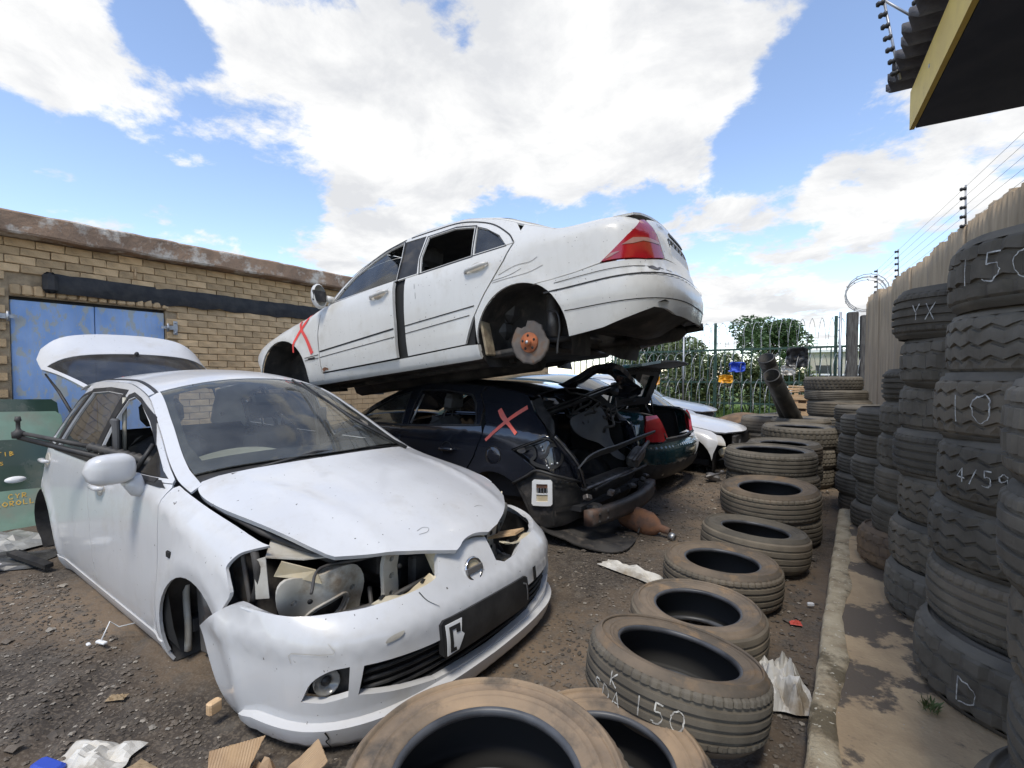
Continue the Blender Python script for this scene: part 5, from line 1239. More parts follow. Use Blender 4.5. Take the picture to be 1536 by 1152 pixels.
strips('badge', write('C200', 4.76, .938, .026, .022), .005, lambda q, z: (lambda p: (p[0], -p[1], p[2]))(B.M(q, z, .007)), 'steel_grey', bl)
# upper skins
tf = topfn(B)
ol = [(3.93, -B.ye(3.93)+.006), (4.32, -.68)]+[(4.350+.034*(1-(y/.6)**2), y) for y in [-.6+i*.12 for i in range(11)]]+[(4.32, .68), (3.93, B.ye(3.93)-.006)]+[(3.93-.10*(1-(y/.7)**2)*.5, y) for y in [.6-i*.12 for i in range(11)]]
panel('boot_deck', ol, tf, WP, car, step=.08, centre=CT)
ol = [(1.90+.10*(y/.55)**2, y) for y in [-.56+i*.112 for i in range(11)]]+[(2.4, B.ye(2.4)-.004), (2.9, B.ye(2.9)-.004), (3.2, B.ye(3.2)-.004)]+[(3.24+.0*(y), y) for y in [.55-i*.11 for i in range(11)]]+[(3.2, -B.ye(3.2)+.004), (2.9, -B.ye(2.9)+.004), (2.4, -B.ye(2.4)+.004)]
panel('roof', ol, tf, WP, car, step=.08, centre=CT)
panel('rear_window', [(3.26, -.55), (3.26, .55), (3.80, .66), (3.86, 0), (3.80, -.66)], topfn(B, -.004), 'dark_glass', car, step=.09, rim=0, centre=CT)
for s_ in (1, -1):
    panel('rear_pillar', [(3.22, s_*(B.ye(3.22)-.003)), (3.5, s_*(B.ye(3.5)-.003)), (3.92, s_*(B.ye(3.92)-.003)), (3.84, s_*.66), (3.26, s_*.55)], tf, WP, car, step=.06, centre=CT)
    panel('front_pillar', [(u, s_*(B.ye(u)-.003)) for u in (1.36, 1.5, 1.7, 1.9, 2.0)]+[(u, s_*(B.ye(u)-.055)) for u in (1.98, 1.8, 1.6, 1.36)], tf, WP, car, step=.06, centre=CT)
panel('windscreen', [(1.20+.12*(y/.68)**2, y) for y in [-.68+i*.136 for i in range(11)]]+[(1.88+.10*(y/.55)**2, y) for y in [.54-i*.108 for i in range(11)]], topfn(B, -.004), 'windscreen_glass', car, step=.09, rim=0, centre=CT)
panel('bonnet', [(1.18+.12*(y/.7)**2, y) for y in [.74-i*.148 for i in range(11)]]+[(.8, -B.ye(.8)+.006), (.3, -B.ye(.3)+.006)]+[(.14+.1*(y/.6)**2, y) for y in [-.6+i*.12 for i in range(11)]]+[(.3, B.ye(.3)-.006), (.8, B.ye(.8)-.006)], tf, WP, car, step=.08, centre=CT)
# underside
q = MB(); q.box((2.3, 0, .245), (2.6, 1.46, .05), bev=.02); q.tube([(.9, .0, .23), (3.2, 0, .24)], .11, 8); q.build('floor_pan', 'bare_dark', car)
q = MB()
for yy in (-.45, .45): q.box((2.1, yy, .215), (2.2, .08, .06), bev=.01)
q.build('chassis_rail', 'bare_dark', car)
vs = []; fs = []
for i in range(9):
    for j in range(13):
        u = 3.75+.72*i/8; y = -.70+1.4*j/12; z = .36+.0*i-.10*math.exp(-((u-4.15)/.2)**2-((y-.05)/.33)**4)+(.05*(i/8)**3)
        vs.append((u, y, z))
fs = [(i*13+j, (i+1)*13+j, (i+1)*13+j+1, i*13+j+1) for i in range(8) for j in range(12)]
pyd('boot_floor', vs, fs, 'bare_dark', car, True)
q = MB(); q.box((4.12, .46, .33), (.5, .24, .15), bev=.06); q.tube([(4.3, .46, .33), (4.5, .5, .34)], .03, 8); q.tube([(3.6, .4, .30), (3.95, .46, .32)], .03, 8); q.build('silencer', 'bare_dark', car)
q = MB(); q.box((3.5, 0, .33), (.24, 1.0, .10), bev=.03); q.tube([(3.5, -.6, .29), (3.5, .6, .29)], .035, 8); q.tube([(3.2, -.42, .29), (3.46, -.58, .29)], .03, 8); q.tube([(3.75, -.45, .3), (3.55, -.60, .30)], .022, 8); q.build('rear_axle', 'bare_dark', car)
q = MB(); q.tube([(3.60, -.55, .32), (3.62, -.52, .62)], [.045, .05], 10); q.build('damper', 'steel_grey', car)
# brake disc and hub
hb = empty('hub', (3.495, -.735, .285), (R(90), 0, 0), parent=car)
q = MB(); prof = []
vs = [(0, 0, 0)]; fs = []; nn_ = 40
rr = random.Random(5)
for i in range(nn_):
    a = 2*math.pi*i/nn_; ex = .150-(.03 if .25 < (i/nn_) < .34 else 0)-(.018 if .02 < i/nn_ < .12 else 0)+rr.uniform(-.004, .004)
    for (r_, z_) in ((.07, .0), (ex-.015, .004), (ex, .0), (ex, -.018)): vs.append((r_*math.cos(a), r_*math.sin(a), z_))
k = 4
fs = [(1+i*k+j, 1+((i+1) % nn_)*k+j, 1+((i+1) % nn_)*k+j+1, 1+i*k+j+1) for i in range(nn_) for j in range(3)]
pyd('dust_shield', vs, fs, 'shield_grey', hb, True)
q = MB(); q.lathe([(.0, .045), (.02, .045), (.026, .03), (.028, .018), (.066, .018), (.070, .012), (.070, -.01)], 28); q.build('hub_flange', 'orange_rust', hb)
q = MB(); q.lathe([(0, .05), (.012, .05), (.014, .03)], 6); q.build('hub_nut', 'galvanised', hb)
for k in range(5):
    a = 2*math.pi*k/5+.3; q = MB(); q.lathe([(0, .0195), (.0095, .0195), (.0095, .012)], 10, Matrix.Translation((.049*math.cos(a), .049*math.sin(a), 0))); q.build('bolt_hole', 'seam_black', hb)
q = MB(); q.tube(sp([(3.62, -.62, .50), (3.72, -.70, .46), (3.74, -.72, .36), (3.71, -.72, .24), (3.70, -.72, .18)], 5), .009, 6); q.build('brake_hose', 'hose_rubber', car)
q = MB(); q.box((3.172, -.79, .36), (.022, .12, .26), (0, -.12, 0), bev=.008); q.build('sill_end', 'sill_end_brown', car)
# cabin
cab = empty('cabin', parent=car)
for y in (.36, -.36): seat('front_seat', cab, 1.95, y, 'cabin_grey', base=.40)
q = MB(); q.box((2.95, 0, .45), (.5, 1.2, .16), bev=.05); q.box((3.25, 0, .76), (.16, 1.2, .55), (0, .25, 0), bev=.06); q.build('rear_seat', 'cabin_grey', cab)
for y in (.4, -.4):
    q = MB(); q.box((3.36, y, 1.09), (.10, .26, .17), (0, .25, 0), bev=.05); q.build('headrest', 'cabin_grey', cab)
q = MB(); q.prism([(1.25, .88), (1.5, .92), (1.62, .86), (1.62, .5), (1.2, .5)], 1.3, lambda a, b_, h: (a, -.65+h, b_)); q.build('dashboard', 'cabin_black', cab)
panel('headlining', [(2.0, -.52), (3.2, -.52), (3.2, .52), (2.0, .52)], topfn(B, -.03), 'cabin_grey', cab, step=.15, rim=0, centre=(2.5, 0, 5))
# ================= dark hatchback crushed under the white sedan =================
B = HATCH
car = tag(empty('dark_hatchback', (-5.9, 4.02, -.15)), 'black hatchback without tailgate or bumper under the white sedan, red cross on its rear pillar', 'car')
DP = 'dark_paint'; CT = (2.3, 0, .6)
qR = B.qR
def mr(q): return 2*qR-q
for sg in (-1, 1):
    f = sidefn(B, sg); fo = sidefn(B, sg, .004)
    ol = [(1.25, .2)]+arc((.85, .31), .36, 0, 180, 16)+[(.40, .5), (.2, .62)]+edge_line(B, .25, 1.15, 10, -.002)+[(1.26, .95), (1.24, .6)]
    panel('fender', ol, f, DP, car, step=.08, centre=CT)
    panel('front_door', [(1.26, .25), (1.25, .6), (1.275, .965), (2.265, .985), (2.28, .6), (2.25, .25)], f, DP, car, step=.08, centre=CT)
    rd = panel('rear_door', [(2.26, .25), (2.29, .6), (2.275, .985), (3.27, 1.045), (3.295, .98), (3.22, .78), (3.12, .62), (3.08, .45), (3.05, .25)], f, DP, car, step=.07, centre=CT)
    panel('sill', [(1.22, .15), (3.07, .15), (3.05, .24), (1.25, .24)], f, DP, car, step=.08, centre=CT)
    ol = arc((3.45, .31), .37, 172, 62, 12)+[(3.66, .62), (3.78, .69), (3.865, .742), (3.74, .81), (3.618, .878), (3.78, .945), (3.93, 1.0), (3.98, .985), (3.90, 1.06), (3.76, 1.16), (3.66, 1.26)]+edge_line(B, 3.62, 3.2, 6, -.003)+[(3.14, 1.325), (3.24, 1.2), (3.31, 1.07), (3.305, .98), (3.235, .78), (3.135, .62), (3.095, .45)]
    qp = panel('quarter_panel', ol, f, DP, car, step=.05, rim=.02, centre=CT)
    wf = [(1.50, 1.0), (1.75, 1.14), (2.0, 1.255), (2.22, 1.31), (2.26, 1.01)]
    wr = [(2.37, 1.01), (2.37, 1.2), (2.40, 1.325), (2.7, 1.335), (3.03, 1.298), (3.12, 1.22), (3.19, 1.085), (3.18, 1.055)]
    up = [(1.30, .975), (2.27, .99), (3.25, 1.05), (3.225, 1.2), (3.13, 1.32)]+edge_line(B, 3.16, 1.30, 28, -.003)
    fr = panel('side_frame', up, f, DP, car, [wf, wr], step=.06, centre=CT)
    for wn in (wf, wr): panel('window_seal', grow(wn, .02), fo, 'black_trim', fr, [grow(wn, -.006)], step=.06, rim=.02, centre=CT)
    panel('window_pane', wf, sidefn(B, sg, -.01), 'side_glass', fr, step=.12, rim=0, centre=CT)
    q = MB(); q.tube([f(2.395, 1.02), f(2.43, 1.30)], .010, 6); q.build('bright_channel', 'galvanised', fr)
    panel('belt_trim', ribbon([(1.35, .985), (2.3, .998), (3.25, 1.052)], .014), sidefn(B, sg, .006), 'black_trim', fr, step=.1, rim=.006, centre=CT)
    c = Vector(f(2.91, .82)); q = MB(); torus(q, tuple(c), .065, .004, (0, 1, 0), 24, 6); q.build('handle_rim', 'black_trim', rd)
    q = MB(); q.tube([c+Vector((-.09, 0, 0)), c+Vector((-.06, .026*sg, 0)), c+Vector((.08, .03*sg, .004)), c+Vector((.10, .0, .004))], [.012, .016, .015, .01], 8); q.build('handle', DP, rd)
    strips('shut_line', [[(2.27, .25), (2.285, .6), (2.27, .99)]], .012, fo, 'seam_black', rd)
    # lamp cavity
    cav = [(3.635, .878), (3.79, .938), (3.935, .99), (4.08, .90), (4.20, .77), (4.255, .65), (4.06, .70), (3.87, .752)]
    panel('lamp_cavity', cav, sidefn(B, sg, -.05), DP, car, step=.05, rim=0, centre=CT)
    cv = empty('lamp_bracket', parent=car)
    strips('bracket_rim', [sp([(3.70, .875), (3.80, .90), (3.83, .84), (3.80, .80), (3.86, .77), (4.0, .76), (4.10, .80), (4.12, .88), (4.05, .93), (3.97, .92), (3.94, .86), (3.88, .83)], 4)], .03, sidefn(B, sg, -.035), 'black_trim', cv)
    panel('bracket_plate', sp([(3.66, .875), (3.72, .90), (3.75, .87), (3.70, .85)], 3, True), sidefn(B, sg, -.02), 'steel_grey', cv, step=.03, rim=.01, centre=CT)
    for k, (u, z) in enumerate(((3.95, .77), (4.0, .785), (4.06, .79), (3.97, .755), (3.88, .915), (3.90, .885))):
        q = MB(); q.lathe([(0, .012), (.008, .012), (.010, 0)], 8, mtx(sidefn(B, sg, -.045)(u, z), (.4, sg, 0))); q.build('bolt', 'galvanised', cv)
    # inner flange between lamp cavity and boot opening (shiny curved post)
    fl = [(4.01, .985), (4.10, .90), (4.22, .77), (4.28, .64), (4.34, .57), (4.37, .60), (4.33, .70), (4.27, .82), (4.15, .94), (4.05, 1.01)]
    panel('boot_post', fl, sidefn(B, sg, -.004), DP, car, step=.04, rim=.05, centre=CT)
    panel('roof_post', [(3.665, 1.262), (3.76, 1.165), (3.90, 1.065), (4.02, 1.005), (4.05, 1.02), (3.93, 1.11), (3.80, 1.21), (3.72, 1.30)], sidefn(B, sg, -.012), 'black_trim', car, step=.05, rim=.06, centre=CT)
    # bare lower corner where the bumper was
    lowp = [(3.66, .60), (3.78, .67), (3.87, .73), (4.05, .69), (4.26, .63), (4.34, .55), (4.36, .30), (4.20, .28), (3.92, .28), (3.82, .34)]
    lc = panel('bare_corner', lowp, sidefn(B, sg, -.03), 'bare_dark', car, step=.05, rim=.02, centre=CT)
    strips('corner_ribs', [sp([(4.02, .62), (4.2, .60), (4.32, .56)], 4), sp([(4.03, .45), (4.2, .45), (4.33, .44)], 4), [(4.02, .30), (4.02, .66)], sp([(3.70, .60), (3.82, .66), (3.98, .68)], 4), [(4.04, .40), (4.3, .39)]], .018, sidefn(B, sg, -.018), 'black_trim', lc)
    if sg < 0:
        ve = panel('vent_frame', [(3.835, .47), (3.85, .455), (3.995, .465), (4.01, .48), (4.008, .655), (3.995, .668), (3.85, .66), (3.835, .645)], sidefn(B, sg, -.004), 'far_white', car, [[(3.875, .49), (3.972, .498), (3.97, .635), (3.873, .628)]], step=.03, rim=.02, centre=CT)
        panel('vent_foam', [(3.87, .488), (3.975, .496), (3.974, .548), (3.87, .54)], sidefn(B, sg, -.012), 'yellowed_plastic', ve, step=.04, rim=0, centre=CT)
        panel('vent_foam', [(3.87, .595), (3.975, .603), (3.974, .64), (3.87, .632)], sidefn(B, sg, -.012), 'rust', ve, step=.04, rim=0, centre=CT)
        panel('vent_bar', [(3.87, .545), (3.975, .553), (3.975, .562), (3.87, .554)], sidefn(B, sg, -.006), 'far_white', ve, step=.04, rim=.01, centre=CT)
        for k in range(4): panel('vent_slat', [(3.885+k*.024, .56), (3.892+k*.024, .56), (3.892+k*.024, .60), (3.885+k*.024, .60)], sidefn(B, sg, -.008), 'grey_metal', ve, step=.04, rim=.008, centre=CT)
    arch_liner('wheel_housing', B, sg, 3.45, .31, .37, .3, car); arch_liner('wheel_housing', B, sg, .85, .31, .37, .3, car)
fo = sidefn(B, -1, .004)
strips('red_cross', [sp([(3.345, .93), (3.45, 1.03), (3.55, 1.125), (3.662, 1.215)], 6)], lambda t: .026+.012*t, fo, 'salmon_paint', car)
strips('red_cross', [sp([(3.405, 1.19), (3.47, 1.13), (3.56, 1.07), (3.652, 1.005)], 6)], lambda t: .034+.008*math.sin(t*6), sidefn(B, -1, .0055), 'salmon_paint', car)
c = Vector(sidefn(B, -1, .003)(3.44, .81)); q = MB(); torus(q, tuple(c), .078, .004, (0, -1, .05), 28, 6); q.build('fuel_flap_rim', 'seam_black', car)
q = MB(); q.lathe([(0, .004), (.07, .004), (.074, .0)], 28, mtx(tuple(c), (0, -1, .05))); q.build('fuel_flap', DP, car)
# roof, bonnet, glass
ol = [(1.95+.09*(y/.6)**2, y) for y in [-.62+i*.124 for i in range(11)]]+[(2.6, B.ye(2.6)-.004), (3.2, B.ye(3.2)-.004), (3.6, B.ye(3.6)-.004)]+[(3.66, y) for y in [.58-i*.116 for i in range(11)]]+[(3.6, -B.ye(3.6)+.004), (3.2, -B.ye(3.2)+.004), (2.6, -B.ye(2.6)+.004)]
panel('roof', ol, topfn(B, 0, lambda u, y: -.03*math.exp(-((u-2.6)/.7)**2)*(1-min(1, abs(y)/.62)**2)), DP, car, step=.09, centre=CT)
panel('windscreen', [(1.14+.15*(y/.68)**2, y) for y in [-.68+i*.136 for i in range(11)]]+[(1.93+.09*(y/.6)**2, y) for y in [.58-i*.116 for i in range(11)]], topfn(B, -.004), 'side_glass', car, step=.1, rim=0, centre=CT)
panel('bonnet', [(1.08+.15*(y/.7)**2, y) for y in [.74-i*.148 for i in range(11)]]+[(.8, -B.ye(.8)+.006), (.3, -B.ye(.3)+.006)]+[(.12+.1*(y/.6)**2, y) for y in [-.6+i*.12 for i in range(11)]]+[(.3, B.ye(.3)-.006), (.8, B.ye(.8)-.006)], topfn(B), DP, car, step=.1, centre=CT)
# rear panel, crossmember and rusty beam
fR = lambda q_, z: (lambda p: (p[0], -p[1], p[2]))(B.M(q_, z, -.03))
ol = [(4.355, .30), (4.345, .55)]+[(4.40+i*(mr(4.40)-4.40)/24, .545+.028*math.sin(i*1.9)+.02*mnoise.noise(Vector((i*.6, 0, 0)))) for i in range(25)]+[(mr(4.345), .55), (mr(4.355), .30)]
rp = panel('rear_panel', ol, fR, 'bare_dark', car, step=.05, rim=.05, centre=CT)
strips('panel_ribs', [[(4.40+i*.1, .49+.008*math.sin(i*2.3)) for i in range(13)], [(4.40+i*.1, .40+.006*math.sin(i*1.7)) for i in range(13)]], .022, lambda q_, z: (lambda p: (p[0], -p[1], p[2]))(B.M(q_, z, -.018)), 'black_trim', rp)
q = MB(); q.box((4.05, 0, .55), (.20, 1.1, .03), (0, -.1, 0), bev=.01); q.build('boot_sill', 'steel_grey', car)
beam = []
vs = []; fs = []
for i in range(21):
    y = -.70+1.42*i/20; u = 4.33-.10*(y/.7)**2
    for (du, dz) in ((0, -.065), (.045, -.06), (.05, -.03), (.045, .0), (.05, .03), (.045, .06), (0, .065), (-.03, .06), (-.03, -.06)): vs.append((u+du, y, .375+dz))
k = 9; fs = [(i*k+j, (i+1)*k+j, (i+1)*k+(j+1) % k, i*k+(j+1) % k) for i in range(20) for j in range(k)]+[tuple(range(k)), tuple(20*k+j for j in range(k))]
mat('beam_metal', (.055, .05, .047), .6, .3, col2=(.09, .075, .065), nscale=7, dirt=(.20, .10, .06), dscale=4, dlo=.5, dhi=.68)
bmo = fixn(pyd('bumper_beam', vs, fs, 'beam_metal', car, True))
for (y, z) in ((-.62, .40), (-.62, .34), (-.52, .41), (-.52, .35), (.62, .40), (.62, .34)):
    q = MB(); q.lathe([(0, .012), (.013, .010), (.016, 0)], 8, mtx((4.33-.10*(y/.7)**2+.045, y, z), (1, 0, 0))); q.build('bolt', 'bare_dark', bmo)
for s_ in (-.55, .55):
    q = MB(); q.box((4.22, s_, .375), (.10, .12, .16), bev=.015); q.build('beam_mount', 'bare_dark', bmo)
# torn edges, clips and brackets along the bare rear
rk_ = random.Random(12)
for k in (0, 3, 4, 7, 10, 12):
    y = -.66+k*.1; u = 4.27-.10*(y/.7)**2
    q = MB(); q.box((u+.03, y, .53+rk_.uniform(-.03, .03)), (.05, rk_.uniform(.03, .08), rk_.uniform(.02, .05)), (rk_.uniform(-.5, .5), rk_.uniform(-.5, .5), rk_.uniform(-.5, .5)), bev=.006); q.build('torn_clip', ('steel_grey', 'bare_dark', 'black_trim')[k % 3], car)
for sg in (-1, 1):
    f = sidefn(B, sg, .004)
    q = MB(); q.tube([f(a, b_) for a, b_ in sp([(4.03, 1.0), (4.13, .92), (4.25, .79), (4.315, .66), (4.36, .575)], 4)], .008, 6); q.build('boot_seal_or_highlight', 'steel_grey', car)  # pale tube drawn as a bright edge highlight along the boot post
    q = MB(); q.tube([f(a, b_) for a, b_ in sp([(3.64, .87), (3.79, .935), (3.93, .985), (4.02, .955)], 4)], .007, 6); q.build('lamp_edge', 'black_trim', car)
    q = MB(); q.tube([f(a, b_) for a, b_ in sp([(3.66, .61), (3.78, .68), (3.88, .735), (4.05, .70), (4.26, .64)], 4)], .012, 6); q.build('corner_edge', 'black_trim', car)
    for k in range(6):
        q = MB(); q.box(sidefn(B, sg, -.012)(4.04+k*.05, .655-.004*k), (.03, .012, .016)); q.build('clip', 'black_trim', car)
q = MB(); q.tube(sp([(4.20, -.5, .56), (4.24, -.2, .60), (4.2, .1, .57), (4.25, .5, .61)], 5), .012, 6); q.build('loose_cable', 'hose_rubber', car)
# a loose black tailgate frame jammed between the stacked cars
tf_ = tag(empty('loose_tailgate', (-2.42, 4.66, 1.20), (R(-12), R(-14), R(8))), 'crumpled black tailgate frame jammed above the open boot of the dark hatchback', 'tailgate')
tgl = sp([(-.42, -.30), (.30, -.34), (.40, .0), (.30, .34), (-.42, .30), (-.46, 0)], 3, True)
crf = lambda a, b_: (a, b_, .05*math.sin(a*7+b_*3)+.04*mnoise.noise(Vector((a*5, b_*5, 1))))
panel('frame', sp([(-.55, -.48), (0, -.52), (.5, -.46), (.58, 0), (.5, .46), (0, .52), (-.55, .48), (-.6, 0)], 3, True), crf, DP, tf_, [tgl], step=.06, rim=.05, centre=(0, 0, -3))
panel('broken_pane', [(-.42, -.30), (.05, -.34), (-.05, -.1), (-.2, .05), (-.46, 0)], lambda a, b_: (a, b_, crf(a, b_)[2]-.01), 'dark_glass', tf_, step=.08, rim=0, centre=(0, 0, -3))
# hanging undertray
def utf(a, b_): return (3.85+a, -.78+b_, .30-.17*a-.05*math.sin(a*4)+.03*mnoise.noise(Vector((a*4, b_*3, 2)))-.10*b_*(1-a))
panel('undertray', sp([(0, .0), (.25, -.02), (.50, .02), (.62, .10), (.66, .24), (.60, .55), (.45, 1.0), (.2, 1.1), (0, 1.1)], 3, True), utf, 'bare_dark', car, step=.07, rim=.01, centre=(4, 0, -2))
# boot interior and loose trim
bt = empty('boot_interior', parent=car)
q = MB(); q.box((3.6, 0, .42), (1.1, 1.3, .04)); q.box((3.12, 0, .75), (.12, 1.25, .62), (0, .15, 0), bev=.05); q.build('boot_floor', 'cabin_black', bt)
for y in (-.36, .36):
    q = MB(); q.box((3.2, y, 1.13), (.10, .28, .17), (0, .15, 0), bev=.05); q.build('headrest', 'cabin_grey', bt)
for sg in (-1, 1):
    panel('side_trim', [(3.3, .45), (3.3, 1.0), (3.9, .98), (4.2, .7), (4.25, .5)], sidefn(B, sg, -.13), 'cabin_black', bt, step=.1, rim=0, centre=CT)
for y in (.36, -.36): seat('front_seat', bt, 2.1, y, 'cabin_grey', base=.40)
q = MB(); q.box((3.05, -.15, .97), (.02, .02, .02)); 
mat('grey_trim', (.085, .09, .095), .55, col2=(.11, .112, .115), nscale=5, dirt=(.15, .14, .13), dscale=4, dlo=.55, dhi=.75)
tr = tag(empty('trim_strip', (-1.74, 4.02, .61)), 'long grey plastic trim strip lying across the open boot of the dark hatchback', 'trim')
def tsf(a, b_): return (-.12+.16*(a/.8)**2+b_*.5+.05*(a > .5)*(a-.5), a, .0+.20*max(0, (a-.1))**1.6+b_*.6)
panel('strip', [(-.74, .0), (-.3, .0), (.2, .0), (.6, .02), (.80, .045), (.78, .085), (.5, .11), (.0, .115), (-.4, .115), (-.74, .12)], tsf, 'grey_trim', tr, step=.05, rim=.012, centre=(-1, 0, -.5))
tr = tag(empty('trim_panel', (-1.97, 4.35, .68)), 'torn grey plastic trim panel hanging in the boot of the dark hatchback', 'trim')
panel('panel', sp([(-.42, .22), (-.2, .30), (.05, .34), (.12, .2), (.10, .02), (.16, -.12), (.24, -.18), (.20, -.22), (.08, -.16), (-.05, 0), (-.25, .08), (-.4, .14)], 3, True), lambda a, b_: (-.05-.3*b_+.08*math.sin(a*5), a, b_+.02*math.sin(a*9)), 'grey_trim', tr, step=.05, rim=.008, centre=(-2, 0, 0))
q = MB()
for s_ in range(16):
    p = Vector((-2.15+random.uniform(-.15, .15), 4.45+random.uniform(-.25, .3), .92+random.uniform(-.03, .12))); pts = [p]
    for k in range(6): p = p+Vector((random.uniform(-.09, .09), random.uniform(-.12, .12), random.uniform(-.07, .06))); pts.append(p)
    q.tube(sp(pts, 3), random.uniform(.005, .014), 5)
tag(q.build('wiring_loom', 'hose_rubber'), 'tangle of black wiring hanging in the open boot of the dark hatchback', 'wiring')
q = MB(); q.tube([(-2.55, 3.55, .86), (-1.95, 4.55, 1.22)], .022, 6); q.tube([(-2.5, 3.6, .93), (-1.95, 4.52, 1.25)], .012, 6); q.box((-1.97, 4.5, 1.20), (.08, .22, .07), (.4, .2, .5), bev=.02)
tag(q.build('tailgate_bar', 'black_trim'), 'dark metal bar slanting across the empty tailgate opening', 'bar')
q = MB(); q.box((-1.76, 4.55, .53), (.12, .26, .12), (.35, .2, .1), bev=.02); q.tube([(-1.69, 4.30, .53), (-1.66, 4.62, .68)], .018, 8)
tag(q.build('lock_mechanism', 'steel_grey'), 'grey boot lock bracket lying on the torn rear panel', 'bracket')
# rusty silencer on the ground behind it
mu = tag(empty('silencer', (-1.47, 3.95, .085), (0, R(8), R(-8)), (.85, .85, .85)), 'rusty orange brown exhaust silencer lying on gravel behind the dark hatchback', 'silencer')
q = MB(); q.lathe([(0, -.25), (.08, -.24), (.105, -.20), (.11, 0), (.105, .10), (.07, .17), (.035, .20), (.030, .30)], 20, mtx((0, 0, 0), (1, 0, 0)) @ Matrix.Diagonal((.8, 1.15, 1, 1)))
mat('silencer_rust', (.30, .135, .06), .8, col2=(.20, .10, .06), nscale=6, bump=.4, dirt=(.10, .075, .06), dscale=5, dlo=.52, dhi=.7)
q.build('can', 'silencer_rust', mu); q = MB(); q.lathe([(.024, .30), (.034, .30), (.036, .36), (.026, .36)], 14, mtx((0, 0, 0), (1, 0, -.12)), close=True); q.build('outlet', 'galvanised', mu)
q = MB(); q.tube([(.03, -.09, -.04), (.05, -.15, -.07)], .010, 6); q.build('hanger', 'bare_dark', mu)
# ================= cars further back =================
def plain_car(B, name, loc, rz, paint, label, near, nose=True, tail=True, dz=(0, 0, 0), roof=True):
    """a saloon seen in part: skins, glass, wheels"""
    car = tag(empty(name, loc, (0, dz[1], rz)), label, 'car'); CT = (2.3, 0, .6); tf = topfn(B)
    for sg in (-1, 1):
        f = sidefn(B, sg)
        ol = [(1.335, .25), (1.15, .25)]+arc((.78, .31), .367, 0, 172, 14)+[(.40, .46), (.34, .60), (.36, .70)]+edge_line(B, .45, 1.22, 10, -.002)+[(1.30, .91), (1.398, .90), (1.338, .67), (1.34, .27)]
        panel('fender', ol, f, paint, car, step=.09, centre=CT)
        panel('front_door', [(1.353, .318), (1.349, .67), (1.405, .90), (2.40, .935), (2.41, .6), (2.40, .322)], f, paint, car, step=.1, centre=CT)
        panel('rear_door', [(2.42, .325), (2.43, .938), (3.465, .972), (3.40, .862), (3.225, .664), (3.10, .50), (3.01, .335)], f, paint, car, step=.1, centre=CT)
        panel('sill', [(1.14, .215), (3.13, .215), (3.128, .315), (1.345, .305)], f, paint, car, step=.1, centre=CT)
        ol = arc((3.495, .31), .365, 178, 20, 14)+[(3.86, .55), (4.2, .62), (4.30, .66), (4.32, .95)]+edge_line(B, 4.28, 3.52, 10, -.003)+[(3.482, .972), (3.412, .858), (3.237, .66), (3.13, .52)]
        panel('quarter_panel', ol, f, paint, car, step=.08, centre=CT)
        if roof:
            wf = [(1.515, .925), (1.72, 1.135), (1.92, 1.235), (2.12, 1.292), (2.28, 1.305), (2.33, .95)]; wr = [(2.45, .955), (2.44, 1.29), (2.85, 1.277), (3.2, 1.17), (3.38, .982)]
            fr = panel('side_frame', [(1.43, .917), (2.4, .944), (3.50, .98), (3.52, 1.05)]+edge_line(B, 3.45, 1.40, 26, -.003), f, paint, car, [wf, wr], step=.08, centre=CT)
            for wn in (wf, wr): panel('window_pane', wn, sidefn(B, sg, -.01), 'tinted_glass', fr, step=.14, rim=0, centre=CT)
        arch_liner('wheel_housing', B, sg, .78, .31, .37, .3, car); arch_liner('wheel_housing', B, sg, 3.495, .31, .37, .3, car)
    if roof:
        ol = [(1.90+.10*(y/.55)**2, y) for y in [-.56+i*.112 for i in range(11)]]+[(2.9, B.ye(2.9)-.004), (3.24, .56), (3.24, -.56), (2.9, -B.ye(2.9)+.004)]
        panel('roof', ol, tf, paint, car, step=.12, centre=CT)
        panel('rear_window', [(3.26, -.55), (3.26, .55), (3.80, .66), (3.86, 0), (3.80, -.66)], topfn(B, -.004), 'tinted_glass', car, step=.12, rim=0, centre=CT)
        for s_ in (1, -1):
            panel('rear_pillar', [(3.22, s_*(B.ye(3.22)-.003)), (3.5, s_*(B.ye(3.5)-.003)), (3.92, s_*(B.ye(3.92)-.003)), (3.84, s_*.66), (3.26, s_*.55)], tf, paint, car, step=.1, centre=CT)
            panel('front_pillar', [(u, s_*(B.ye(u)-.003)) for u in (1.36, 1.5, 1.7, 1.9, 2.0)]+[(u, s_*(B.ye(u)-.055)) for u in (1.98, 1.8, 1.6, 1.36)], tf, paint, car, step=.1, centre=CT)
        panel('windscreen', [(1.20+.12*(y/.68)**2, y) for y in [-.68+i*.136 for i in range(11)]]+[(1.88+.10*(y/.55)**2, y) for y in [.54-i*.108 for i in range(11)]], topfn(B, -.004), 'windscreen_glass', car, step=.12, rim=0, centre=CT)
    panel('bonnet', [(1.18+.12*(y/.7)**2, y) for y in [.74-i*.148 for i in range(11)]]+[(.8, -B.ye(.8)+.01), (.4, -B.ye(.4)+.01)]+[(.16+.14*(y/.6)**2, y) for y in [-.6+i*.12 for i in range(11)]]+[(.4, B.ye(.4)-.01), (.8, B.ye(.8)-.01)], tf, paint, car, step=.09, rim=.02, centre=CT)
    q = MB(); q.box((2.3, 0, .30), (3.6, 1.3, .08)); q.box((.75, 0, .5), (.6, 1.1, .34), bev=.05); q.build('floor_pan', 'cabin_black', car)
    q = MB(); q.prism([(1.2, .88), (1.5, .92), (1.62, .86), (1.62, .4), (1.2, .4)], 1.3, lambda a, b_, h: (a, -.65+h, b_)); q.build('dashboard', 'cabin_grey', car)
    return car
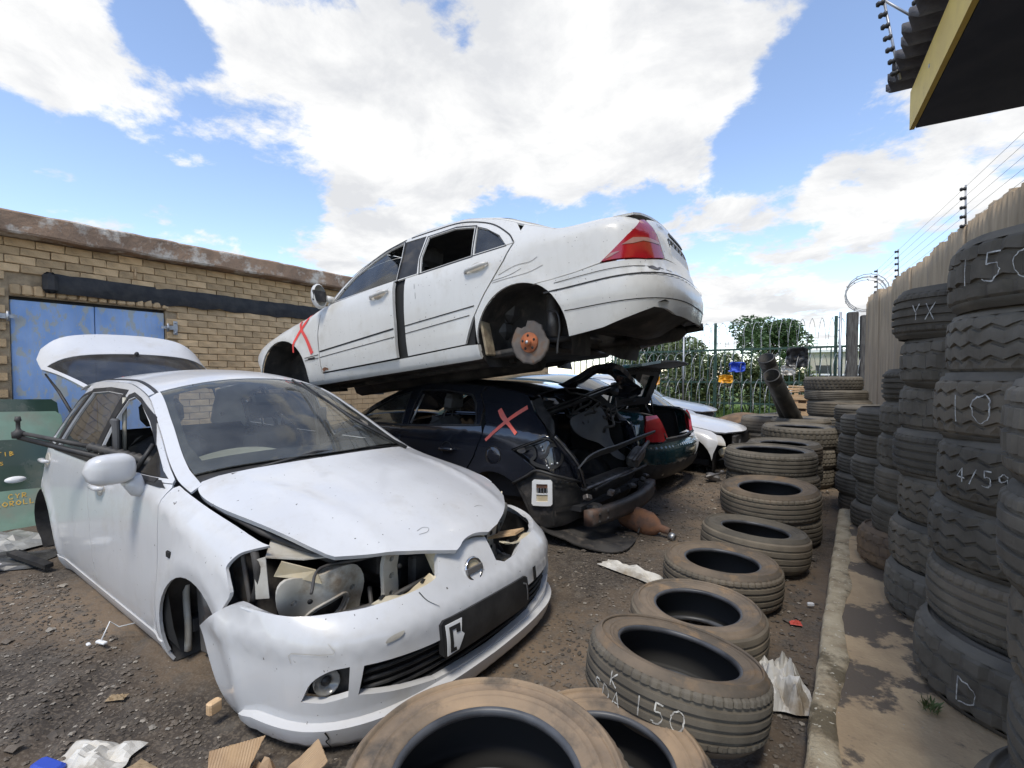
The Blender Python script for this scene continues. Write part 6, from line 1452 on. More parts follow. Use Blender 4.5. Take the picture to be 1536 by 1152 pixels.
# ---- teal saloon, boot wide open ----
B = MERC
TX, TY, TZ = -1.62-4.526, 5.80, -.06
teal = plain_car(B, 'teal_saloon', (TX, TY, TZ), 0, 'teal_paint', 'dark teal saloon with its boot lid raised and red tail lamp, behind the black hatchback', -1)
qR = B.qR
def mr(q): return 2*qR-q
CT = (2.3, 0, .6)
for sg in (-1, 1):
    lp = panel('tail_lamp', [(4.34, .675), (4.33, .80), (4.36, .95), (4.56, .955), (4.70, .70), (4.60, .665)], sidefn(B, sg, .008), 'red_lamp', teal, step=.05, rim=.03, centre=CT)
    panel('clear_band', [(4.345, .76), (4.345, .80), (4.64, .80), (4.66, .76)], sidefn(B, sg, .0105), 'red_lamp', lp, step=.06, rim=0, centre=CT)
topb = [(3.87, .56), (4.2, .615), (4.32, .65), (4.6, .655), (qR, .655)]; botb = [(3.87, .27), (4.4, .24), (qR, .24)]
ol = topb+[(mr(a), b_) for a, b_ in topb[-2::-1]]+[(mr(a), b_) for a, b_ in botb]+botb[-2::-1]
bf = lambda q, z: (lambda p: (p[0], -p[1], p[2]))(B.M(q, z, .02+.02*math.exp(-((z-.54)/.13)**2)))
rb = panel('rear_bumper', ol, bf, 'teal_paint', teal, step=.04, rim=.04, centre=(3.3, 0, .5))
panel('bumper_apron', [(3.9, .255), (3.95, .48), (mr(3.95), .48), (mr(3.9), .255)], lambda q, z: (lambda p: (p[0], -p[1], p[2]))(B.M(q, z, .034)), 'black_trim', rb, step=.09, rim=.01, centre=(3.3, 0, .5))
# open boot: dark well with a pale edge and lid standing up
bt = empty('boot_well', parent=teal)
q = MB(); q.box((4.05, 0, .42), (.7, 1.2, .03)); q.box((3.70, 0, .68), (.03, 1.2, .55)); q.box((4.38, 0, .52), (.03, 1.1, .26)); q.build('boot_floor', 'cabin_black', bt)
for sg in (-1, 1):
    panel('boot_side', [(3.72, .45), (3.72, .93), (4.35, .93), (4.55, .68), (4.45, .45)], sidefn(B, sg, -.16), 'cabin_black', bt, step=.12, rim=0, centre=(2.3, 0, .6))
q = MB(); q.tube(sp([(4.44, -.53, .70), (4.34, -.57, .93), (3.95, -.64, .985)], 5), .014, 6); q.tube(sp([(4.44, .53, .70), (4.34, .57, .93), (3.95, .64, .985)], 5), .014, 6); q.tube([(4.45, -.53, .69), (4.49, 0, .68), (4.45, .53, .69)], .016, 6); q.build('boot_seal_or_highlight', 'black_trim', bt)
lid = empty('boot_lid', (3.78, 0, 1.02), (0, R(-72), 0), parent=teal)
def lidf(a, y): return (a, y, -.04*(y/.7)**2-(.55*(a-.56) if a > .56 else 0)*1.2*min(1, (a-.56)/.08) if a > .56 else -.04*(y/.7)**2)
def lidsm(a, y):
    t = max(0, a-.50); return (a-.45*t*min(1, t/.1), y, -.04*(y/.7)**2-1.05*t*min(1, t/.12))
ol = [(0, -.62), (.3, -.66), (.5, -.66), (.7, -.62), (.86, -.52), (.9, 0), (.86, .52), (.7, .62), (.5, .66), (.3, .66), (0, .62)]
panel('lid_skin', ol, lidsm, 'teal_paint', lid, step=.06, rim=.03, centre=(.4, 0, -2))
panel('lid_lining', [(a, y*.96) for a, y in ol], lambda a, y: tuple(Vector(lidsm(a, y))+Vector((-.012 if a > .5 else 0, 0, -.03))), 'cabin_black', lid, [[(.1, .1), (.1, .45), (.4, .5), (.42, .1)], [(.1, -.1), (.42, -.1), (.4, -.5), (.1, -.45)]], step=.06, rim=.015, centre=(.4, 0, 2))
for s_ in (-1, 1):
    q = MB(); q.tube(sp([(3.86, .60*s_, .88), (3.80, .62*s_, .97), (3.80, .60*s_, 1.10), (3.83, .56*s_, 1.28)], 4), .014, 6); q.tube([(3.92, .60*s_, .84), (3.86, .585*s_, 1.20)], .010, 6); q.build('boot_hinge', 'steel_grey', teal)
# ---- white saloon, bumper torn off ----
white = plain_car(B, 'white_saloon', (-1.13, 7.56, -.16), math.pi, 'white_paint', 'white saloon with torn-off front bumper and broken headlamp, behind the teal saloon', 1)
for sg in (1, -1):
    hl = panel('headlamp', [(.24, .56), (.24, .68), (.38, .70), (.39, .58)], sidefn(B, sg, -.01), 'clear_lamp', white, step=.05, rim=.03, centre=CT)
    q = MB(); q.box((.30, .66*sg, .46), (.14, .12, .12), (.3, .4, .2), bev=.03); q.box((.22, .58*sg, .42), (.10, .16, .09), (.5, .2, .7), bev=.02); q.build('lamp_bracket', 'yellowed_plastic', white)
q = MB(); q.box((.22, 0, .50), (.05, 1.0, .34), bev=.01); q.build('radiator', 'bare_dark', white)
q = MB(); q.tube(sp([(.18, .6, .40), (.14, .4, .36), (.16, .1, .33), (.15, -.3, .35)], 4), .03, 8); q.tube(sp([(.2, .66, .6), (.16, .5, .52), (.18, .3, .6)], 4), .016, 6); q.build('hoses', 'hose_rubber', white)
# ---- silver saloon ----
plain_car(B, 'silver_saloon', (-2.05, 9.9, -.05), math.pi+.05, 'silver_paint', 'silver saloon furthest back, only bonnet and windscreen showing', 1)
# black inner wing leaning on the white saloon
q = MB()
vs = []; fs = []
for i in range(15):
    a = R(-10+200*i/14)
    for t in (0, .5, 1): vs.append((.36*math.cos(a)*(1-.08*t), -.14+.28*t, .36*math.sin(a)*(1-.08*t)))
fs = [(i*3+j, (i+1)*3+j, (i+1)*3+j+1, i*3+j+1) for i in range(14) for j in range(2)]
q.add(vs, fs, True); o = q.build('wheel_arch_liner', 'black_trim'); o.location = (-1.04, 7.35, .10); o.rotation_euler = (0, .25, .9)
o.modifiers.new('thickness', 'SOLIDIFY').thickness = .012
tag(o, 'black plastic wheel arch liner leaning against the nose of the white saloon', 'liner')
# broken lamp parts under the teal saloon
q = MB(); q.box((-1.45, 6.35, .06), (.16, .10, .08), (.3, .2, .5), bev=.02); q.tube([(-1.5, 6.2, .08), (-1.38, 6.4, .10)], .015, 6); q.box((-1.36, 6.42, .12), (.06, .05, .05), bev=.015)
tag(q.build('broken_bracket', 'steel_grey'), 'small broken metal bracket on the ground beside the teal bumper', 'bracket')
# ================= tyres =================
mat('rubber', (.098, .085, .066), .80, col2=(.142, .124, .097), nscale=7, bump=.15, bscale=70, dirt=(.16, .145, .12), dscale=4, dlo=.52, dhi=.78, objvar=.25, spec=.35)
mat('rubber_dusty', (.122, .104, .079), .85, col2=(.17, .144, .108), nscale=6, bump=.2, bscale=60, dirt=(.17, .135, .10), dscale=3.5, dlo=.50, dhi=.74, objvar=.2, spec=.3)
mat('sidewall_brown', (.20, .155, .112), .88, col2=(.115, .096, .076), nscale=5, lo=.38, hi=.66, bump=.25, bscale=40, dirt=(.24, .165, .10), dscale=7, dlo=.55, dhi=.7, objvar=.15, spec=.25)
mat('sidewall_tan', (.37, .262, .165), .88, col2=(.20, .152, .108), nscale=4, lo=.38, hi=.66, bump=.3, bscale=40, dirt=(.10, .085, .07), dscale=6, dlo=.55, dhi=.7, spec=.25)
mat('sidewall_grey', (.100, .090, .074), .8, col2=(.145, .128, .102), nscale=6, bump=.2, bscale=50, dirt=(.15, .13, .105), dscale=5, dlo=.55, dhi=.75, objvar=.2, spec=.3)
mat('bead_rubber', (.035, .037, .042), .45, col2=(.075, .078, .085), nscale=9, spec=.5)
mat('liner_rubber', (.016, .016, .016), .7)
mat('chalk', (.62, .61, .56), .95, col2=(.30, .29, .27), nscale=60, lo=.42, hi=.6)
TY = {}
def tyre_meshes(R_, w, style, fine):
    key = (R_, w, style, fine)
    if key in TY: return TY[key]
    r = R_-min(.16, R_*.40) if style != 'low' else R_-.115
    h = R_-r
    pitch = {'rib': 54, 'block': 40, 'zig': 28, 'lug': 26, 'low': 60, 'worn': 44}[style]
    spp = (4 if fine else 3); n = pitch*spp
    if style in ('rib', 'low', 'worn') and not fine: n = 90; spp = n/pitch
    gd = {'rib': .011, 'block': .012, 'zig': .013, 'lug': .014, 'low': .010, 'worn': .006}[style]
    gs = {'rib': (-.26, -.09, .09, .26), 'block': (-.24, 0, .24), 'zig': (-.24, -.02, .22), 'lug': (-.17, .17), 'low': (-.25, -.08, .08, .25), 'worn': (-.2, 0, .2)}[style]
    tw = .41*w
    def crown(ax): return R_-.007*(ax/tw)**2-.010*max(0, (abs(ax)-tw*.86)/(tw*.14))**2
    tp = [(tw, 's')]
    xs_ = sorted(gs, reverse=True); cur = tw
    tp = [(tw, 0)]
    if fine: tp.append((tw*.9, 0))
    for g in xs_:
        gx_ = g*w; hw = .0065 if style != 'lug' else .009
        mid = (cur+gx_+hw)/2
        tp.append((mid, 0)); tp += [(gx_+hw+.0015, 0), (gx_+hw-.001, 1), (gx_-hw+.001, 1), (gx_-hw-.0015, 0)]; cur = gx_-hw
    tp += [((cur-tw)/2, 0)]
    if fine: tp.append((-tw*.9, 0))
    tp.append((-tw, 0))
    def band(ax):
        k = 0
        for g in xs_:
            if ax < g*w: k += 1
        return k
    vs = []; k = len(tp)
    for i in range(n):
        a = 2*math.pi*i/n; ph = (i % spp) if isinstance(spp, int) else 0
        for (ax, g) in tp:
            b_ = band(ax); x = ax; d = gd if g else 0
            if style == 'zig':
                x += .009*(abs(((i/spp) % 1)*2-1)*2-1)*(1 if abs(ax) < tw*.8 else 0)
                if abs(ax) > .30*w and int(ph) == 0: d = max(d, .010)
                elif int(ph+b_) % spp == 0 and (i//spp) % 2 == b_ % 2: d = max(d, .006)
            elif style == 'block':
                if int(ph+b_*2) % spp == 0: d = max(d, .010)
            elif style == 'lug':
                if int(ph+b_*1) % spp == 0: d = max(d, .014)
                x += .006*math.sin(2*math.pi*i/spp)*(abs(ax) < tw*.8)
            elif style in ('rib', 'low'):
                if abs(ax) > .28*w and isinstance(spp, int) and int(ph) == 0: d = max(d, .006)
            rho = crown(ax)-d+.0012*mnoise.noise(Vector((math.cos(a)*4, math.sin(a)*4, ax*8)))
            vs.append((rho*math.cos(a), rho*math.sin(a), x))
    fs = [(i*k+j+1, ((i+1) % n)*k+j+1, ((i+1) % n)*k+j, i*k+j) for i in range(n) for j in range(k-1)]
    me_t = bpy.data.meshes.new('tread'); me_t.from_pydata(vs, [], fs); me_t.update()
    if fine: me_t.polygons.foreach_set('use_smooth', [False]*len(fs))
    sw = [(crown(tw), tw), (R_-.022, tw+.012*w/.2), (R_-.034, tw+.016*w/.2), (R_-.036, tw+.026*w/.2), (R_-.041, tw+.026*w/.2), (R_-.043, tw+.018*w/.2), (r+.66*h, .482*w), (r+.64*h, .492*w), (r+.61*h, .492*w), (r+.6*h, .488*w), (r+.5*h, .497*w), (r+.42*h, .494*w), (r+.41*h, .502*w), (r+.385*h, .502*w), (r+.375*h, .49*w), (r+.30*h, .482*w), (r+.285*h, .487*w), (r+.27*h, .478*w), (r+.16*h, .455*w), (r+.10*h, .452*w), (r+.09*h, .44*w)]
    bd = [(r+.09*h, .44*w), (r+.05*h, .437*w), (r+.012*h, .42*w), (r, .385*w), (r+.004, .34*w), (r+.014, .325*w)]
    ln = [(r+.014, .325*w), (r+.3*h, .43*w), (r+.7*h, .43*w), (R_-.03, .37*w), (R_-.024, 0), (R_-.03, -.37*w), (r+.7*h, -.43*w), (r+.3*h, -.43*w), (r+.014, -.325*w)]
    def lathe_mesh(nm, prof, flip=1, ns=None):
        ns = ns or (96 if fine else 48); q = MB(); q.lathe([(a, b_*flip) for a, b_ in prof], ns)
        if nm == 'sidewall' and fine:      # raised moulded ring and slight unevenness
            q.v = [(x*(1+.002*mnoise.noise(Vector((x*9, y*9, 1)))), y, z+.0015*mnoise.noise(Vector((x*12, y*12, 4)))) for x, y, z in q.v]
        me = bpy.data.meshes.new(nm); me.from_pydata(q.v, [], q.f); me.update(); me.polygons.foreach_set('use_smooth', q.sm)
        bm = bmesh.new(); bm.from_mesh(me); bmesh.ops.recalc_face_normals(bm, faces=bm.faces); bm.to_mesh(me); bm.free(); return me
    TY[key] = (me_t, lathe_mesh('sidewall', sw), lathe_mesh('sidewall', sw, -1), lathe_mesh('bead', bd), lathe_mesh('bead', bd, -1), lathe_mesh('inner_liner', ln))
    return TY[key]
VAR = {}
def withmat(me, m):
    k = (me.name, m)
    if k not in VAR:
        c = me.copy(); c.materials.clear(); c.materials.append(MATS[m]); VAR[k] = c
    return VAR[k]
def tyre(loc, label, R_=.33, w=.21, style='rib', rot=(0, 0, 0), tread_m='rubber', side_m='sidewall_grey', fine=False, group=None, chalk=None, liner=True):
    t = tag(empty('tyre', loc, rot), label, 'tyre', group)
    ms = tyre_meshes(R_, w, style, fine)
    for me, nm, m in ((ms[0], 'tread', tread_m), (ms[1], 'sidewall', side_m), (ms[2], 'sidewall', side_m), (ms[3], 'bead', 'bead_rubber'), (ms[4], 'bead', 'bead_rubber'), (ms[5], 'inner_liner', 'liner_rubber')):
        if nm == 'inner_liner' and not liner: continue
        o = bpy.data.objects.new(nm, withmat(me, m)); COL.objects.link(o); o.parent = t
    if chalk:
        for (text, ang, ax, hh, ww) in chalk:
            a0 = math.atan2(-loc[1], -loc[0])+ang-rot[2]
            for ci, ch_ in enumerate(text):
                lines = write(ch_, ci*ww*1.35, ax, hh, ww, .35, .0, .04, ci+len(text)*7+int(hh*1000))
                for ln_ in lines:
                    o_ = []
                    for i in range(len(ln_)-1):
                        for j in range(4): o_.append((ln_[i][0]+(ln_[i+1][0]-ln_[i][0])*j/4, ln_[i][1]+(ln_[i+1][1]-ln_[i][1])*j/4))
                    o_.append(ln_[-1])
                    strips('chalk_mark', [o_], lambda t_: .0036+.0016*math.sin(t_*9+ci), lambda x, z: ((R_+.0015-.007*(z/(.41*w))**2)*math.cos(a0+x/R_), (R_+.0015-.007*(z/(.41*w))**2)*math.sin(a0+x/R_), z), 'chalk', t)
    return t
ORD = ['bottom tyre', 'second tyre from the bottom', 'third tyre from the bottom', 'fourth tyre from the bottom', 'fifth tyre from the bottom', 'sixth tyre from the bottom', 'seventh tyre from the bottom', 'eighth tyre from the bottom']
rt_ = random.Random(21)
def stack(x, y, z0, specs, where, group, fine=False, lean=(0, 0)):
    z = z0
    for i, s_ in enumerate(specs):
        R_, w, st, tm, sm = s_[:5]; ch = s_[5] if len(s_) > 5 else None; dx, dy = s_[6] if len(s_) > 6 else (rt_.uniform(-.025, .025), rt_.uniform(-.025, .025)); tl = s_[7] if len(s_) > 7 else (rt_.uniform(-.012, .012), rt_.uniform(-.012, .012))
        z += w/2
        nm = ORD[i] if i < len(specs)-1 else 'topmost tyre'
        extra = ', chalked,' if ch else ''
        look = {'rib': 'straight-grooved', 'block': 'block-treaded', 'zig': 'zigzag-grooved', 'lug': 'coarse-lugged', 'low': 'low-profile', 'worn': 'worn smooth'}[st]
        tyre((x+dx+lean[0]*i, y+dy+lean[1]*i, z), f'{look} {nm}{extra} of {where}', R_, w, st, (tl[0], tl[1], rt_.uniform(0, 6.2) if not ch else 0), tm, sm, fine, group, ch)
        z += w/2-.002
G, D, SG, SB = 'rubber', 'rubber_dusty', 'sidewall_grey', 'sidewall_brown'
RB = 'tyre stacks along the walkway'
stack(.665, 1.60, .1, [(.37, .25, 'worn', D, SG, None, (-.06, -.06), (.0, -.06)), (.36, .245, 'rib', G, SG, [('SD', -.5, -.05, .1, .06)]), (.37, .24, 'zig', D, SG), (.36, .245, 'rib', G, SG), (.37, .245, 'block', G, SG), (.36, .24, 'rib', D, SG)], 'the nearest stack at the right edge', RB, True)
stack(.64, 2.60, .1, [(.38, .25, 'lug', G, SG, [('D', -.6, -.07, .09, .07)], (-.05, -.04), (.02, .03)), (.37, .245, 'rib', D, SG, None), (.37, .245, 'zig', G, SG), (.37, .245, 'zig', G, SG, [('4/59/55', -.85, -.03, .055, .035)]), (.37, .245, 'zig', D, SG, [('10', -.92, -.05, .10, .07)]), (.37, .245, 'zig', G, SG), (.375, .25, 'lug', G, SG, [('150', -1.0, -.05, .10, .075)], (.02, -.02), (-.02, .03))], 'the second stack from the right edge', RB, True)
stack(.53, 3.32, .1, [(.36, .235, 'lug', G, SG, [('OO', -.45, -.04, .08, .07)], (-.03, -.03), (.0, .0)), (.355, .24, 'zig', D, SG), (.36, .24, 'zig', D, SG, [('OOO', -.45, -.02, .06, .07)]), (.36, .235, 'rib', G, SG), (.355, .235, 'lug', G, SG), (.36, .24, 'lug', G, SG), (.365, .235, 'rib', G, SG, [('YX', -.8, -.04, .08, .05)], (-.02, .0), (.01, .03))], 'the third stack from the right edge', RB, True)
mat('sidewall_clay', (.23, .15, .085), .88, col2=(.15, .105, .07), nscale=6, bump=.3)
stack(.43, 3.98, .1, [(.33, .22, 'lug', 'sidewall_clay', 'sidewall_clay', None, (-.08, .03), (.0, .04)), (.32, .215, 'worn', D, SG, [('SS', -.5, -.04, .08, .07)]), (.33, .21, 'worn', D, SG), (.33, .215, 'lug', G, SG), (.33, .21, 'lug', G, SG), (.32, .20, 'rib', G, SG)], 'the fourth stack', RB, True)
stack(.30, 4.92, .1, [(.31, .19, 'rib', D, SG), (.31, .195, 'rib', G, SG), (.315, .19, 'rib', G, SG), (.32, .195, 'rib', D, SG), (.32, .20, 'low', G, SG)], 'the fifth stack', RB)
stack(.16, 5.75, .0, [(.31, .19, 'rib', D, SG), (.31, .195, 'rib', G, SG), (.315, .19, 'low', G, SG), (.32, .195, 'rib', D, SG), (.31, .19, 'rib', G, SG)], 'the slim stack behind the walkway end', RB)
stack(.10, 7.0, .0, [(.32, .2, 'rib', G, SG), (.32, .2, 'block', G, SG), (.32, .2, 'rib', G, SG), (.32, .2, 'rib', D, SG), (.32, .19, 'low', G, SG)], 'the far stack against the ribbed wall', RB)
stack(-.25, 9.1, .0, [(.41, .24, 'rib', G, SG), (.41, .24, 'rib', G, SG), (.42, .235, 'rib', G, SG), (.43, .245, 'low', D, SG), (.43, .16, 'rib', G, SG), (.40, .20, 'block', G, SG, None, (-.06, 0))], 'the tall stack in front of the far fence', RB)
AI = 'tyres lying along the aisle'
stack(-.66, 8.15, .0, [(.37, .24, 'rib', G, SG), (.37, .24, 'rib', G, SG), (.39, .24, 'rib', D, SG)], 'the aisle stack holding the black pipes', AI)
stack(-1.12, 8.35, .0, [(.36, .23, 'rib', G, SG), (.37, .24, 'low', G, SG), (.37, .24, 'worn', D, SG)], 'the low aisle stack beside the white saloon', AI)
stack(-.56, 6.95, .0, [(.37, .235, 'block', G, SG), (.38, .235, 'block', G, SG), (.42, .24, 'block', G, SG, None, (-.02, 0))], 'the broad aisle stack of three', AI)
stack(-.64, 6.02, .0, [(.36, .20, 'rib', G, SG), (.37, .20, 'rib', G, SG), (.37, .205, 'rib', D, SG, [('R1000', -.35, -.03, .06, .04)])], 'the aisle stack behind the big pile', AI)
stack(-.68, 5.25, .0, [(.40, .20, 'low', D, SG), (.405, .205, 'low', D, SG), (.405, .215, 'low', G, SG, None, (0, 0), (.0, .0))], 'the big pile in the aisle', AI, True)
stack(-.575, 4.47, .0, [(.36, .20, 'rib', D, SG, None, (.02, .02), (0, 0)), (.375, .215, 'rib', D, SB, None, (0, 0), (R(-2.5), R(2)))], 'the aisle pair in front of the big pile', AI, True)
tyre((-.575, 3.76, .140), 'grey tyre with a small rim opening, fifth in the aisle row from the camera', .355, .215, 'worn', (R(-4), R(3), 0), D, SG, True, AI)
tyre((-.645, 3.07, .120), 'dusty brown tyre with a wide opening, fourth in the aisle row', .337, .205, 'rib', (R(-2), R(1), 0), D, SB, True, AI)
tyre((-.62, 2.425, .103), 'dusty grey-brown tyre showing its silvery bead, third in the aisle row', .320, .195, 'worn', (R(0), R(1), 1.1), D, SB, True, AI)
tyre((-.535, 1.79, .20), 'black straight-grooved tyre with chalk lettering on its tread, second in the aisle row', .328, .205, 'low', (R(-12), R(4), 0), G, SB, True, AI, [('K', -.72, .0, .045, .035), ('SDA', -.95, -.06, .05, .035), ('150', -.42, -.04, .06, .045)])
tyre((-.575, 1.255, .11), 'sandy brown tyre lying flat, half under the biggest foreground tyre', .325, .215, 'rib', (R(2), 0, .3), D, 'sidewall_tan', True, AI)
tyre((-.80, .62, .11), 'sandy brown tyre under the near edge of the biggest foreground tyre', .32, .215, 'rib', (0, 0, .3), D, 'sidewall_tan', True, AI)
tyre((-.645, .80, .345), 'biggest foreground tyre, sandy brown sidewall and dark hollow, at the bottom edge', .335, .225, 'rib', (R(1), R(-2), 2.0), D, 'sidewall_tan', True, AI)
# ================= pipes, pallet, timber at the back =================
def bigpipe(p0, p1, r, label):
    p0, p1 = Vector(p0), Vector(p1); d = p1-p0; o = tag(empty('pipe', p0), label, 'pipe', 'black pipes standing in the tyres')
    M = Vector(d).to_track_quat('Z', 'Y').to_matrix().to_4x4(); L_ = d.length
    q = MB(); q.lathe([(r, 0), (r, L_*.5), (r*1.0, L_), (r*.9, L_), (r*.9, 0)], 24, M); q.build('barrel', 'pipe_black', o)
    q = MB(); q.lathe([(r*1.03, L_-.12), (r*1.05, L_-.11), (r*1.05, L_-.005), (r*1.03, L_+.002), (r*.9, L_+.002)], 24, M); q.build('collar', 'pipe_black', o)
mat('pipe_black', (.022, .021, .019), .5, col2=(.05, .045, .036), nscale=5, dirt=(.13, .115, .085), dscale=3, dlo=.5, dhi=.7)
bigpipe((-.70, 8.22, .60), (-.927, 7.2, 1.338), .105, 'black pipe leaning out of the tyre stack, lower and nearer of two')
bigpipe((-.82, 8.35, .62), (-1.035, 7.5, 1.58), .105, 'black pipe leaning out of the tyre stack, taller one behind')
pt = tag(empty('wooden_crate', (-.85, 11.0, 0)), 'pale slatted wooden crate behind the tyres at the far end', 'crate')
for k in range(6):
    q = MB(); q.box((0, -.26, .12+k*.16), (.62, .02, .10), (0, random.uniform(-.03, .03), 0)); q.build('slat', 'wood_pale', pt)
for x in (-.29, -.1, .1, .29):
    q = MB(); q.box((x, -.235, .50), (.07, .03, 1.0)); q.build('post', 'wood_pale', pt)
q = MB(); q.box((0, 0, .46), (.56, .42, .9)); q.build('load', 'brown_soil', pt)
for k in range(4):
    q = MB(); q.box((-.1+.05*k, -.1, 1.03+.03*k), (.6, .12, .025), (0, random.uniform(-.1, .2), random.uniform(-.3, .3))); q.build('board', 'wood_pale', pt)
vs = []; fs = []
for i in range(13):
    for j in range(9):
        a, b_ = i/6-1, j/4-1; vs.append((a*1.0, b_*.6, .55*max(0, (1-a*a)*(1-b_*b_))**.6+.06*mnoise.noise(Vector((a*4, b_*4, 1)))-.02))
fs = [(i*9+j, (i+1)*9+j, (i+1)*9+j+1, i*9+j+1) for i in range(12) for j in range(8)]
o = pyd('soil_heap', vs, fs, 'brown_soil', None, True); o.location = (-1.9, 11.6, 0); tag(o, 'low heap of reddish brown soil in front of the far fence', 'heap')
q = MB(); q.tube([(-1.5, 9.2, .62), (-.7, 8.4, .78)], .035, 8); tag(q.build('pole', 'wood_grey'), 'thin dark pole lying across the back of the tyres', 'pole')
q = MB(); q.box((-1.25, 9.3, .25), (.9, .5, .5), (0, 0, .4), bev=.04); tag(q.build('engine_block', 'bare_dark'), 'dark grimy engine lump between the white saloon and the soil heap', 'engine')

# ================= windscreens leaning on the building =================
mat('green_glass_edge', (.22, .33, .25), .3, col2=(.15, .24, .18), nscale=2, coat=.5, dirt=(.22, .22, .17), dscale=3, dlo=.5, dhi=.75)
mat('dark_green_glass', (.025, .05, .038), .18, col2=(.04, .07, .05), nscale=2, coat=.6, dirt=(.13, .13, .10), dscale=3, dlo=.55, dhi=.8)
mat('yellow_marker', (.70, .42, .06), .7, col2=(.55, .33, .05), nscale=30); mat('white_marker', (.7, .7, .66), .7)
def screen(i, x, zt, m, label, words):
    o = tag(empty('windscreen', (x, .50, 0), (0, R(-14), R(0))), label, 'windscreen', 'old windscreens leaning on the building')
    fn = lambda a, b_: (-.06*(1-(a/.8)**2)-.03*math.sin(b_*2), a, b_)
    ol = sp([(-.95, .02), (-.5, .0), (0, -.0), (.5, 0), (.80, .02)], 3)+sp([(.83, .1), (.80, zt*.6), (.78, zt-.05)], 3)+sp([(.74, zt-.01), (.2, zt+.02), (-.3, zt+.02), (-.75, zt)], 3)
    panel('pane', ol, fn, m, o, step=.1, rim=.006, centre=(-1, 0, .4))
    if words:
        for (t, a, b_, h_, mm) in words:
            strips('lettering', [[(-p[0], p[1]) for p in st] for st in write(t, -a, b_, h_, h_*.8, .3, .0, .05, i)] if False else write(t, a, b_, h_, h_*.8, .3, .0, .05, i), h_*.16, lambda aa, bb: tuple(Vector(fn(aa, bb))+Vector((.005, 0, 0))), mm, o)
screen(0, -6.42, 1.14, 'dark_green_glass', 'dark windscreen at the back of the leaning row', None)
screen(1, -6.30, 1.02, 'green_glass_edge', 'pale green windscreen with yellow marker writing, second from the back', [('ENSIS', .05, .90, .055, 'yellow_marker'), ('USEL', .09, .81, .055, 'yellow_marker')])
screen(2, -6.16, .76, 'dark_green_glass', 'dark green windscreen with faint yellow writing, in the middle of the row', [('TWO', .05, .68, .04, 'yellow_marker'), ('2 JTIB', .17, .62, .04, 'yellow_marker'), ('CT KIA BIS', .03, .54, .03, 'yellow_marker')])
screen(3, -6.02, .53, 'dark_green_glass', 'dark windscreen with white writing and an oval sticker', [('CY JIC', -.03, .40, .035, 'white_marker')])
q = MB(); q.lathe([(0, .002), (.05, .002), (.05, 0)], 20, Matrix.Translation((-6.09, .87, .40)) @ Matrix.Rotation(R(76), 4, 'Y') @ Matrix.Diagonal((.6, 1.4, 1, 1))); tag(q.build('sticker', 'far_white'), 'white oval sticker on the dark windscreen beside the white hatchback', 'sticker')
screen(4, -5.88, .33, 'green_glass_edge', 'dull green windscreen with yellow marker writing, foremost of the row', [('CYR', .31, .27, .04, 'yellow_marker'), ('COROLLA', .23, .21, .04, 'yellow_marker')])
# rubbish in front of them
mat('dark_sheet', (.03, .03, .03), .35, col2=(.07, .07, .068), nscale=4); mat('grey_sheet', (.30, .30, .28), .35, col2=(.18, .18, .17), nscale=4)
def crumple_flat(sx, sy, hgt, k, n_=14):
    vs = []; 
    for i in range(n_+1):
        for j in range(n_+1):
            a, b_ = 2*i/n_-1, 2*j/n_-1; e = 1-.25*abs(mnoise.noise(Vector((math.atan2(b_, a)*1.3, k, 2))))
            z = hgt*(.35+.9*mnoise.fractal(Vector((a*2+k, b_*2, k)), 1, 2, 3))*max(0, 1-max(abs(a), abs(b_))**4)+.008
            vs.append((a*sx*e, b_*sy*e, max(.004, z)))
    return vs, [(i*(n_+1)+j, (i+1)*(n_+1)+j, (i+1)*(n_+1)+j+1, i*(n_+1)+j+1) for i in range(n_) for j in range(n_)]
def scrap(name, loc, rz, sx, sy, hgt, k, m, label, cat, smooth=False):
    vs, fs = crumple_flat(sx, sy, hgt, k); o = pyd(name, vs, fs, m, None, smooth); o.location = (loc[0], loc[1], loc[2] if len(loc) > 2 else gh(loc[0], loc[1])+.004); o.rotation_euler = (0, 0, rz)
    return tag(o, label, cat)
scrap('plastic_sheet', (-5.45, .62), .3, .34, .34, .10, 3, 'grey_sheet', 'crumpled grey plastic sheet below the leaning windscreens', 'plastic sheet')
scrap('plastic_sheet', (-5.0, .52), 1.0, .42, .22, .08, 7, 'dark_sheet', 'crumpled black plastic sheet behind the rear wheel arch of the white hatchback', 'plastic sheet')
scrap('paper_scrap', (-4.72, .50, .05), .4, .09, .06, .04, 9, 'far_white', 'small white paper scrap on the black plastic sheet', 'paper')
q = MB(); q.box((-4.65, .72, .05), (.42, .05, .03), (.1, .1, .3)); tag(q.build('trim_piece', 'black_trim'), 'short black trim piece under the rear of the white hatchback', 'trim')
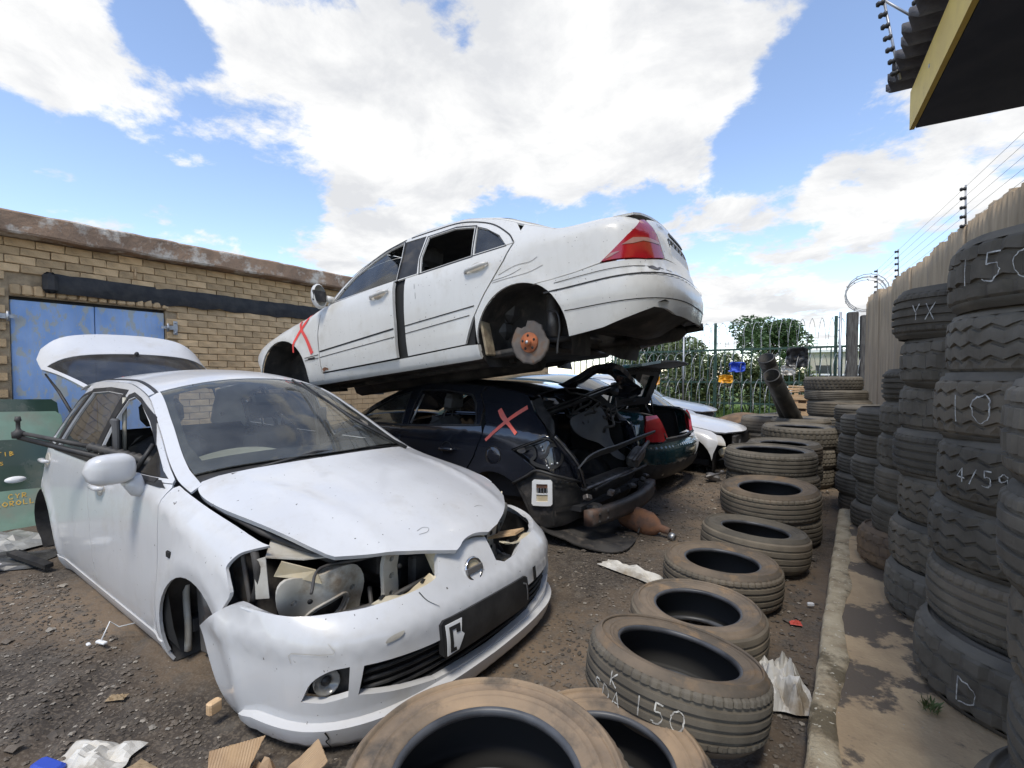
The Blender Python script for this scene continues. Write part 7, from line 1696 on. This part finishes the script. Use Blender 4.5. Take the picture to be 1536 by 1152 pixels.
# ---- litter in the aisle ----
scrap('paper_bag', (-1.22, 3.05), -.25, .23, .065, .06, 4, 'paper_white' if 'paper_white' in MATS else 'white_bag', 'flattened white paper bag on the gravel behind the hatchback bumper', 'bag')
scrap('plastic_bag', (-.235, 2.28), .4, .11, .17, .16, 11, 'white_bag', 'crumpled grimy plastic bag wedged between the tyres and the kerb', 'bag')
mat('red_scrap', (.62, .10, .07), .6); mat('cardboard', (.42, .29, .17), .85, col2=(.33, .22, .13), nscale=6, bump=.2); mat('cardboard_dark', (.20, .13, .075), .9, col2=(.13, .09, .055), nscale=6, bump=.4)
mat('blue_plastic', (.03, .07, .42), .4); mat('leaf_dry', (.30, .22, .13), .9)
scrap('red_scrap', (-.24, 2.93), .3, .03, .022, .02, 5, 'red_scrap', 'small red plastic scrap on the mud beside the kerb', 'scrap')
q = MB(); q.box((-.19, 3.2, .015), (.035, .018, .02), (0, 0, .5), bev=.004); tag(q.build('white_chip', 'far_white'), 'small white plastic chip on the mud beside the kerb', 'chip')
scrap('white_wrapper', (-2.10, .45), .6, .13, .10, .06, 13, 'white_bag', 'dirty white wrapper at the bottom left corner', 'wrapper')
q = MB(); q.box((-2.16, .36, .02), (.10, .05, .03), (0, .1, .4), bev=.008); tag(q.build('plastic_shard', 'blue_plastic'), 'blue plastic piece beside the white wrapper at the bottom edge', 'plastic')
scrap('paper_scrap', (-1.93, .53), .2, .06, .05, .01, 17, 'leaf_dry', 'flat tan paper scrap on the dirt near the bottom edge', 'paper')
scrap('dry_leaf', (-2.45, .62), .8, .035, .02, .015, 19, 'leaf_dry', 'curled dry leaf on the rutted earth', 'leaf')
scrap('dry_leaf', (-.95, 2.42), .2, .05, .025, .015, 23, 'leaf_dry', 'flat dry leaf on the earth left of the tyre row', 'leaf')
q = MB(); q.box((-2.98, .70, .02), (.06, .02, .012), (0, 0, .3), bev=.003); q.box((-3.02, .66, .015), (.025, .016, .01), bev=.003); q.tube([(-2.98, .70, .03), (-3.0, .74, .10), (-3.02, .78, .05), (-3.0, .84, .05)], .003, 5)
tag(q.build('wire_connector', 'far_white'), 'white electrical connector with thin wires below the hatchback door', 'connector')
q = MB(); torus(q, (-1.02, 1.63, .02), .022, .006, (.1, .2, 1), 16, 6); q.box((-.98, 1.60, .015), (.07, .02, .01), (0, 0, -.6), bev=.003); tag(q.build('metal_ring', 'steel_grey'), 'small metal ring and tab on the earth in front of the bumper', 'ring')
q = MB(); q.box((-1.97, .79, .06), (.03, .05, .05), (0, 0, .2), bev=.006); tag(q.build('wood_block', 'wood_pale'), 'small tan block under the edge of the white bumper', 'block')
q = MB(); q.lathe([(0, .03), (.03, .026), (.045, .01), (.04, -.01)], 8, Matrix.Translation((-1.42, 1.42, .02))); tag(q.build('stone_lump', 'pale_stone'), 'grey stone lump under the middle of the white bumper', 'stone')
def corr(name, pts, loc, rz, rx, label):
    """a torn piece of single-faced corrugated cardboard"""
    fn = lambda a, b_: (a, b_, .004*math.sin(a*2*math.pi/.011)+.12*a*a+.05*b_*b_)
    o = panel(name, pts, fn, 'cardboard', None, step=.0035 if False else .006, rim=.003, centre=(0, 0, -5)); o.location = loc; o.rotation_euler = (rx, .1, rz); o.scale = (.8, .8, .8)
    return tag(o, label, 'cardboard', 'torn cardboard by the bumper')
corr('cardboard', [(-.07, -.09), (.05, -.07), (.10, .10), (-.10, .06)], (-1.62, .70, .06), .9, .5, 'torn corrugated cardboard piece, left one beneath the bumper corner')
corr('cardboard', [(-.06, -.12), (.07, -.10), (.10, .13), (-.04, .10)], (-1.40, .80, .09), -.5, .7, 'torn corrugated cardboard piece, upright one beneath the bumper corner')
scrap('crumpled_cardboard', (-1.46, .72), .2, .17, .10, .12, 27, 'cardboard', 'crumpled brown cardboard heap between the corrugated pieces', 'cardboard')
scrap('crumpled_cardboard', (-1.26, .86), .9, .09, .07, .10, 31, 'cardboard_dark', 'dark wet cardboard crumple beside the biggest foreground tyre', 'cardboard')
# ---- steering rack poking from the window ----
rk = tag(empty('steering_rack', (-3.55, .88, .88)), 'black steering rack with ribbed rubber boot poking out of the hatchback window', 'steering rack')
def L3(p): return Vector(p)-Vector((-3.55, .88, .88))
a, b_ = L3((-3.30, 1.08, .80)), L3((-3.62, .82, .915))
q = MB(); n_ = 26
q.tube([a+(b_-a)*i/n_ for i in range(n_+1)], [.030-.008*i/n_+(.007 if i % 2 else -.003) for i in range(n_+1)], 12); q.build('rubber_boot', 'hose_rubber', rk)
q = MB(); q.tube([b_, L3((-3.90, .60, .99))], [.014, .012], 8); q.build('tie_rod', 'hose_rubber', rk)
q = MB(); q.lathe([(0, -.03), (.028, -.025), (.03, .01), (.016, .02), (.010, .03), (.010, .07), (.016, .075), (.012, .10), (0, .10)], 12, Matrix.Translation(L3((-3.93, .58, .99)))); q.build('ball_joint', 'hose_rubber', rk)
q = MB(); q.tube([L3((-3.93, .58, .97)), L3((-3.70, .74, .90)), L3((-3.35, .98, .80))], [.014, .016, .018], 6); q.build('bracket_bar', 'black_trim', rk)
# weeds at the foot of the stacks
vs = []; fs = []
for i in range(60):
    x, y = .24+random.gauss(0, .012), 2.27+random.gauss(0, .014); h_ = random.uniform(.02, .05); a = random.uniform(0, 6.28); k = len(vs)
    vs += [(x, y, .105), (x+.014*math.cos(a)-.006*math.sin(a), y+.014*math.sin(a)+.006*math.cos(a), .105+h_*.7), (x+.026*math.cos(a), y+.026*math.sin(a), .105+h_)]; fs.append((k, k+1, k+2))
tag(pyd('weed', vs, fs, 'leaf_olive'), 'tiny green weed at the foot of the second tyre stack', 'weed')
